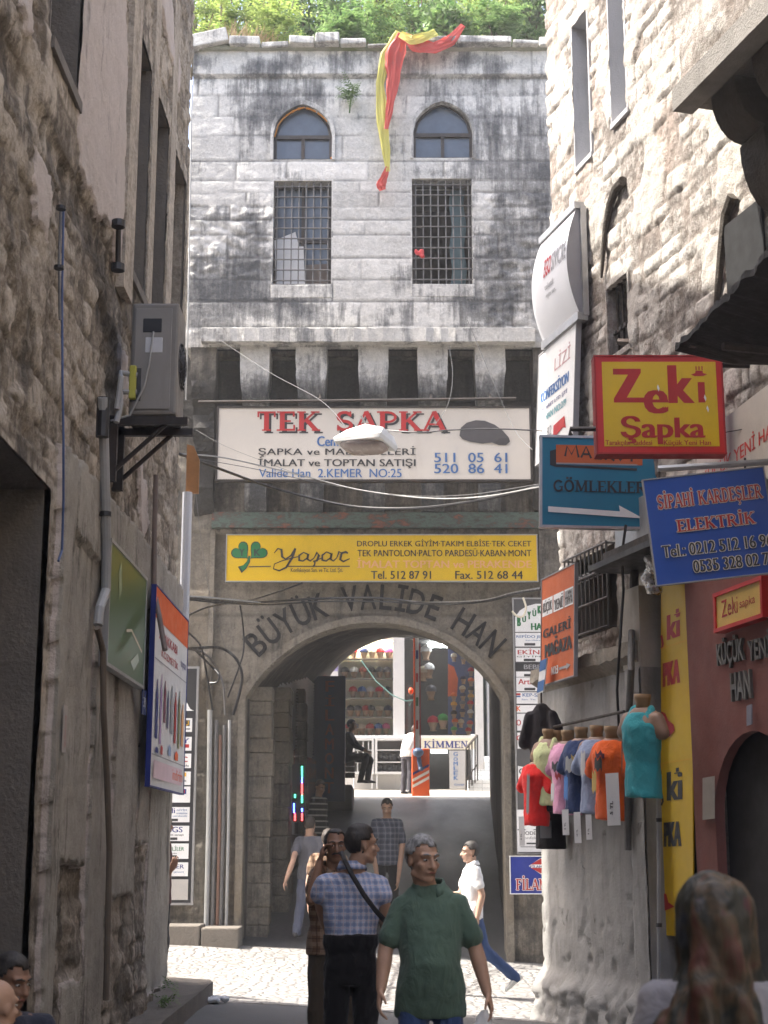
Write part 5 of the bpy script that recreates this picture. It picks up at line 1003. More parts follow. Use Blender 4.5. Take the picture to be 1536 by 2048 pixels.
# ------------------------------------------------------------------ conduits on the gate wall
gy = YF - .06
for i, (x0, x1, yt, r, lab, mt) in enumerate(((420, 412, 1420, .035, 'pale grey conduit with a painted top climbing the gate wall', CABLEG), (433, 424, 1440, .028, 'dark conduit second from the pale one on the gate wall', IRONW), (441, 434, 1470, .024, 'rust-streaked thin conduit between darker ones on the gate wall', M('rusty_tube', (.18, .10, .07), .7)), (449, 441, 1450, .026, 'dark grey conduit beside the arch jamb', IRONW), (459, 452, 1440, .022, 'thinnest conduit right against the arch jamb', CABLEG))):
    a = at(x0, yt, gy); b = V((at(x1, 1868, gy).x, gy, at(x1, 1868, gy).z)); pipe('conduit', lab, [a, (a + b) / 2 + V((.01, 0, 0)), b], r, mt, None, 'pipe', 'conduits beside the arch')
WIREG = flat('wire_grey', (.12, .12, .12), .7)
def wire(label, pts, r=.014, mat=CABLE, name='cable', group=None, n=14):
    """hangs through control points (px, py, Y)"""
    P = [at(*p) for p in pts]; Q = []
    for i in range(len(P) - 1):
        p0, p1, p2, p3 = P[max(i - 1, 0)], P[i], P[i + 1], P[min(i + 2, len(P) - 1)]
        for k in range(n):
            t = k / n; Q.append(.5 * ((2 * p1) + (p2 - p0) * t + (2 * p0 - 5 * p1 + 4 * p2 - p3) * t * t + (3 * p1 - p0 - 3 * p2 + p3) * t ** 3))
    Q.append(P[-1]); t = thing(name, label, 'cable', tuple(Q[0]), group); MB().tube(Q, r, 6).build('strand', mat, t)
wire('thick black cable sagging lowest under the cream sign', [(352, 905, 14.8), (440, 938, 16.5), (560, 980, 18.5), (700, 1012, 18.7), (830, 1016, 18), (960, 1000, 16.5), (1080, 972, 15)], .016)
wire('grey cable drooping across the foot of the cream sign', [(358, 908, 14.9), (450, 916, 16.5), (600, 950, 18.5), (720, 980, 18.6), (850, 996, 18), (960, 994, 16.4), (1078, 974, 15)], .008, CABLEG)
wire('thin pale wire just below the cream sign', [(360, 912, 15), (500, 936, 17), (650, 968, 18.6), (800, 990, 18.3), (930, 990, 16.8), (1080, 968, 15)], .004, WIREG)
wire('upper strand of the black bundle across the painted gate name', [(352, 1190, 14.8), (430, 1200, 17), (520, 1204, 19.8), (620, 1198, 20.9), (750, 1196, 20.9), (850, 1205, 20.6), (960, 1202, 18.5), (1030, 1186, 16.5), (1082, 1178, 15.2)], .018)
wire('lower strand of the black bundle across the painted gate name', [(352, 1196, 14.8), (450, 1206, 17), (540, 1209, 19.9), (640, 1203, 20.9), (760, 1203, 20.9), (870, 1209, 20.6), (970, 1203, 18.5), (1040, 1184, 16.5), (1082, 1176, 15.2)], .012)
wire('black cable rising from the bundle behind the yellow sign', [(368, 1235, 15.5), (420, 1213, 17.5), (500, 1200, 20), (560, 1182, 21), (605, 1166, 21.2)], .012)
wire('pale cable bundle tied to the end of the left wall', [(352, 1193, 14.75), (400, 1194, 16), (470, 1200, 18), (520, 1205, 19.5)], .010, CABLEG)
wire('thin grey stay wire slanting over the corbels', [(440, 680, 20.3), (540, 745, 19), (640, 800, 16.5), (690, 852, 15)], .0035, WIREG)
wire('pale wire slanting down beside the left edge of the cream sign', [(392, 860, 20.5), (450, 892, 20.3), (520, 920, 20.2), (600, 950, 20.2)], .003, WIREG)
wire('straight grey wire slanting behind the teal sign', [(935, 640, 20.3), (985, 760, 20.1), (1030, 860, 19.8), (1065, 900, 18)], .004, WIREG)
wire('loose wire dangling beside the fourth corbel', [(898, 690, 20.5), (905, 740, 20.4), (903, 780, 20.3), (893, 815, 20.25), (870, 850, 20.2)], .004, WIREG)
wire('twisted lamp wire strung from the lamp to the teal sign', [(770, 860, 15), (840, 865, 14.6), (900, 860, 14.2), (1000, 858, 13.6), (1085, 862, 13.2)], .007, CABLE)
wire('thin wire hanging down the edge of the gate wall', [(388, 950, 20.8), (400, 1060, 20.9), (418, 1180, 21.1), (440, 1260, 21.25), (452, 1300, 21.3)], .0035, WIREG)
wire('long pale wire down the left edge of the upper storey', [(384, 170, 20.6), (380, 400, 20.6), (376, 640, 20.6), (372, 800, 20.9)], .012, CABLEG)
for i, (P, r, lab) in enumerate((([(352, 1300, 16), (395, 1296, 19), (440, 1296, 21), (470, 1315, 21.2), (484, 1350, 21.25), (478, 1390, 21.28), (466, 1430, 21.3)], .02, 'largest black cable loop curling beside the arch'), ([(365, 1296, 18), (405, 1305, 20.5), (430, 1330, 21.2), (446, 1370, 21.25), (450, 1430, 21.3)], .016, 'middle black cable loop curling beside the arch'), ([(390, 1300, 20), (420, 1330, 21.2), (438, 1350, 21.2), (434, 1364, 21.2), (420, 1366, 21.25)], .014, 'small hooked cable end beside the arch'), ([(480, 1210, 20.8), (486, 1250, 21.25), (487, 1300, 21.28), (476, 1340, 21.28), (455, 1395, 21.3)], .012, 'thin cable dropping from the bundle to the conduits'), ([(358, 1225, 15.5), (372, 1260, 17), (400, 1290, 19.5), (412, 1340, 21), (425, 1420, 21.3)], .014, 'dark cable slanting from the left wall to the conduits'))):
    wire(lab, P, r, CABLE if i != 1 else IRONW, group='cable loops beside the arch')
wire('pale hooked cable end above the white directory board', [(1046, 1195, 21), (1052, 1215, 21), (1046, 1232, 21), (1034, 1232, 21), (1024, 1222, 21)], .016, CREAM)
wire('white wire dangling beside the Zeki sign', [(1450, 712, 11.9), (1468, 735, 11.9), (1480, 760, 11.9), (1492, 770, 11.9), (1514, 756, 11.9)], .004, WIREG)
wire('fine dark wire crossing the cloth banner', [(1190, 908, 12.9), (1300, 890, 12), (1420, 870, 11.2), (1560, 845, 10.6)], .004, CABLE)
# ------------------------------------------------------------------ street lamp on its wires
lp = thing('street_lamp', 'white hanging street lamp in front of the cream sign', 'lamp', tuple(at(730, 890, 15)))
ctr = at(733, 886, 15); A0 = V((.90, -.42, -.06)).normalized(); A1 = V((.42, .89, -.14)).normalized(); A2 = A0.cross(A1).normalized()
if A2.z < 0: A2 = -A2
q = MB(); q.add([ctr + A0 * x + A1 * y + A2 * z for x, y, z in ((-.30, -.15, -.03), (.25, -.20, -.03), (.25, .20, -.03), (-.30, .15, -.03), (-.31, -.16, .015), (.26, -.21, .02), (.26, .21, .02), (-.31, .16, .015), (-.20, -.10, .12), (.02, -.12, .165), (.02, .12, .165), (-.20, .10, .12), (.24, -.13, .11), (.24, .13, .11))],
    [(0, 3, 2, 1), (0, 1, 5, 4), (1, 2, 6, 5), (2, 3, 7, 6), (3, 0, 4, 7), (4, 5, 12, 9, 8), (7, 11, 10, 13, 6), (8, 9, 10, 11), (9, 12, 13, 10), (4, 8, 11, 7), (5, 6, 13, 12)])
o = q.build('housing', WHITEP, lp); bv = o.modifiers.new('b', 'BEVEL'); bv.width = .006; bv.segments = 2
q = MB(); q.loft([(ctr + A2 * z + A0 * -.02, A0 * a, A1 * b) for z, a, b in ((-.03, .25, .165), (-.05, .245, .16), (-.085, .20, .13), (-.11, .10, .07), (-.115, .02, .01))], 24, pw=3.4); q.build('lens', M('lamp_lens', (.42, .36, .33), .25, .1, 5), lp, True)
q = MB(); q.obox(ctr + A0 * .20 + A2 * .0 + A1 * -.17, (.03, .05, .04), (A0, A1, A2)); q.build('latch', GALV, lp)
MB().tube([ctr + A2 * .14, ctr + A2 * .24 + V((-.08, 0, .06))], .012, 6).build('hook', GALV, lp)
# ------------------------------------------------------------------ torn flag on the parapet
fl = thing('flag', 'torn red and yellow flag cloth draped from the roof plants down the facade', 'flag', tuple(at(790, 80, 20.4)))
def cloth(path, mat, name, seed):
    q = MB(); r = random.Random(seed); P = [at(x, y, Y) for x, y, Y, w in path]; n = 10; S_ = []
    for i in range(len(P) - 1):
        for k in range(n):
            t = k / n; t2 = t * t * (3 - 2 * t); p = P[i].lerp(P[i + 1], t); w = (path[i][3] * (1 - t2) + path[i + 1][3] * t2) * .007; S_.append((p, w))
    S_.append((P[-1], path[-1][3] * .007)); m_ = 13; vs = []
    for j, (p, w) in enumerate(S_):
        d = (S_[min(j + 1, len(S_) - 1)][0] - S_[max(j - 1, 0)][0]).normalized(); x = d.cross(V((0, 1, 0))).normalized() if abs(d.y) < .95 else V((1, 0, 0))
        for i in range(m_):
            u = i / (m_ - 1) - .5; vs.append(p + x * (u * w * (1 + .12 * fbm(j * .2, seed, u))) + V((0, -1, 0)) * (.16 * w * fbm(u * 5 + seed * 3, j * .10, seed, 3) + .05 * w * math.sin(u * 30 + 4 * fbm(j * .06, 1, seed)) + .03))
    q.add(vs, [(j * m_ + i, j * m_ + i + 1, (j + 1) * m_ + i + 1, (j + 1) * m_ + i) for j in range(len(S_) - 1) for i in range(m_ - 1)]); q.build(name, mat, fl, True)
def clothmat(name, c): return leaf_mat(name, c, tuple(min(1, x * 1.25) for x in c), .35)
FR, FY = clothmat('flag_red', srgb(190, 74, 64)), clothmat('flag_yellow', srgb(196, 188, 96))
cloth([(800, 66, 20.5, 20), (772, 110, 20.45, 24), (760, 170, 20.5, 18), (764, 230, 20.5, 26), (770, 290, 20.5, 20), (776, 345, 20.5, 10)], FY, 'yellow_cloth', 1)
cloth([(806, 70, 20.4, 22), (790, 110, 20.4, 44), (786, 160, 20.42, 28), (780, 215, 20.44, 16), (772, 260, 20.44, 9)], FR, 'red_cloth', 2); cloth([(775, 335, 20.5, 8), (770, 352, 20.5, 14), (762, 372, 20.5, 20), (766, 382, 20.5, 14)], FR, 'red_cloth', 5)
cloth([(806, 72, 20.4, 20), (832, 92, 20.35, 30), (868, 98, 20.35, 26), (900, 84, 20.4, 24), (926, 52, 20.45, 12)], FR, 'red_cloth', 3); cloth([(800, 70, 20.33, 16), (822, 82, 20.3, 22), (850, 76, 20.3, 22), (872, 66, 20.35, 18)], FY, 'yellow_cloth', 4)
# bits caught in the barred windows
t = thing('cardboard_sheet', 'torn white carton leaning inside the barred window', 'cardboard', tuple(at(580, 570, 20.82)))
MB().prism([(at(x, y, 20.84).x, at(x, y, 20.84).z) for x, y in ((552, 569), (610, 569), (607, 494), (598, 494), (591, 465), (549, 482))], V((0, 20.84, 0)), FX, FZ, FN, .02).build('sheet', flat('white_card', (.62, .62, .62), .8, .15), t)
t = thing('red_rag', 'crumpled red rag tied to the bars of the window', 'rag', tuple(at(838, 508, 20.6))); q = MB()
for i in range(7): q.ell(at(838 + random.uniform(-9, 9), 508 + random.uniform(-7, 7), 20.62), (random.uniform(.025, .05), .025, random.uniform(.02, .04)), seg=8)
q.blend('cloth', flat('rag_red', srgb(190, 60, 60)), t, .012, 2)
# ------------------------------------------------------------------ canopy, bracket and duct on the right
cn = thing('canopy', 'ragged black sheet canopy jutting from the rubble wall above the Zeki sign', 'canopy', tuple(on_r(1400, 660, .8)))
o1 = 1.0; ta, tb_ = tt(1350, 702, o1), tt(1545, 505, o1); zo = zz(1350, 702, o1); zn = zz(1545, 505, o1); n = 40; q = MB(); vs = []
for i in range(n + 1):
    t = ta + (tb_ - ta) * i / n; ze = zo + (zn - zo) * i / n + .03 * fbm(t * 6, 1, 1); oo = o1 + .03 * fbm(t * 9, 2, 2); zl = zo - .02 - .10 * math.sin(i * .16)
    for o, z in ((oo, ze), (.55, (ze + zl) / 2 - .05), (.08, zl), (.06, zl + .05), (.55, (ze + zl) / 2), (oo - .01, ze + .05 + .03 * fbm(t * 14, 3, 1))): vs.append(rw(t, z, o))
q.add(vs, [(i * 6 + k, i * 6 + (k + 1) % 6, (i + 1) * 6 + (k + 1) % 6, (i + 1) * 6 + k) for i in range(n) for k in range(6)] + [tuple(range(6))]); q.build('sheet', M('black_tar_sheet', (.022, .021, .02), .85, .4, 5, .01, 30), cn)
q = MB(); q.tube([rw(ta + .12, zo + .02, o1 - .05), rw(ta + .12, zo + .02, .0)], .03, 6); q.tube([rw(ta + .5, zo - .12, o1 - .1), rw(ta + .5, zo - .12, 0)], .03, 6); q.build('strut', STEELD, cn)
q = MB(); q.tube([at(1238, 684, 13.4), at(1350, 688, 12.9)], .035, 6); t = thing('iron_bar', 'dark iron bar reaching from the small window to the canopy', 'bar', tuple(at(1238, 684, 13.4))); q.build('rod', STEELD, t)
aw = thing('awning', 'grey metal awning over the barred ground floor window', 'awning', tuple(on_r(1220, 1130, .3)))
ta, tb_ = tt(1186, 1118, .45), tt(1312, 1100, .45); zo = zz(1250, 1118, .45); q = MB(); rbox(q, ta, tb_, zo, zo + .05, .0, .50); q.build('slab', BLACKP, aw); q = MB(); rbox(q, ta + .1, tb_ - .05, zo + .052, zo + .15, .02, .40); q.build('roll', STEELD, aw); q = MB(); rbox(q, ta - .2, tb_, zo + .17, zo + .62, .02, .14); q.build('shutter_box', M('shutter_grey', (.34, .36, .38), .5, .12, 4, dirt=.25), aw)
dk = thing('foil_duct', 'crinkled silver foil duct under the blue electrician sign', 'duct', tuple(on_r(1303, 1150, .3))); q = MB()
for i in range(9): p = on_r(1303 + 6 * math.sin(i), 1118 + i * 8, .36 - .01 * i); q.ell(p, (.07, .07, .035), seg=10)
q.blend('hose', M('foil', (.55, .55, .56), .3, .2, 8, .01, 50, metal=.9), dk, .014, 1, lambda c, n: .012 * fbm(c.x * 30, c.y * 30, c.z * 30))
pipe('downpipe', 'dark vertical drainpipe on the wall between the barred window and cement strip', [on_r(1270, 1085, .14), on_r(1266, 1250, .14), on_r(1264, 1270, .14)], .04, STEELD, [(on_r(1267, 1225, .14), .06, .055)]); pipe('downpipe', 'lower grey drainpipe running behind the shirts', [on_r(1263, 1262, .26), on_r(1262, 1340, .34), on_r(1256, 1460, .3), on_r(1256, 1700, .3)], .03, IRONW)
pipe('cable', 'thin black cable looping down to the ledge', [on_r(1252, 1050, .3), on_r(1243, 1110, .34), on_r(1247, 1180, .3), on_r(1240, 1280, .36), on_r(1234, 1380, .36), on_r(1238, 1460, .3)], .012, CABLE, None, 'cable')
pipe('conduit', 'pale conduit with white clips beside the yellow banner', [on_r(1316, 1515, .30), on_r(1318, 1700, .30), on_r(1318, 2040, .30)], .016, CABLEG, [(on_r(1317, 1545, .30), .03, .024), (on_r(1318, 1640, .30), .03, .024), (on_r(1318, 1850, .30), .03, .024)])
# ------------------------------------------------------------------ shirts on tailor's torsos along the right wall
TORSO = M('torso_plastic', (.30, .19, .13), .5, .12, 4); NECKW = M('neck_block', (.30, .185, .085), .6, .2, 10); PAPER = flat('tag_paper', (.66, .65, .64), .8, .12)
def torso(px, py, scale, col, label, face=(.93, .38), off=.36, sleeve=True, prints=(), tagp=None, tank=False, group='shirt torsos hung along the cement pier', tilt=.06):
    r = thing('mannequin', label, 'mannequin', (0, 0, 0), group); X, Y, Z = V((1, 0, 0)), V((0, 1, 0)), V((0, 0, 1))
    def secs(g, z0, z1):
        out = []
        for z, rx, ry, dy in ((-.72, .150, .105, .01), (-.60, .148, .10, .01), (-.46, .140, .092, .005), (-.30, .158, .105, -.012), (-.20, .168, .108, -.015), (-.13, .158, .085, 0), (-.085, .115, .066, .005), (-.06, .062, .056, .005)):
            if z0 <= z <= z1: out.append((V((0, dy, z)), X * (rx + g), Y * (ry + g)))
        return out
    q = MB(); q.loft(secs(0, -.70, 0), 20)
    for s in (-1, 1): q.cap_((s * .14, 0, -.15), (s * .195, .0, -.25), .058, .052)
    q.blend('torso', TORSO, r, .014, 3); q = MB(); q.loft([(V((0, .005, -.09)), X * .058, Y * .055), (V((0, .0, -.03)), X * .052, Y * .05), (V((0, -.005, .0)), X * .062, Y * .06), (V((0, -.005, .035)), X * .062, Y * .06)], 16); q.build('neck_block', NECKW, r, True)
    q = MB(); q.loft(secs(.010, -.76, -.07 if not tank else -.1) if not tank else secs(.010, -.76, -.18) + [(V((0, 0, -.10)), X * .085, Y * .085)], 22)
    if sleeve:
        for s in (-1, 1): q.cap_((s * .13, 0, -.15), (s * .215, .0, -.33), .062, .072); q.cap_((s * .06, 0, -.11), (s * .145, 0, -.155), .045, .058)
    if tank:
        for s in (-1, 1): q.cap_((s * .085, .0, -.075), (s * .10, -.04, -.20), .036, .05)
    sh = q.blend('shirt', col, r, .015, 3, lambda c, n: .013 * abs(fbm(c.x * 7, c.y * 7, c.z * 4 + px)) - .004 + .006 * fbm(c.x * 15 + c.z * 6, c.y * 15, c.z * 9 + px))
    for k, (u, z, w, h, mt) in enumerate(prints):
        q = MB(); a0 = math.asin(max(-1, min(1, u / .17))); n = 5; vs = []
        for i in range(n + 1):
            for zz_ in (z - h / 2, z + h / 2):
                x = u + w * (i / n - .5); ry = .124; rx = .182; y = -ry * math.sqrt(max(0, 1 - min(1, (x / rx) ** 2))) - .016 - .001 * k; vs.append((x, y, zz_ * 1.0 + .02 * math.sin(i * 2 + k)))
        q.add(vs, [(2 * i, 2 * i + 2, 2 * i + 3, 2 * i + 1) for i in range(n)]); q.build('print', mt, r)
    if tagp:
        x, y, z, w, h = tagp; q = MB(); q.obox((x, y, z), (w, .003, h), (V((1, 0, .08)).normalized(), V((0, 1, 0)), V((-.08, 0, 1)).normalized())); tg = q.build('price_tag', PAPER, r)
        q = MB(); vs, fs = glyphs(random.choice(['7,5 TL', '5 TL', '10 TL', '2 TL']), .03); k = w * .6 / max(v[0] for v in vs); q.add([(x - .05 * w + b * k * -1 + .01, y - .004, z - h * .3 + a * k * 1.3) for a, b in vs], fs); q.build('lettering', BLACK, tg)
    f = (RN * face[0] + REX * face[1]).normalized(); p = on_r(px, py, off); r.location = p; r.rotation_euler = (0, tilt, math.atan2(f.x, -f.y)); r.scale = (scale,) * 3
    return r
fb = lambda n, c, **k: fabric(n, srgb(*c), **k)
PW = flat('print_white', (.62, .62, .6)); PB = flat('print_black', (.03, .03, .03)); PR = flat('print_red', srgb(170, 40, 50)); PY_ = flat('print_gold', srgb(190, 160, 80)); PBL = flat('print_blue', srgb(60, 120, 190))
torso(1074, 1512, .88, fb('cotton_scarlet', (224, 44, 40)), 'red shirt with grey side stripe on the torso farthest along the wall', off=.52, prints=[(.02, -.4, .04, .4, flat('print_grey', (.3, .3, .3)))], tagp=(-.05, -.15, -.78, .08, .3))
torso(1097, 1465, .92, fb('cotton_lime', (206, 214, 160)), 'pale lime tank top on a torso with one bare shoulder showing', sleeve=False, tank=True, off=.44)
torso(1114, 1468, .98, fb('cotton_ink', (34, 36, 46)), 'dark ink-blue shirt with white squiggle print between the lime and pink ones', prints=[(-.03, -.28, .07, .2, PW), (.02, -.5, .05, .12, PR)])
torso(1136, 1468, 1.0, fb('cotton_pink', (218, 158, 186)), 'pink shirt with small dark and red print', prints=[(-.02, -.3, .10, .07, PB), (.02, -.38, .07, .05, PR), (-.05, -.52, .05, .16, PW)])
torso(1163, 1462, 1.0, fb('cotton_navy', (40, 58, 98)), 'navy shirt with grey and gold chest print', prints=[(.0, -.3, .12, .12, flat('print_silver', (.36, .36, .34))), (.05, -.24, .07, .03, PY_), (-.05, -.5, .06, .2, PBL)], tagp=(-.02, -.16, -.80, .08, .22))
torso(1194, 1459, 1.0, fb('cotton_slate', (140, 152, 178)), 'pale grey-blue shirt squeezed between the navy and orange ones', prints=[(-.03, -.3, .06, .2, PW)], tagp=(-.06, -.16, -.84, .08, .26))
torso(1224, 1461, 1.04, fb('cotton_orange', (226, 98, 36)), 'bright orange shirt with black dot and gold print', prints=[(-.02, -.28, .09, .09, PB), (-.07, -.42, .07, .16, PY_), (.0, -.2, .1, .04, flat('print_plum', srgb(90, 40, 60)))], tagp=(-.10, -.15, -.78, .065, .2))
torso(1286, 1398, 1.08, fb('cotton_teal', (64, 160, 168)), 'big turquoise tank top with black edging on the nearest torso', sleeve=False, tank=True, off=.44, prints=[(-.09, -.42, .014, .22, PB)], tagp=(-.16, -.14, -.74, .13, .38))
rr = thing('hanging_shirt', 'black short-sleeved shirt hanging highest at the corner of the ledge', 'shirt', tuple(on_r(1080, 1400, .42)))
q = MB(); c0 = on_r(1083, 1420, .42); XX = V((.80, -.6, 0)); YY = V((.6, .8, 0))
q.loft([(c0 + UP * z, XX * a, YY * .045) for z, a in ((-.66, .15), (-.4, .14), (-.15, .15), (-.05, .14), (.03, .07), (.06, .04))], 16)
for s in (-1, 1): q.cap_(c0 + XX * .12 * s + UP * -.06, c0 + XX * .19 * s + UP * -.30, .055, .07)
q.blend('fabric', fb('cotton_charcoal', (44, 40, 42)), rr, .016, 3, lambda c, n: .012 * fbm(c.x * 6, c.y * 6, c.z * 3)); MB().tube([c0 + UP * .05, c0 + UP * .2], .01, 6).build('hook', STEELD, rr)
rr = thing('hanging_trousers', 'black shorts with a printed patch hanging lowest at the pier corner', 'shorts', tuple(on_r(1100, 1640, .34))); c0 = on_r(1100, 1624, .34); q = MB()
q.loft([(c0 + UP * z, XX * a, YY * .06) for z, a in ((-.34, .17), (-.15, .16), (.02, .13))], 16)
q.blend('fabric', fb('cotton_black', (24, 24, 27)), rr, .014, 3, lambda c, n: .010 * fbm(c.x * 6, c.y * 6, c.z * 3)); q = MB(); q.obox(c0 + UP * -.16 - YY * .085, (.12, .006, .16), (XX, YY, UP)); q.build('patch', flat('patch_grey', (.10, .12, .13)), rr)
q = MB().tube([rw(-.25, zz(1150, 1452, .25), .36), rw(PT1 - .1, zz(1290, 1420, .25), .36)], .014, 8); t = thing('hanging_rail', 'thin metal rail carrying the row of shirt torsos', 'rail', tuple(rw(.5, 2.6, .3))); q.build('rod', STEELD, t)
q = MB()
for tq in (-.1, .6, 1.3): q.tube([rw(tq, zz(1200, 1440, .25), .36), rw(tq, zz(1200, 1440, .25) + .05, .12)], .01, 6)
q.build('arm', STEELD, t)
# ------------------------------------------------------------------ cap shop across the courtyard
YS = 40.0; SP = lambda px, py, y=YS: at(px, py, y); gY = yardz(YS)
sb = thing('shop_building', 'white-pillared cap shop with lit display windows across the sunny courtyard', 'building', (0, YS, gY))
WALLW = M('pale_wall', (.56, .55, .54), .8, .08, 2, dirt=.15); ALU = M('white_frame', (.60, .60, .60), .45, .06, 4)
xL, xA, xP0, xP1, xB, xE = (SP(x, 1400).x for x in (655, 660, 786, 809, 952, 1040)); zT, zS = SP(750, 1276).z, SP(750, 1471).z; zhi = zT + 4
q = MB(); q.box((-8, YS, gY - .3), (xL - .12, YS + 6, zhi)); q.box((xL - .12, YS + .0, zT), (xE + .4, YS + 6, zhi)); q.box((xE, YS + .0, gY - .3), (12, YS + 6, zT)); q.build('wall', WALLW, sb)
for a, b, nm in ((SP(640, 1400).x, SP(676, 1400).x, 'pillar'), (xP0, xP1, 'pillar'), (SP(950, 1400).x, SP(966, 1400).x, 'pillar')): MB().box((a, YS - .06, gY), (b, YS + .3, zT)).build(nm, WALLW, sb)
q = MB(); q.box((SP(676, 1).x * 0 + SP(676, 1400).x, YS - .08, zS - .09), (SP(950, 1400).x, YS + .1, zS)); q.build('window_sill', ALU, sb)
DISP = M('display_back', (.66, .64, .50), .8, .06, 3); q = MB(); a, b = SP(676, 1400).x, xP0
q.box((a, YS + .6, zS - .1), (b, YS + .64, zT)); q.box((a - .03, YS, zS - .1), (a, YS + .94, zT)); q.box((b, YS + .31, zS - .1), (b + .03, YS + .94, zT)); q.box((a, YS, zS - .1), (b, YS + .94, zS - .03)); q.box((a, YS, zT - .05), (b, YS + .94, zT)); q.build('display_case', DISP, sb)
q = MB(); a2, b2 = xP1, SP(950, 1400).x; q.box((a2, YS + 2.2, gY), (b2, YS + 2.24, zT)); q.box((a2, YS + .31, zS - .1), (b2, YS + 2.2, zS - .03)); q.box((a2, YS, zT - .04), (b2, YS + 2.2, zT)); q.build('shop_interior', DARKROOM, sb)
m = Mat('window_glass'); tr = m.t.nodes.new('ShaderNodeBsdfTransparent'); gl = m.t.nodes.new('ShaderNodeBsdfGlossy'); gl.inputs['Roughness'].default_value = .03; mx = m.t.nodes.new('ShaderNodeMixShader'); fz = m.node('ShaderNodeFresnel', {0: 1.45}); m.t.links.new(fz.outputs[0], mx.inputs[0]); m.t.links.new(tr.outputs[0], mx.inputs[1]); m.t.links.new(gl.outputs[0], mx.inputs[2]); m.t.links.new(mx.outputs[0], m.t.nodes['Material Output'].inputs[0]); CLEAR = m.m
for a_, b_ in ((a, b), (a2, b2)): MB().box((a_, YS - .02, zS), (b_, YS - .012, zT)).build('window_pane', CLEAR, sb)
for ys in (1318, 1357, 1396, 1434): z = SP(720, ys, YS + .35).z; MB().box((a, YS + .2, z - .015), (b, YS + .58, z)).build('shelf', flat('glass_shelf', (.50, .52, .48), .2), sb)
for x in (690, 723, 769):
    q = MB(); p = SP(x, 1287, YS + .25); q.cap_(p + V((0, 0, -.05)), p + V((0, 0, .08)), .055, .05, 10); q.build('lamp', emit('bulb', (1, .98, .9), 26), sb)
q = MB(); p0, p1 = SP(856, 1291, YS + .6), SP(897, 1291, YS + .6); q.tube([p0, p1], .05, 8); q.build('lamp', emit('tube_light', (.95, 1, 1), 22), sb); q = MB(); q.tube([SP(862, 1503, YS + .5), SP(894, 1503, YS + .5)], .04, 8); q.build('lamp', emit('tube_light2', (.95, 1, 1), 6), sb)
q = MB(); q.box((SP(705, 1).x * 0 + SP(845, 1490).x, YS - .12, SP(845, 1499).z), (SP(951, 1490).x, YS - .01, SP(845, 1477).z)); q.build('fascia', CREAM, sb)
q = MB(); q.box((xP0, YS - .02, gY), (SP(858, 1540).x, YS + .2, zS - .1)); q.box((a, YS - .02, gY), (xP0, YS + .2, zS - .1)); q.build('plinth', WALLW, sb); q = MB(); q.box((SP(858, 1540).x, YS + .8, gY), (SP(902, 1540).x, YS + .84, zS)); q.build('doorway', DARKROOM, sb)
q = MB(); q.box((SP(966, 1400).x, YS + .6, gY + .9), (xE, YS + .64, zT)); q.build('glass_door', M('green_glass', (.03, .055, .05), .12, .3, 3), sb); q = MB(); q.box((SP(975, 1400).x, YS + .2, gY + .9), (SP(983, 1400).x, YS + .6, zT)); q.build('door_frame', ALU, sb)
TILE = Mat('white_tiles'); br = TILE.node('ShaderNodeTexBrick', {'Vector': TILE.vec((1, 1, 1), rot=(math.pi / 2, 0, 0)), 'Color1': (.70, .72, .72), 'Color2': (.62, .65, .66), 'Mortar': (.30, .31, .31), 'Scale': 2.2, 'Mortar Size': .012}); br.offset = 0; TILE.put('Base Color', br.outputs[0]); TILE.put('Roughness', .3); TILE = TILE.m
q = MB(); x9 = SP(1050, 1500).x
for i, (px, y0, y1) in enumerate(((931, 1583, 1560), (949, 1560, 1539), (969, 1539, 1518))): q.box((SP(px, 1550).x, YS - 1.2 + .4 * i, gY - .2 if i == 0 else SP(px, y0, YS - 1.2 + .4 * i).z), (x9, YS - .8 + .4 * i + (.0 if i < 2 else .6), SP(px, y1, YS - 1.2 + .4 * i).z))
st = q.build('stair', TILE, sb)
s = front_sign('shop_sign', 'cream fascia sign with blue KİMMEN lettering under the right shop window', 'sign', 838, 1478, 951, 1499, YS - .13, .03, CREAM); s.slab('KİMMEN', 848, 1482, 936, 1496, NAVY); s.done()
s = front_sign('shop_sign', 'grey upright sign with vertical blue GÖMLEK letters beside the stair', 'sign', 899, 1501, 932, 1578, YS - .2, .04, flat('grey_panel', (.42, .41, .40)))
for i, ch in enumerate('GÖMLEK'): s.text(ch, 907, 1504 + i * 9.6, 916, 1512 + i * 9.6, BLUE, .05)
s.text('Kimmen', 908, 1566, 928, 1572, BLUE, .0, .3); s.done()
t = thing('stair_railing', 'black iron stair railing beside the white tiled steps', 'railing', (SP(940, 1570).x, YS - 1.2, gY)); q = MB(); yr = YS - 1.25
q.tube([SP(932, 1496, yr), SP(955, 1470, yr)], .035, 6); q.tube([SP(932, 1560, yr), SP(955, 1528, yr)], .02, 6)
for x in (932, 938, 944, 950, 955): q.tube([SP(x, 1497 - (x - 932) * 1.15, yr), SP(x, 1582 - (x - 932) * .9, yr)], .02, 6)
q.build('rails', STEELD, t)
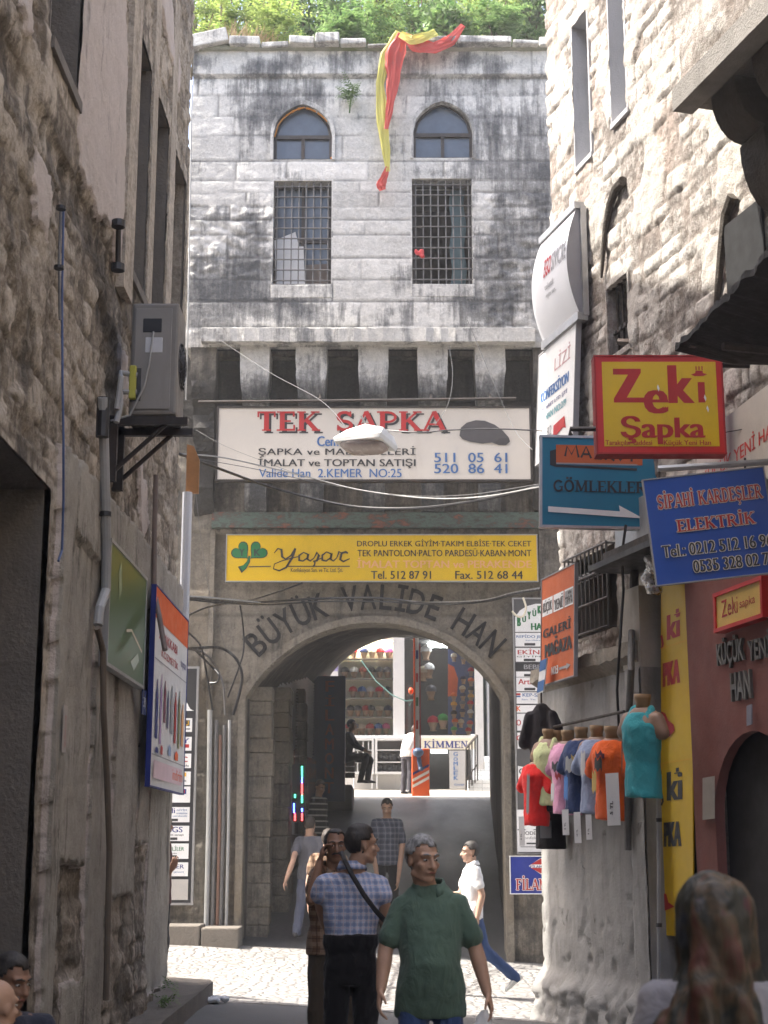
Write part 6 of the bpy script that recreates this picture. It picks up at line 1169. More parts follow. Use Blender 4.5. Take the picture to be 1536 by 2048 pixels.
for x0, x1, lab, grid in ((704, 748, 'white-framed display cabinet of small glass cubbies below the cap window', 1), (750, 810, 'white-framed display cabinet with two dark shelves below the cap window', 0)):
    A, Bq = SP(x0, 1515, YS - .5), SP(x1, 1515, YS - .5); z0, z1 = SP(x0, 1548, YS - .5).z, SP(x0, 1476, YS - .5).z; t = thing('display_cabinet', lab, 'cabinet', ((A.x + Bq.x) / 2, YS - .4, gY)); f = MB()
    for lo, hi in (((A.x, z0), (A.x + .06, z1)), ((Bq.x - .06, z0), (Bq.x, z1)), ((A.x + .06, z0), (Bq.x - .06, z0 + .06)), ((A.x + .06, z1 - .06), (Bq.x - .06, z1))): f.box((lo[0], YS - .5, lo[1]), (hi[0], YS - .1, hi[1]))
    for x in (A.x + .05, Bq.x - .05):
        f.tube([(x, YS - .46, z0), (x, YS - .46, gY)], .02, 6); f.tube([(x, YS - .14, z0), (x, YS - .14, gY)], .02, 6)
    f.build('frame', ALU, t); MB().box((A.x + .06, YS - .14, z0 + .06), (Bq.x - .06, YS - .12, z1 - .06)).build('back_panel', M('cab_back', (.22, .22, .19) if grid else (.10, .09, .085), .7), t)
    q = MB(); n = 3
    for k in range(1, n): z = z0 + (z1 - z0) * k / n; q.box((A.x + .06, YS - .48, z - .012), (Bq.x - .06, YS - .14, z + .012))
    if grid:
        for k in range(1, 4): x = A.x + (Bq.x - A.x) * k / 4; q.box((x - .012, YS - .48, z0 + .06), (x + .012, YS - .15, z1 - .06))
    q.build('shelf', ALU, t)
    if not grid:
        for k in range(2):
            q = MB()
            for i in range(5): q.ell((A.x + .12 + .13 * i, YS - .3, z0 + .16 + (z1 - z0) / 3 * k), (.075, .1, .09), seg=10)
            q.build('stock', M('dark_caps%d' % k, (.05, .05, .055), .9), t)
# caps: one made, the rest copied
HEADF = M('head_form', (.42, .28, .18), .6, .15, 6); cols = {'red': (190, 30, 36), 'black': (24, 24, 28), 'white': (220, 220, 222), 'navy': (34, 44, 88), 'teal': (40, 84, 92), 'pink': (226, 90, 150), 'grey': (120, 122, 128), 'rust': (150, 70, 56), 'beige': (206, 196, 176), 'orange': (226, 110, 40), 'yellow': (222, 170, 60), 'crimson': (204, 24, 60), 'blue': (70, 110, 180), 'green': (70, 160, 80)}
CM = {k: fabric('cap_' + k, srgb(*v)) for k, v in cols.items()}
def make_cap():
    r = thing('cap', 'x', 'cap'); q = MB(); X, Y = V((1, 0, 0)), V((0, 1, 0))
    q.loft([(V((0, .005, .15 + z)), X * a, Y * b) for z, a, b in ((0, .100, .115), (.03, .103, .118), (.07, .094, .105), (.10, .07, .078), (.118, .035, .04), (.122, .01, .01))], 16)
    q.loft([(V((0, -.09, .158)), X * .085, Y * .03), (V((0, -.15, .150)), X * .08, Y * .05), (V((0, -.155, .144)), X * .078, Y * .05), (V((0, -.09, .15)), X * .085, Y * .03)], 16); q.ell((0, 0, .274), (.012, .012, .008), seg=8)
    q.build('crown', CM['red'], r, True); q = MB(); q.loft([(V((0, .01, z)), X * a, Y * b) for z, a, b in ((.0, .07, .07), (.02, .052, .055), (.06, .055, .065), (.11, .075, .09), (.155, .082, .10), (.17, .07, .09))], 14); q.build('head_form', HEADF, r, True); return r
cap0 = make_cap(); used = [0]
def put_cap(px, py, y, col, label, group, sc=1.15, yaw=0):
    if not used[0]: r = cap0; used[0] = 1
    else:
        r = cap0.copy(); COL.objects.link(r)
        for ch in cap0.children: c = ch.copy(); COL.objects.link(c); c.parent = r
    r.location = SP(px, py, y); r.rotation_euler = (0, 0, yaw); r.scale = (sc,) * 3; r['label'] = label; r['group'] = group
    for c in r.children:
        if c.name.startswith('crown'): c.material_slots[0].link = 'OBJECT'; c.material_slots[0].material = CM[col]
    return r
order = ['first', 'second', 'third', 'fourth', 'fifth', 'sixth']
for row, (nm_, ys, items) in enumerate((('top', 1318, [(687, 'teal'), (707, 'red'), (728, 'navy'), (744, 'beige'), (761, 'red'), (777, 'pink')]), ('second', 1357, [(690, 'black'), (708, 'white'), (726, 'rust'), (742, 'black'), (759, 'black'), (775, 'grey')]), ('middle', 1396, [(706, 'red'), (724, 'blue'), (741, 'white'), (759, 'crimson'), (774, 'black')]), ('fourth', 1434, [(701, 'black'), (716, 'grey'), (731, 'red'), (742, 'black'), (759, 'beige'), (776, 'navy')]), ('lowest', 1470, [(697, 'crimson'), (711, 'grey'), (724, 'beige'), (740, 'red'), (757, 'blue'), (772, 'pink')]))):
    for k, (x, c) in enumerate(items): put_cap(x, ys, YS + .36, c, f'{c} cap on the {nm_} shelf of the lit window, {order[k]} from the blue pillar sign', 'caps in the lit shop window', yaw=random.uniform(-.3, .3))
s = Sign('display_board', 'blue display board of caps in the dark shop window', 'board', SP(896, 1298, YS + .4), SP(950, 1298, YS + .4), SP(896, 1468, YS + .4), 54, 170, .04, flat('board_blue', srgb(66, 84, 140))); s.poly([(0, 30), (12, 36), (20, 60), (18, 92), (0, 96)][::-1], ORANGE); s.done()
for k, (x, y, c) in enumerate(((908, 1317, 'beige'), (927, 1322, 'grey'), (942, 1346, 'crimson'), (927, 1362, 'navy'), (942, 1366, 'orange'), (925, 1382, 'beige'), (942, 1384, 'black'), (908, 1396, 'orange'), (926, 1396, 'navy'), (942, 1398, 'yellow'), (908, 1414, 'yellow'), (925, 1412, 'grey'), (941, 1412, 'crimson'), (908, 1432, 'black'), (925, 1428, 'navy'), (941, 1430, 'white'), (910, 1448, 'orange'), (922, 1449, 'beige'), (940, 1452, 'crimson'), (908, 1464, 'green'), (937, 1466, 'red'))):
    put_cap(x, y + 6, YS + .26, c, f'{c} cap pinned to the blue display board, row {k // 3 + 1} counted downwards, column {k % 3 + 1}', 'caps on the blue board', .85)
for k, (x, y, c, lb_) in enumerate(((852, 1320, 'white', 'white hat hanging highest in the dark shop window'), (858, 1356, 'white', 'large pale hat hanging in the middle of the dark shop window'), (846, 1362, 'beige', 'cream hat hanging beside the barrier arm in the dark shop window'), (862, 1400, 'grey', 'grey cap hanging deep in the dark shop window'), (886, 1458, 'green', 'green cap lying low in the dark shop window'), (866, 1462, 'crimson', 'dark red cap lying low in the dark shop window'))): put_cap(x, y, YS + .5, c, lb_, 'hats in the dark window', 1.5)
# ------------------------------------------------------------------ courtyard things
YBq = 34.6; gB = yardz(YBq); bp = lambda x, y: at(x, y, YBq)
t = thing('barrier_gate', 'orange barrier post with its red and white arm raised upright', 'barrier', (bp(841, 1590).x, YBq, gB))
a, b = bp(824, 1545).x, bp(859, 1545).x; zt = bp(841, 1497).z; q = MB().obox(((a + b) / 2, YBq + .2, (gB + zt) / 2), (b - a, .4, zt - gB), bev=.02); q.build('post', ORANGEB, t)
q = MB()
for k, (y, mt) in enumerate(((1556, 0), (1568, 0))): q.prism([(a + .01, bp(841, y + 8).z), (b - .01, bp(841, y - 10).z), (b - .01, bp(841, y - 16).z), (a + .01, bp(841, y + 2).z)], V((0, YBq - .004, 0)), FX, FZ, FN, .002)
q.build('stripe', WHITE, t); q = MB(); q.prism([(a + .01, bp(841, 1551).z), (b - .01, bp(841, 1533).z), (b - .01, bp(841, 1528).z), (a + .01, bp(841, 1546).z)], V((0, YBq - .004, 0)), FX, FZ, FN, .002); q.build('stripe', NAVY, t)
q = MB(); p = bp(836, 1505); q.ell(p + V((0, -.06, 0)), (.13, .12, .11), seg=14); q.tube([p, bp(841, 1538) + V((0, -.03, 0))], .05, 8); q.ell(bp(842, 1538) + V((0, -.04, 0)), (.07, .05, .05), seg=10); q.build('pivot', flat('pivot_blue', srgb(70, 92, 122), .4), t)
am = MB(); x0, x1 = bp(833, 1500), bp(832, 1272); am.obox((x0 + x1) / 2 + V((.02, -.05, 0)), (.09, .05, (x1 - x0).length), bev=.008); arm = am.build('arm', WHITE, t)
q = MB(); q.obox((x0 + x1) / 2 + V((-.045, -.055, 0)), (.035, .055, (x1 - x0).length)); q.build('arm_edge', ORANGEB, arm)
q = MB(); q.obox((x0 + x1) / 2 + V((.085, -.05, -.1)), (.03, .05, (x1 - x0).length * .93)); q.build('arm_edge', flat('arm_red', srgb(150, 40, 44)), arm)
for y, mt in ((1310, NAVY), (1356, RED), (1404, GREEN), (1450, RED)): p = bp(834, y) + V((.0, -.078, 0)); MB().obox(p, (.05, .004, .2)).build('marking', mt, arm)
q = MB(); q.ell(bp(822, 1382), (.06, .06, .08), seg=10); q.build('beacon', ORANGEB, t)
t = thing('rope', 'green rope slanting from the cap window to the barrier arm', 'rope', tuple(bp(740, 1340))); MB().tube([at(722, 1320, 38), at(752, 1362, 37), at(784, 1390, 36), at(812, 1402, 35), at(826, 1400, 34.6), at(818, 1412, 34.5)], .012, 6).build('strand', flat('rope_green', srgb(40, 84, 78)), t)
t = thing('wire', 'taut wire spanning the top of the passage mouth', 'cable', tuple(at(760, 1274, 33.4))); MB().tube([at(650, 1276, 33.4), at(760, 1273, 33.4), at(860, 1275, 33.4), at(960, 1285, 33.4)], .018, 6).build('strand', CABLEG, t)
s = front_sign('vertical_sign', 'tall dark blue upright sign with red FİLAMONT letters inside the passage', 'sign', 624, 1352, 690, 1602, 30.5, .30, flat('night_blue', srgb(30, 44, 96), .5))
for i, ch in enumerate('FİLAMONT'): s.text(ch, 650, 1362 + i * 29, 668, 1384 + i * 29, flat('dull_red', srgb(120, 40, 48)), .03)
s.done()
s = front_sign('poster', 'lilac poster panel beside the lit cap window', 'poster', 650, 1294, 676, 1342, 38.5, .04, flat('lilac_panel', srgb(150, 140, 190))); s.poly([(660, 1336), (668, 1336), (672, 1306), (664, 1300)][::-1] if False else [(660, 1338), (668, 1338), (671, 1308), (663, 1302)], PINK); s.done()
t = thing('roller_shutter', 'ribbed grey roller shutter on the passage wall', 'shutter', (-1.6, 27, rampz(-1.6, 27))); q = MB(); p0, p1 = V((-1.78, 24.6, 0)), V((-1.42, 29.6, 0)); d = (p1 - p0).normalized(); nn = V((d.y, -d.x, 0)); z0 = at(590, 1500, 27).z; z1 = at(590, 1338, 27).z
for i in range(26): z = z0 + (z1 - z0) * i / 26; q.add([p0 + nn * .0 + UP * z, p1 + UP * z, p1 + nn * .06 + UP * (z + .05), p0 + nn * .06 + UP * (z + .05), p0 + UP * (z + (z1 - z0) / 26), p1 + UP * (z + (z1 - z0) / 26)], [(0, 1, 2, 3), (3, 2, 5, 4)])
q.build('slats', GALV, t); q = MB(); q.add([p0 - UP * 0 + nn * .1 + UP * rampz(-1.6, 24.6), p1 + nn * .1 + UP * rampz(-1.6, 29.6), p1 + nn * .1 + UP * (z0 - .05), p0 + nn * .1 + UP * (z0 - .05)], [(0, 1, 2, 3)]); q.build('shopfront', GLASSK, t)
t = thing('led_sign', 'upright strips of red green and blue led lights in the dark passage', 'sign', tuple(at(598, 1640, 24.2))); q = MB(); q.box((at(584, 1, 24.25).x * 0 + at(584, 1580, 24.25).x, 24.25, at(600, 1642, 24.25).z), (at(611, 1580, 24.25).x, 24.28, at(600, 1528, 24.25).z)); q.build('board', BLACKP, t)
LE_ = {'g': emit('led_green', (.05, .9, .45), 2.5), 'b': emit('led_blue', (.06, .12, 1), 4), 'r': emit('led_red', (1, .05, .05), 3)}; strips = {k: MB() for k in LE_}
for x, y0, y1, c in ((604, 1534, 1558, 'g'), (604, 1556, 1566, 'b'), (604, 1568, 1590, 'r'), (604, 1592, 1606, 'g'), (590, 1590, 1598, 'g'), (588, 1608, 1626, 'b'), (590, 1628, 1642, 'r'), (604, 1618, 1626, 'b'), (604, 1628, 1642, 'r')):
    for y in range(y0, y1, 4): p = at(x, y, 24.24); strips[c].ell(p, (.014, .012, .014), seg=6)
for c, mb in strips.items(): mb.build('led_strip', LE_[c], t)
q = MB(); q.obox((-1.3, 32.2, rampz(-1.3, 32.2) + .25), (1.3, 2.4, .5), bev=.03); tag(q.build('passage_kerb', CEMENT_D), None, None, None, 'structure')
t = thing('crate', 'dark crate used as a seat at the courtyard edge', 'crate', tuple(at(690, 1600, 33.2))); p = at(684, 1560, 33.3); q = MB(); gz2 = rampz(p.x, 33.3) + .5
for k in range(4):
    for (cx, cy, sx_, sy_) in ((0, -.26, .56, .02), (0, .26, .56, .02), (-.27, 0, .02, .5), (.27, 0, .02, .5)): q.obox((p.x + cx, p.y + cy, gz2 + .07 + .13 * k), (sx_, sy_, .10))
q.obox((p.x, p.y, gz2 + .54), (.58, .56, .03)); q.build('slats', M('dark_wood', (.06, .05, .04), .8), t)
# ------------------------------------------------------------------ plants on the roof
LFA = leaf_mat('leaf_bright', (.13, .22, .04), (.42, .50, .14)); LFB = leaf_mat('leaf_green', (.05, .12, .03), (.20, .30, .10)); LFC = leaf_mat('leaf_dry', (.22, .13, .05), (.40, .28, .13), .3); STEM = M('stem', (.12, .09, .05), .9)
def frond(mb, p, d, L_, n, w, rr):
    d = d.normalized(); sd = d.cross(UP); sd = sd.normalized() if sd.length > .05 else V((1, 0, 0)); p = p.copy(); st = L_ / n
    for i in range(n):
        d = (d + V((0, 0, -.10))).normalized(); p2 = p + d * st; l = w * (1.1 - .6 * i / n)
        for s in (-1, 1):
            dr = (sd * s + d * .45 + V((0, 0, rr.uniform(-.45, .1)))).normalized(); up = dr.cross(d).normalized(); a = p2; b = a + dr * l * .5 + d * .28 * l; c = a + dr * l; e = a + dr * l * .5 - d * .12 * l; mb.add([a, b, c, e], [(0, 1, 2, 3)])
        p = p2
def bush(x, y, h, w, mat, label, seed, n=90, fr_=True, dens=1.5, group='shrubs on the gateway roof'):
    rr = random.Random(seed); z = rz(x, y) - .05; t = thing('shrub', label, 'shrub', (x, y, z), group); st = MB(); lf = MB()
    for k in range(max(3, int(n / 14))):
        a = rr.uniform(0, 6.28); top = V((x + math.cos(a) * w * rr.uniform(.1, .7), y + math.sin(a) * w * .6 * rr.uniform(.1, .7), z + h * rr.uniform(.5, 1))); base = V((x + rr.uniform(-.1, .1), y + rr.uniform(-.1, .1), z)); mid = base.lerp(top, .5) + V((rr.uniform(-.08, .08), 0, .08)); st.tube([base, mid, top], [.02, .014, .006], 5)
        for j in range(int(14 * dens)):
            q = rr.uniform(.25, 1); p = mid.lerp(top, q * 2 - 1) if q > .5 else base.lerp(mid, q * 2); b = rr.uniform(0, 6.28); d = V((math.cos(b), math.sin(b), rr.uniform(.0, .9)))
            if fr_: frond(lf, p, d, rr.uniform(.25, .55) * min(1, .4 + h / 2), 7, .11, rr)
            else:
                for i in range(14):
                    c = p + V((rr.gauss(0, .13), rr.gauss(0, .13), rr.gauss(0, .11))); u = V((rr.gauss(0, 1), rr.gauss(0, 1), rr.gauss(0, 1))).normalized(); v_ = u.cross(V((rr.gauss(0, 1), rr.gauss(0, 1), rr.gauss(0, 1)))).normalized(); s_2 = rr.uniform(.035, .075); lf.add([c - u * s_2, c + v_ * s_2 * .5, c + u * s_2, c - v_ * s_2 * .5], [(0, 1, 2, 3)])
    st.build('stem', STEM, t); lf.build('foliage', mat, t)
pb_ = lambda px, Y: at(px, 60, Y).x
for i, (px, Y, h, w, mt, f_, n, lab) in enumerate(((395, 22.6, 2.2, .6, LFA, 1, 80, 'bright lime shrub at the left end of the roof'), (455, 22.2, 1.9, .6, LFA, 1, 80, 'feathery lime shrub above the left arched window'), (500, 24.0, 2.8, .9, LFA, 1, 110, 'tall feathery shrub behind the dry grass'), (560, 22.2, 1.5, .6, LFA, 1, 80, 'low yellow-green shrub beside the dry grass'), (610, 23.2, 2.5, .9, LFB, 0, 130, 'dense green shrub left of the flag'), (680, 22.8, 2.3, .8, LFB, 0, 120, 'dark green leafy shrub just left of the flag'), (730, 22.0, 1.3, .6, LFB, 1, 80, 'blue-green fern-like shrub at the flag foot'),
    (790, 23.2, 2.6, .9, LFA, 0, 130, 'yellow-green shrub directly behind the flag'), (850, 22.4, 1.9, .7, LFB, 1, 90, 'shrub with drooping fronds right of the flag'), (915, 23.0, 2.5, .9, LFB, 0, 130, 'dense shrub above the right arched window'), (985, 22.4, 2.1, .8, LFA, 0, 120, 'sunlit mid green shrub near the right roof end'), (1060, 22.6, 2.4, .8, LFB, 0, 120, 'darkest shrub at the right end of the roof'), (540, 24.6, 3.2, 1.0, LFB, 0, 120, 'tall back shrub over the left half of the roof'), (720, 25, 3.6, 1.1, LFA, 0, 130, 'tallest back shrub in the middle of the roof'), (880, 25, 3.5, 1.1, LFB, 0, 130, 'tall back shrub over the right half of the roof'), (1020, 24.8, 3.4, 1.0, LFA, 0, 120, 'tall back shrub against the right rubble wall'), (430, 25, 3.3, .9, LFA, 0, 110, 'tall thin shrub against the sky at the left roof end'), (905, 20.9, .75, .5, LFB, 0, 90, 'low dark shrub spilling over the parapet right of the flag'), (1000, 20.9, .9, .6, LFB, 1, 90, 'drooping low shrub spilling over the parapet at the right end'), (690, 20.9, .7, .5, LFB, 1, 80, 'low bluish shrub spilling over the parapet left of the flag'))): bush(pb_(px, Y), Y, h, w, mt, lab, 100 + i, n, bool(f_))
for i, (px, Y, lab) in enumerate(((470, 21.6, 'tuft of dry brown grass on the parapet left of the flag'), (520, 21.9, 'wide tuft of dry straw above the left arched window'))):
    rr = random.Random(i); x = pb_(px, Y); z = rz(x, Y) - .03; t = thing('dry_grass', lab, 'dry grass', (x, Y, z), 'dry tufts on the roof edge'); q = MB()
    for k in range(170):
        b = V((x + rr.gauss(0, .16), Y + rr.gauss(0, .12), z)); tp = b + V((rr.gauss(0, .16), rr.gauss(0, .12), rr.uniform(.25, .65))); q.tube([b, b.lerp(tp, .6) + V((0, 0, .05)), tp], [.006, .005, .002], 3)
    q.build('blades', LFC, t)
def weed(p, lab, seed, n=26, drop=.0, sc=1):
    rr = random.Random(seed); t = thing('wall_weed', lab, 'weed', tuple(p)); q = MB()
    for k in range(n): frond(q, V(p) + V((rr.gauss(0, .04), 0, rr.gauss(0, .05))), V((rr.uniform(-1, 1), -.5, rr.uniform(-.9, .9))), rr.uniform(.12, .26) * sc, 6, .06 * sc, rr)
    if drop: q.tube([V(p), V(p) + V((-.02, -.05, -drop))], .012, 5)
    q.build('foliage', LFB, t)
weed(at(702, 192, 20.62), 'small green weed rooted in the facade between the arched windows', 5, 34, .3); weed((LX + .25, 13.2, gz(-1.8, 13.2) + .2), 'tiny green weed at the foot of the left wall', 6, 20, 0, .6)
# ------------------------------------------------------------------ people
SK1, SK2, SK3 = skin_mat('skin_tan', (.44, .27, .185)), skin_mat('skin_brown', (.27, .15, .095)), skin_mat('skin_fair', (.52, .33, .24))
HRG, HRB, HRD = hair_mat('hair_grey', (.10, .10, .10), (.42, .42, .42)), hair_mat('hair_black', (.012, .010, .009), (.045, .038, .033)), hair_mat('hair_brown', (.014, .010, .008), (.05, .035, .024))
EYEW, EYED, LIP = flat('eye_white', (.55, .53, .50), .2), flat('eye_dark', (.02, .013, .01), .15), flat('lip', (.28, .11, .085), .5)
LEATH, SOLE = M('shoe_leather', (.03, .027, .025), .4), flat('shoe_white', (.6, .6, .58))
JD = dict(hip=(0, 0, .95), waist=(0, 0, 1.08), chest=(0, 0, 1.28), neck=(0, .01, 1.48), head=(0, -.02, 1.625), shR=(-.175, .0, 1.415), elR=(-.225, .03, 1.13), wrR=(-.235, -.03, .89), shL=(.175, .0, 1.415), elL=(.225, .03, 1.13), wrL=(.235, -.03, .89),
          hipR=(-.082, 0, .92), knR=(-.095, -.02, .50), anR=(-.105, .02, .085), hipL=(.082, 0, .92), knL=(.095, -.02, .50), anL=(.105, .02, .085))
def person(label, px, py, Y, H, yaw, skin, hair, shirt, pants, shoes=LEATH, J=None, W=None, head=(0, 0), voxel=.011, sleeve=.55, hem=-.10, belly=0, hairstyle='short', bulk=.92, group=None, z0=None, face=False, collar=None, shift_z=0, curl=.5, stache=False, tuck=False):
    """stands at photo column px, depth Y; J: joints of the pose, W: joints given as (px, py, Y)"""
    X0 = at(px, py, Y).x; g0 = gz(X0, Y) if z0 is None else z0; k = H / 1.75; root = thing('person', label, 'person', (0, 0, 0), group)
    loc = V((X0, Y, g0)); Rz = Matrix.Rotation(yaw, 3, 'Z'); j = {a: V(b) * k for a, b in JD.items()}
    if shift_z:
        for a in ('hip', 'waist', 'chest', 'neck', 'head', 'shR', 'elR', 'wrR', 'shL', 'elL', 'wrL', 'hipR', 'hipL'): j[a] += V((0, 0, shift_z))
    for a, b in (J or {}).items(): j[a] = V(b) * k
    for a, b in (W or {}).items(): j[a] = Rz.inverted() @ (at(*b) - loc)
    ch = [j['hip'], j['waist'], j['chest'], j['neck']]; shx = (j['shL'] - j['shR']).normalized()
    def spine(s):
        """point and direction s metres (scaled) above the hips"""
        s *= k; L_ = [(ch[i + 1] - ch[i]) for i in range(3)]
        if s < 0: d = L_[0].normalized(); return ch[0] + d * s, d
        for i, l in enumerate(L_):
            if s <= l.length or i == 2: return ch[i] + l.normalized() * s, l.normalized()
            s -= l.length
    hx = (j['hipL'] - j['hipR']).normalized()
    def tsec(s, rx, ry, dy=0):
        p, d = spine(s); t = min(max(s / .45, 0), 1); ax = (hx * (1 - t) + shx * t); ax = (ax - d * ax.dot(d)).normalized(); ay = d.cross(ax); return (p + ay * dy * k, ax * rx * k * bulk, ay * ry * k * bulk)
    TS = ((-.10, .150, .105, 0), (0, .160, .112, 0), (.13, .147, .108, 0), (.24, .160, .115, 0), (.33, .172, .118, 0), (.41, .176, .108, .005), (.475, .145, .08, .008), (.51, .085, .065, .008))
    lp = lambda a, b, t: a + (b - a) * t
    q = MB(); q.loft([tsec(s, rx - .012, ry - .012, dy) for s, rx, ry, dy in TS], 20)
    hm = j['head']; HR = Matrix.Rotation(head[0], 3, 'Z') @ Matrix.Rotation(head[1], 3, 'X'); hl = lambda x, y, z: hm + HR @ (V((x, y, z)) * k * 1.0)
    hax = tuple(HR @ V(a) for a in ((1, 0, 0), (0, 1, 0), (0, 0, 1)))
    q.cap_(j['neck'] - V((0, 0, .05)) * k, hl(0, .015, -.06), .062 * k, .056 * k, 14)
    q.ell(hl(0, .012, .032), (.074 * k, .094 * k, .086 * k), hax, 20); q.ell(hl(0, -.022, -.035), (.060 * k, .070 * k, .080 * k), hax, 18); q.ell(hl(0, -.062, -.092), (.030 * k, .026 * k, .024 * k), hax, 12); q.cap_(hl(-.052, .0, -.068), hl(-.02, -.06, -.092), .020 * k, .018 * k); q.cap_(hl(.052, .0, -.068), hl(.02, -.06, -.092), .020 * k, .018 * k)
    q.cap_(hl(0, -.082, .018), hl(0, -.112, -.030), .009 * k, .0145 * k); 
    for s in (-1, 1):
        q.ell(hl(.016 * s, -.098, -.033), (.010 * k, .010 * k, .009 * k), hax, 8); q.cap_(hl(.012 * s, -.082, .030), hl(.048 * s, -.068, .030), .013 * k, .011 * k); q.ell(hl(.044 * s, -.058, -.022), (.022 * k, .022 * k, .020 * k), hax, 10); q.ell(hl(.074 * s, .012, -.006), (.010 * k, .020 * k, .031 * k), hax, 10)
    q.cap_(hl(-.018, -.086, -.058), hl(.018, -.086, -.058), .010 * k, .010 * k)
    for s, a in ((-1, 'R'), (1, 'L')):
        sh, el, wr = j['sh' + a], j['el' + a], j['wr' + a]; q.cap_(j['neck'] - V((0, 0, .04)) * k, sh, .048 * k, .05 * k); q.cap_(sh, el, .050 * k, .040 * k, 14); q.cap_(el, el.lerp(wr, .35), .040 * k, .042 * k, 14); q.cap_(el.lerp(wr, .35), wr, .042 * k, .027 * k, 14)
        d = (wr - el).normalized(); out = V((s, 0, 0)) if abs(d.x) < .8 else V((0, 0, 1)); fw = (V((0, -1, 0)) - d * d.dot(V((0, -1, 0)))); fw = fw.normalized() if fw.length > .2 else V((0, 0, 1)); pn = d.cross(fw).normalized()
        if pn.dot(out) > 0: pn = -pn                                     # the palm looks to the body
        q.loft([(wr + d * t * k, fw * w * k, pn * h * k) for t, w, h in ((-.01, .026, .019), (.02, .032, .018), (.06, .041, .016), (.088, .042, .013), (.10, .036, .009))], 14)
        for i, (o, l) in enumerate(((.031, .070), (.0105, .078), (-.0105, .073), (-.031, .058))):
            b = wr + d * .088 * k + fw * o * k; c1 = curl * (.55 + .12 * i); d1 = (d * math.cos(c1) + pn * math.sin(c1)); c2 = curl * (1.6 + .15 * i); d2 = (d * math.cos(c2) + pn * math.sin(c2)); m1 = b + d1 * l * .55 * k; q.cap_(b, m1, .0088 * k, .0080 * k, 8); q.cap_(m1, m1 + d2 * l * .5 * k, .0080 * k, .0066 * k, 8)
        b = wr + d * .025 * k + fw * .026 * k; m1 = b + (d * .7 + fw * .55 + pn * .4).normalized() * .045 * k; q.cap_(b, m1, .013 * k, .010 * k, 8); q.cap_(m1, m1 + (d * .9 + fw * .1 + pn * .45).normalized() * .032 * k, .0098 * k, .008 * k, 8)
        hp, kn, an = j['hip' + a], j['kn' + a], j['an' + a]; q.cap_(hp, kn, .072 * k, .052 * k); q.cap_(kn, an, .050 * k, .036 * k)
    body = q.blend('body', skin, root, voxel * k * .85, 3)
    # eyes, brows, lips
    fv = (('eye', EYEW, .0125), ('iris', EYED, .0070))
    for s in (-1, 1):
        e = MB().ell(hl(.031 * s, -.0775, .006), (.0135 * k, .009 * k, .0056 * k), hax, 12).build('eye', EYEW, root, True); MB().ell(hl(.031 * s, -.0855, .006), (.0052 * k, .003 * k, .0052 * k), hax, 10).build('iris', EYED, e, True)
        MB().tube([hl(.012 * s, -.0965, .030), hl(.030 * s, -.0935, .037), hl(.050 * s, -.080, .032)], [.0045 * k, .0052 * k, .003 * k], 6).build('eyebrow', hair if hair else HRB, root)
    MB().tube([hl(-.022, -.0925, -.061), hl(-.008, -.0985, -.0575), hl(0, -.099, -.059), hl(.008, -.0985, -.0575), hl(.022, -.0925, -.061)], [.002, .005, .0055, .005, .002], 6).build('mouth', LIP, root)
    if stache: MB().tube([hl(-.034, -.086, -.056), hl(-.015, -.1015, -.047), hl(0, -.103, -.045), hl(.015, -.1015, -.047), hl(.034, -.086, -.056)], [.004, .009, .008, .009, .004], 8).build('moustache', HRB, root)
    if hair and hairstyle != 'none':
        me = MB(); me.ell((0, .016, .030), (.0835, .1015, .0975), None, 40); bm = bmesh.new(); vv = [bm.verts.new(p) for p in me.v]
        for f in me.f:
            try: bm.faces.new([vv[i] for i in f])
            except ValueError: pass
        hairline = .072 if hairstyle == 'short' else .092; kill = []
        for v in bm.verts:
            x, y, z = v.co; nz = .010 * fbm(x * 40, y * 40, z * 40)
            front = y < -.030 and z < hairline + nz - .25 * max(0, abs(x) - .05) * (0 if hairstyle == 'short' else 2) ; side = abs(x) > .05 and y < .01 and z < .03 + nz and not (y > -.025 and z > -.03); nape = z < -.052 + nz; ear = abs(x) > .06 and -.016 < y < .036 and z < .018
            if front or side or nape or ear: kill.append(v)
        bmesh.ops.delete(bm, geom=kill, context='VERTS')
        for v in bm.verts: v.co *= 1 + .035 * fbm(v.co.x * 22, v.co.y * 22, v.co.z * 22) + (.05 if v.co.z > .09 and hairstyle == 'short' else .0)
        bm.verts.index_update(); mb = MB(); mb.add([hl(*v.co) for v in bm.verts], [tuple(v.index for v in f.verts) for f in bm.faces]); bm.free(); o = mb.build('hair', hair, root, True); so_ = o.modifiers.new('thick', 'SOLIDIFY'); so_.thickness = .008; so_.offset = -.6
    # clothes
    sd = random.Random(label).random() * 40
    fold = lambda a: (lambda c, n: a * (.6 * abs(fbm(c.x * 7 + sd, c.y * 7, c.z * 5.5, 3)) + .45 * fbm(c.x * 15, c.y * 15 + sd, c.z * 11, 3)))
    if shirt:
        q = MB(); q.loft([tsec(s, max(rx + (.024 if s < .3 else .018), (.184 / bulk if s < .06 else 0)), ry + .020 + (belly * max(0, 1 - abs(s - .12) / .26)), dy - belly * .8 * max(0, 1 - abs(s - .12) / .26)) for s, rx, ry, dy in (((hem, .150, .108, 0),) + tuple(t for t in TS if hem + .04 < t[0] < .46) + ((.47, .146, .080, .008), (.502, .105, .068, .010), (.522, .080 + .012 * (collar is None), .064, .012)))], 24)
        for a in 'RL':
            sh, el, wr = j['sh' + a], j['el' + a], j['wr' + a]; q.cap_(j['neck'] - V((0, 0, .052)) * k, sh, .052 * k, .056 * k)
            e = sh.lerp(el, min(sleeve, 1)); q.cap_(sh, e, .056 * k, (.063 if sleeve < .99 else .054) * k, 14)
            if sleeve > 1: q.cap_(el, el.lerp(wr, sleeve - 1), .054 * k, .042 * k, 14)
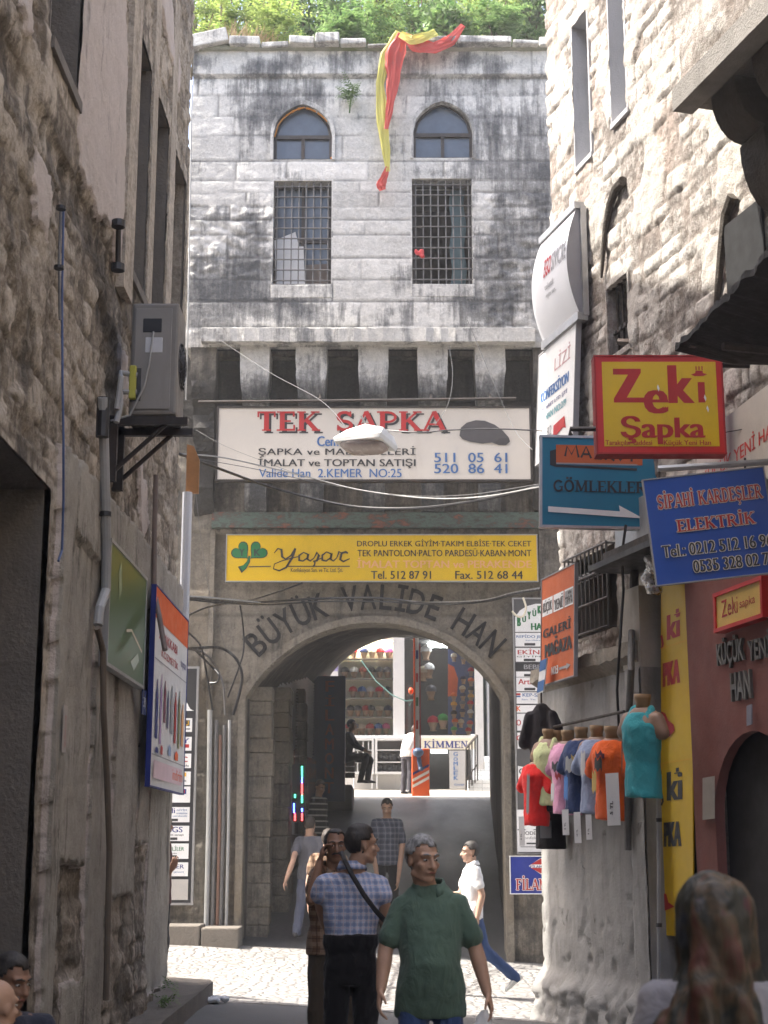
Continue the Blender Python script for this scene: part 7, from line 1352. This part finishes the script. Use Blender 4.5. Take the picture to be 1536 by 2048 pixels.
        q.blend('shirt', shirt, root, voxel * 1.25 * k, 4, fold(.012))
    if collar:
        q = MB(); n = 26; vs = []; nb = j['neck'] + V((0, -.004, .0)) * k
        for i in range(n + 1):
            a = math.radians(-90 + 24) + math.radians(360 - 48) * i / n; c_2, s_2 = math.cos(a), math.sin(a); fr_ = max(0, -s_2)
            for r, z in ((.066, .045 - .05 * fr_), (.072, .052 - .05 * fr_), (.092, .005 - .052 * fr_), (.088, .0 - .052 * fr_)): vs.append(nb + V((c_2 * r * 1.05, s_2 * r, z)) * k)
        q.add(vs, [(4 * i + b, 4 * i + (b + 1) % 4, 4 * i + 4 + (b + 1) % 4, 4 * i + 4 + b) for i in range(n) for b in range(4)] + [(0, 1, 2, 3), (4 * n, 4 * n + 3, 4 * n + 2, 4 * n + 1)]); q.build('collar', collar, root, True)
    if pants:
        q = MB(); q.loft([tsec(s, rx, ry) for s, rx, ry in ((-.13, .160, .112), (-.04, .172, .122), (.06, .166, .120)) + (((.10, .186, .142), (.165, .190, .146)) if tuck else ((.11, .156, .113),))], 20)
        for s, a in ((-1, 'R'), (1, 'L')):
            hp, kn, an = j['hip' + a], j['kn' + a], j['an' + a]; q.cap_(hp, kn, .086 * k, .070 * k, 14); q.cap_(kn, an + (an - kn).normalized() * .015 * k, .074 * k, .062 * k, 14)
        q.blend('trousers', pants, root, voxel * 1.3 * k, 4, fold(.018))
    for a in 'RL':
        an, kn = j['an' + a], j['kn' + a]; d = V((0, -1, 0)); sk_ = (an - kn).normalized(); d = (d - sk_ * d.dot(sk_) * .8).normalized() if abs(sk_.y) > .35 else d; up = V((0, 0, 1)) if abs(d.z) < .3 else d.cross(V((1, 0, 0))).normalized()
        if up.z < 0: up = -up
        b = an - up * .045 * k; sx_ = d.cross(up)
        q = MB(); q.loft([(b + d * t * k + up * (h * .9 - .03) * k, sx_ * w * k, up * h * k) for t, w, h in ((-.075, .018, .02), (-.06, .034, .042), (.0, .038, .048), (.06, .043, .036), (.13, .044, .026), (.17, .034, .020), (.185, .012, .010))], 14); q.build('shoe', shoes, root, True)
    root.location = loc; root.rotation_euler = (0, 0, yaw); root['j'] = 0; del root['j']
    return root, j, hl, (lambda wpt: Rz.inverted() @ (V(wpt) - loc))
R_d = math.radians
# green polo man
GP = fabric('polo_green', srgb(84, 105, 92)); JEAN = fabric('denim', srgb(52, 72, 112)); BLKT = fabric('trouser_black', srgb(26, 25, 27)); OLIVE = fabric('trouser_olive', srgb(70, 62, 52)); GREYJ = fabric('denim_grey', srgb(84, 88, 104)); WHT = fabric('white_cotton', (.72, .72, .72))
Yg = 8.0; rt, jg, hlg, w2 = person('grey-haired person in a green polo shirt walking with a plastic bag', 860, 1850, Yg, 1.72, 0, SK1, HRG, GP, JEAN, W=dict(shR=(804, 1812, Yg), elR=(772, 1893, Yg - .02), wrR=(762, 1978, Yg - .10), shL=(916, 1808, Yg), elL=(950, 1893, Yg), wrL=(974, 1984, Yg - .06), head=(846, 1720, Yg - .03), neck=(858, 1776, Yg)),
    J=dict(knR=(-.10, -.10, .50), anR=(-.10, -.02, .09), knL=(.10, -.06, .50), anL=(.11, .16, .13)), head=(R_d(30), R_d(4)), voxel=.0075, sleeve=.76, hem=-.14, belly=.045, collar=GP, hairstyle='short', bulk=.90, curl=.55)
pb = thing('plastic_bag', 'white printed plastic bag in the hand of the person in the green polo', 'bag', tuple(at(966, 2030, Yg - .1))); c0 = at(966, 2026, Yg - .1); q = MB()
q.loft([(c0 + V((.01 * math.sin(z * 40), 0, z)), V((a, 0, 0)), V((0, b, 0))) for z, a, b in ((-.34, .09, .03), (-.30, .11, .06), (-.18, .10, .065), (-.08, .075, .045), (-.02, .04, .03), (.02, .018, .015))], 16)
q.blend('bag', flat('bag_white', (.68, .68, .67), .35), pb, .011, 2, lambda c, n: .016 * fbm(c.x * 14, c.y * 14, c.z * 9)); q = MB(); q.prism([(-.05, -.20), (.05, -.21), (.04, -.12), (-.02, -.10)], c0 + V((0, -.085, 0)), FX, FZ, FN, .002); q.build('print', PY_, pb); q = MB(); q.prism([(-.02, -.18), (.03, -.19), (.03, -.15), (-.01, -.14)], c0 + V((0, -.089, 0)), FX, FZ, FN, .002); q.build('print', PR, pb)
# plaid back
PLAID = fabric('plaid_blue', srgb(178, 186, 204), 'plaid', srgb(104, 120, 160), srgb(206, 186, 188), (24, 0, 0)); Yp = 9.6
rt, jp, hlp, w2 = person('person seen from behind in a blue plaid shirt with black shoulder strap', 702, 1800, Yp, 1.75, math.pi, SK1, HRB, PLAID, BLKT, head=(R_d(-62), 0), W=dict(head=(724, 1690, Yp), neck=(704, 1738, Yp), elR=(768, 1800, Yp - .03), wrR=(772, 1880, Yp + .14), elL=(640, 1795, Yp + .02), wrL=(650, 1850, Yp + .2)), voxel=.009, sleeve=.78, hem=.08, collar=PLAID, hairstyle='short', tuck=True)
q = MB(); st = [w2(at(x, y, Yp + o)) for x, y, o in ((684, 1706, -.02), (690, 1722, -.13), (705, 1752, -.172), (728, 1790, -.176), (752, 1822, -.165), (770, 1842, -.11), (778, 1850, -.02))]; mb_ = MB(); mb_.tube(st, .016, 8)
o = MB(); o.v = [v for v in mb_.v]; o.f = mb_.f; o.mi = mb_.mi; so2 = o.build('shoulder_strap', BLACKP, None); so2.parent = rt
# moustached man on the phone
Ym = 11.2; STR = fabric('shirt_brown', srgb(104, 78, 58), 'plaid', srgb(150, 128, 108), srgb(70, 50, 40), (14, 0, 0))
rt, jm, hlm, w2 = person('moustached person in a brown checked shirt holding a phone to one ear', 664, 1760, Ym, 1.74, 0, SK2, HRB, STR, OLIVE, head=(R_d(8), R_d(3)), W=dict(shR=(634, 1748, Ym), elR=(622, 1800, Ym - .16), wrR=(640, 1722, Ym - .13), head=(671, 1692, Ym - .02)), voxel=.010, sleeve=.6, hem=-.08, hairstyle='receding', stache=True, curl=.9, collar=STR)
p = w2(at(651, 1695, Ym - .10)); ph = MB().obox(p, (.02, .05, .12), bev=.004).build('phone', BLACKP, None); ph.name = 'phone'; ph.parent = rt
# white polo, side on
Yw = 17.2; rt, jw, hlw, w2 = person('person in a white polo shirt and jeans striding to the left past the arch', 944, 1780, Yw, 1.66, R_d(-78), SK3, HRB, WHT, JEAN, SOLE, J=dict(knR=(-.09, -.22, .52), anR=(-.09, -.30, .10), knL=(.09, .12, .52), anL=(.09, .47, .22), elL=(.22, .06, 1.14), wrL=(.22, .00, .90), elR=(-.21, -.08, 1.14), wrR=(-.19, -.30, 1.12)), head=(R_d(-4), R_d(2)), voxel=.011, sleeve=.6, hem=-.09, collar=WHT)
wt = jw['wrL']; MB().tube([wt + V((.036 * math.cos(a), .036 * math.sin(a), .0)) for a in fr(0, 6.283, 14)], .007, 6).build('watch', GALV, rt)
# others in and behind the arch
CHK = fabric('check_grey', srgb(88, 92, 104), 'plaid', srgb(52, 56, 70), srgb(130, 132, 140), (12, 0, 0))
person('person in a grey checked shirt looking down on the shaded ramp', 774, 1720, 23.0, 1.82, 0, SK1, HRD, CHK, BLKT, z0=rampz(0, 23.0), head=(0, R_d(22)), voxel=.014, sleeve=.9, hem=-.14, W=dict(wrR=(756, 1762, 22.85), wrL=(796, 1762, 22.85)))
GTE = fabric('tee_grey', srgb(92, 92, 98)); person('person in a grey tee and jeans walking away into the passage', 618, 1760, 21.9, 1.70, R_d(160), SK1, HRD, GTE, GREYJ, voxel=.013, z0=rampz(-1, 21.9), head=(R_d(10), R_d(8)), W=dict(elL=(586, 1722, 21.6), wrL=(572, 1760, 21.5)), J=dict(knR=(-.1, -.18, .54), anR=(-.1, -.16, .12), anL=(.1, .2, .13), knL=(.1, .06, .52)))
person('person almost hidden behind the moustached person, with bright blue jeans', 656, 1790, 17.6, 1.70, R_d(170), SK3, HRD, STR, fabric('denim_bright', srgb(60, 130, 190)), voxel=.014)
STP = fabric('stripe_black', srgb(28, 28, 30), 'stripe', srgb(150, 148, 140), None, (11, .28, 0)); person('person in a black striped jumper standing in the dark of the passage', 638, 1610, 24.6, 1.66, R_d(60), SK2, HRD, STP, BLKT, voxel=.015, z0=rampz(-1, 24.6) + .18, head=(R_d(-20), R_d(20)), sleeve=1.8)
DK = fabric('dark_jacket', srgb(40, 40, 44)); zc_ = rampz(-1, 33.1) + .42
person('dark-clothed person sitting sideways on a crate at the courtyard edge', 697, 1540, 33.1, 1.74, R_d(78), SK2, HRB, DK, fabric('trouser_dark', srgb(46, 48, 54)), voxel=.015, z0=zc_, shift_z=-.35, sleeve=1.9, J=dict(hip=(0, .02, .58), waist=(0, .03, .70), chest=(0, .0, .92), neck=(0, -.04, 1.12), head=(0, -.07, 1.27), hipR=(-.09, 0, .56), hipL=(.09, 0, .56), knR=(-.12, -.42, .58), knL=(.12, -.46, .52), anR=(-.11, -.30, .09), anL=(.12, -.40, .09), shR=(-.175, -.02, 1.06), shL=(.175, -.02, 1.06), elR=(-.22, -.16, .82), wrR=(-.15, -.36, .72), elL=(.22, -.16, .82), wrL=(.14, -.38, .70)))
person('person in a bright white shirt and dark trousers stooping beside the orange barrier', 814, 1500, 36.2, 1.74, R_d(140), SK2, HRD, WHT, fabric('trouser_charcoal', srgb(60, 58, 66)), voxel=.015, z0=yardz(36.2), sleeve=1.7, hem=-.08, J=dict(chest=(0, -.10, 1.26), neck=(0, -.20, 1.42), head=(0, -.30, 1.51), shR=(-.175, -.16, 1.37), shL=(.175, -.16, 1.37), elR=(-.21, -.22, 1.10), wrR=(-.12, -.42, 1.05), elL=(.21, -.22, 1.10), wrL=(.12, -.42, 1.05)), head=(0, R_d(25)))
# the two seated at the left edge
seat = lambda: dict(hip=(0, .02, .46), waist=(0, .04, .58), chest=(0, .02, .79), neck=(0, -.02, .98), head=(0, -.05, 1.125), hipR=(-.09, 0, .45), hipL=(.09, 0, .45), knR=(-.14, -.42, .47), knL=(.14, -.42, .47), anR=(-.13, -.40, .085), anL=(.13, -.40, .085), shR=(-.175, .0, .92), shL=(.175, .0, .92), elR=(-.24, -.10, .68), wrR=(-.16, -.32, .56), elL=(.24, -.10, .68), wrL=(.16, -.32, .56))
Ys = 7.4; zs_ = at(40, 1910, Ys).z - 1.243
person('seated person with tousled black hair and tanned face against the left wall', 18, 1960, Ys, 1.75, R_d(28), SK2, HRB, fabric('shirt_dark_blue', srgb(50, 54, 66)), BLKT, z0=gz(-1.8, Ys), J={k: (v[0], v[1], v[2] + (zs_ - gz(-1.8, Ys)) * (1 if k not in ('anR', 'anL') else 0)) for k, v in seat().items()}, head=(R_d(28), R_d(12)), voxel=.010)
person('balding person seated nearest the camera at the left wall', -22, 2010, 6.6, 1.72, R_d(150), SK1, None, fabric('shirt_tan', srgb(110, 96, 80)), BLKT, z0=gz(-1.7, 6.6), J={k: (v[0], v[1], v[2] - (.13 if k not in ('anR', 'anL') else 0)) for k, v in seat().items()}, voxel=.010)
for k, (y, x, h, lab) in enumerate(((Ys + .05, at(18, 1960, Ys).x, .40 + zs_ - gz(-1.8, Ys), 'low wooden stool under the black-haired seated person'), (6.64, at(-8, 2010, 6.6).x, .36, 'low wooden stool under the balding seated person'))):
    g_ = gz(x, y); t = thing('stool', lab, 'stool', (x, y, g_)); MB().obox((x, y, g_ + h - .02), (.34, .32, .04), bev=.008).build('seat', WOOD, t)
    for a in (-1, 1):
        for b in (-1, 1): MB().tube([(x + .13 * a, y + .12 * b, g_ + h - .04), (x + .15 * a, y + .14 * b, g_)], .018, 8).build('leg', WOOD, t)
# someone just round the left corner
person('person in dark clothes mostly hidden round the left corner, one hand showing', 316, 1800, 15.25, 1.72, R_d(120), SK2, HRB, fabric('shirt_maroon', srgb(80, 44, 42)), BLKT, voxel=.012, W=dict(elR=(322, 1775, 15.0), wrR=(340, 1742, 14.95)), sleeve=.6) if True else None
# head-scarfed woman close to the camera
Yh = 4.0; SCARF = fabric('scarf_print', srgb(88, 78, 64), 'camo', srgb(140, 84, 62), srgb(60, 62, 60), (9, 0, 0)); m = Mat('scarf_silk')
n1, n2, n3 = m.noise(7, 4, .6, m.vec((1, 1, .6)), .8), m.noise(11, 3, .5, m.vec((1, 1, .7))), m.noise(6, 3, .5)
col = m.ramp(n1, [(.34, (.034, .032, .024)), (.45, (.014, .017, .014)), (.53, (.075, .05, .026)), (.60, (.085, .024, .018)), (.70, (.03, .028, .022))]); col = m.mix(m.ramp(n2, [(.66, 0.), (.72, .7)]), col, (.075, .014, .03)); col = m.mix(m.ramp(n3, [(.64, 0.), (.70, .7)]), col, (.035, .05, .085))
m.put('Base Color', col); m.put('Roughness', .6); fv_ = m.noise(5, 4, .55, m.vec((2.4, 2.4, .7)), 1.2); m.bump(fv_, .02, .7); SCARF = m.m
rt, jh, hlh, w2 = person('person in a patterned headscarf and pale grey coat seen from behind', 1432, 1900, Yh, 1.56, math.pi - R_d(12), SK3, None, fabric('coat_grey', srgb(140, 138, 142)), BLKT, voxel=.012, sleeve=1.9, hem=-.16, z0=-.05, hairstyle='none')
q = MB(); X, Yv = V((1, 0, 0)), V((0, 1, 0)); kk = 1.56 / 1.75; hz = jh['head']; nk = jh['neck']
q.ell(hz + V((0, .022, .034)), (.104, .122, .112), None, 24)
q.loft([(hz + V((0, .03, z)), X * a, Yv * b) for z, a, b in ((.03, .104, .118), (-.05, .104, .112), (-.10, .100, .104), (-.15, .112, .10), (-.20, .155, .112), (-.255, .20, .12), (-.31, .215, .12))], 28)
q.loft([(hz + V((.02, .10 + o, z)), X * a, Yv * b) for z, a, b, o in ((.02, .03, .03, .0), (-.08, .055, .035, .01), (-.20, .085, .035, .03), (-.34, .10, .03, .05), (-.46, .085, .02, .055), (-.50, .04, .012, .05))], 20)
def sfold(c, n): a = math.atan2(c.x, c.y); return .020 * math.sin(a * 8 + 4 * fbm(c.x * 5, c.y * 5, c.z * 4)) * sm(hz.z + .05, hz.z - .2, c.z) + .014 * fbm(c.x * 9, c.y * 9, c.z * 4) - .02 * max(0, fbm(c.x * 6 + c.z * 3, c.y * 6, c.z * 3 - c.x * 2))
o = q.blend('headscarf', SCARF, None, .009, 3, sfold); o.parent = rt

t = thing('plastic_scrap', 'crumpled clear plastic scrap lying by the left kerb', 'litter', (-1.55, 14.2, gz(-1.55, 14.2) + .0)); q = MB()
for i in range(9): q.ell((-1.55 + random.uniform(-.12, .12), 14.2 + random.uniform(-.1, .1), gz(-1.55, 14.2) + .03), (random.uniform(.04, .08), random.uniform(.04, .07), .03), seg=8)
q.blend('film', flat('film_white', (.6, .62, .64), .3), t, .014, 1, lambda c, n: .02 * fbm(c.x * 22, c.y * 22, c.z * 22))
rr = random.Random(3)
for k in range(7):
    x, y = rr.uniform(-1.4, 1.2), rr.uniform(11, 20); z = (gz(x, y) if y < 21 else 0) + .012; t = thing('paper_scrap', ['torn white paper scrap', 'folded grey paper scrap', 'small dirty paper scrap', 'curled receipt', 'crushed cigarette pack', 'flattened brown wrapper', 'tiny white ticket'][k] + ' lying on the ground of the lane', 'litter', (x, y, z)); a = rr.uniform(0, 3); s_2 = rr.uniform(.03, .06)
    MB().add([(x + s_2 * math.cos(a + i * 1.57) * (1 if i % 2 else .7), y + s_2 * math.sin(a + i * 1.57), z + .006 * (i % 2)) for i in range(4)] + [(x + s_2 * math.cos(a + i * 1.57) * (1 if i % 2 else .7), y + s_2 * math.sin(a + i * 1.57), z + .004 + .006 * (i % 2)) for i in range(4)], [(0, 1, 2, 3), (4, 5, 6, 7), (0, 1, 5, 4), (1, 2, 6, 5), (2, 3, 7, 6), (3, 0, 4, 7)]).build('paper', [PAPER, CEMENT_G, PAPER, PAPER, RED, WOOD, WHITE][k], t)
# ------------------------------------------------------------------ thin volume added to imitate lens glare and lift the darks
hz_ = MB().box((-905, -905, -2.7), (905, 905, 21.5)).build('glare_veil', [], None); tag(hz_, None, None, None, 'stuff'); m = bpy.data.materials.new('glare_veil'); m.use_nodes = True; nt = m.node_tree; nt.nodes.clear(); out = nt.nodes.new('ShaderNodeOutputMaterial'); vp = nt.nodes.new('ShaderNodeVolumePrincipled')
vp.inputs['Density'].default_value = .003; vp.inputs['Color'].default_value = (1, .98, .95, 1); vp.inputs['Anisotropy'].default_value = .3; nt.links.new(vp.outputs[0], out.inputs['Volume']); hz_.data.materials.append(m)
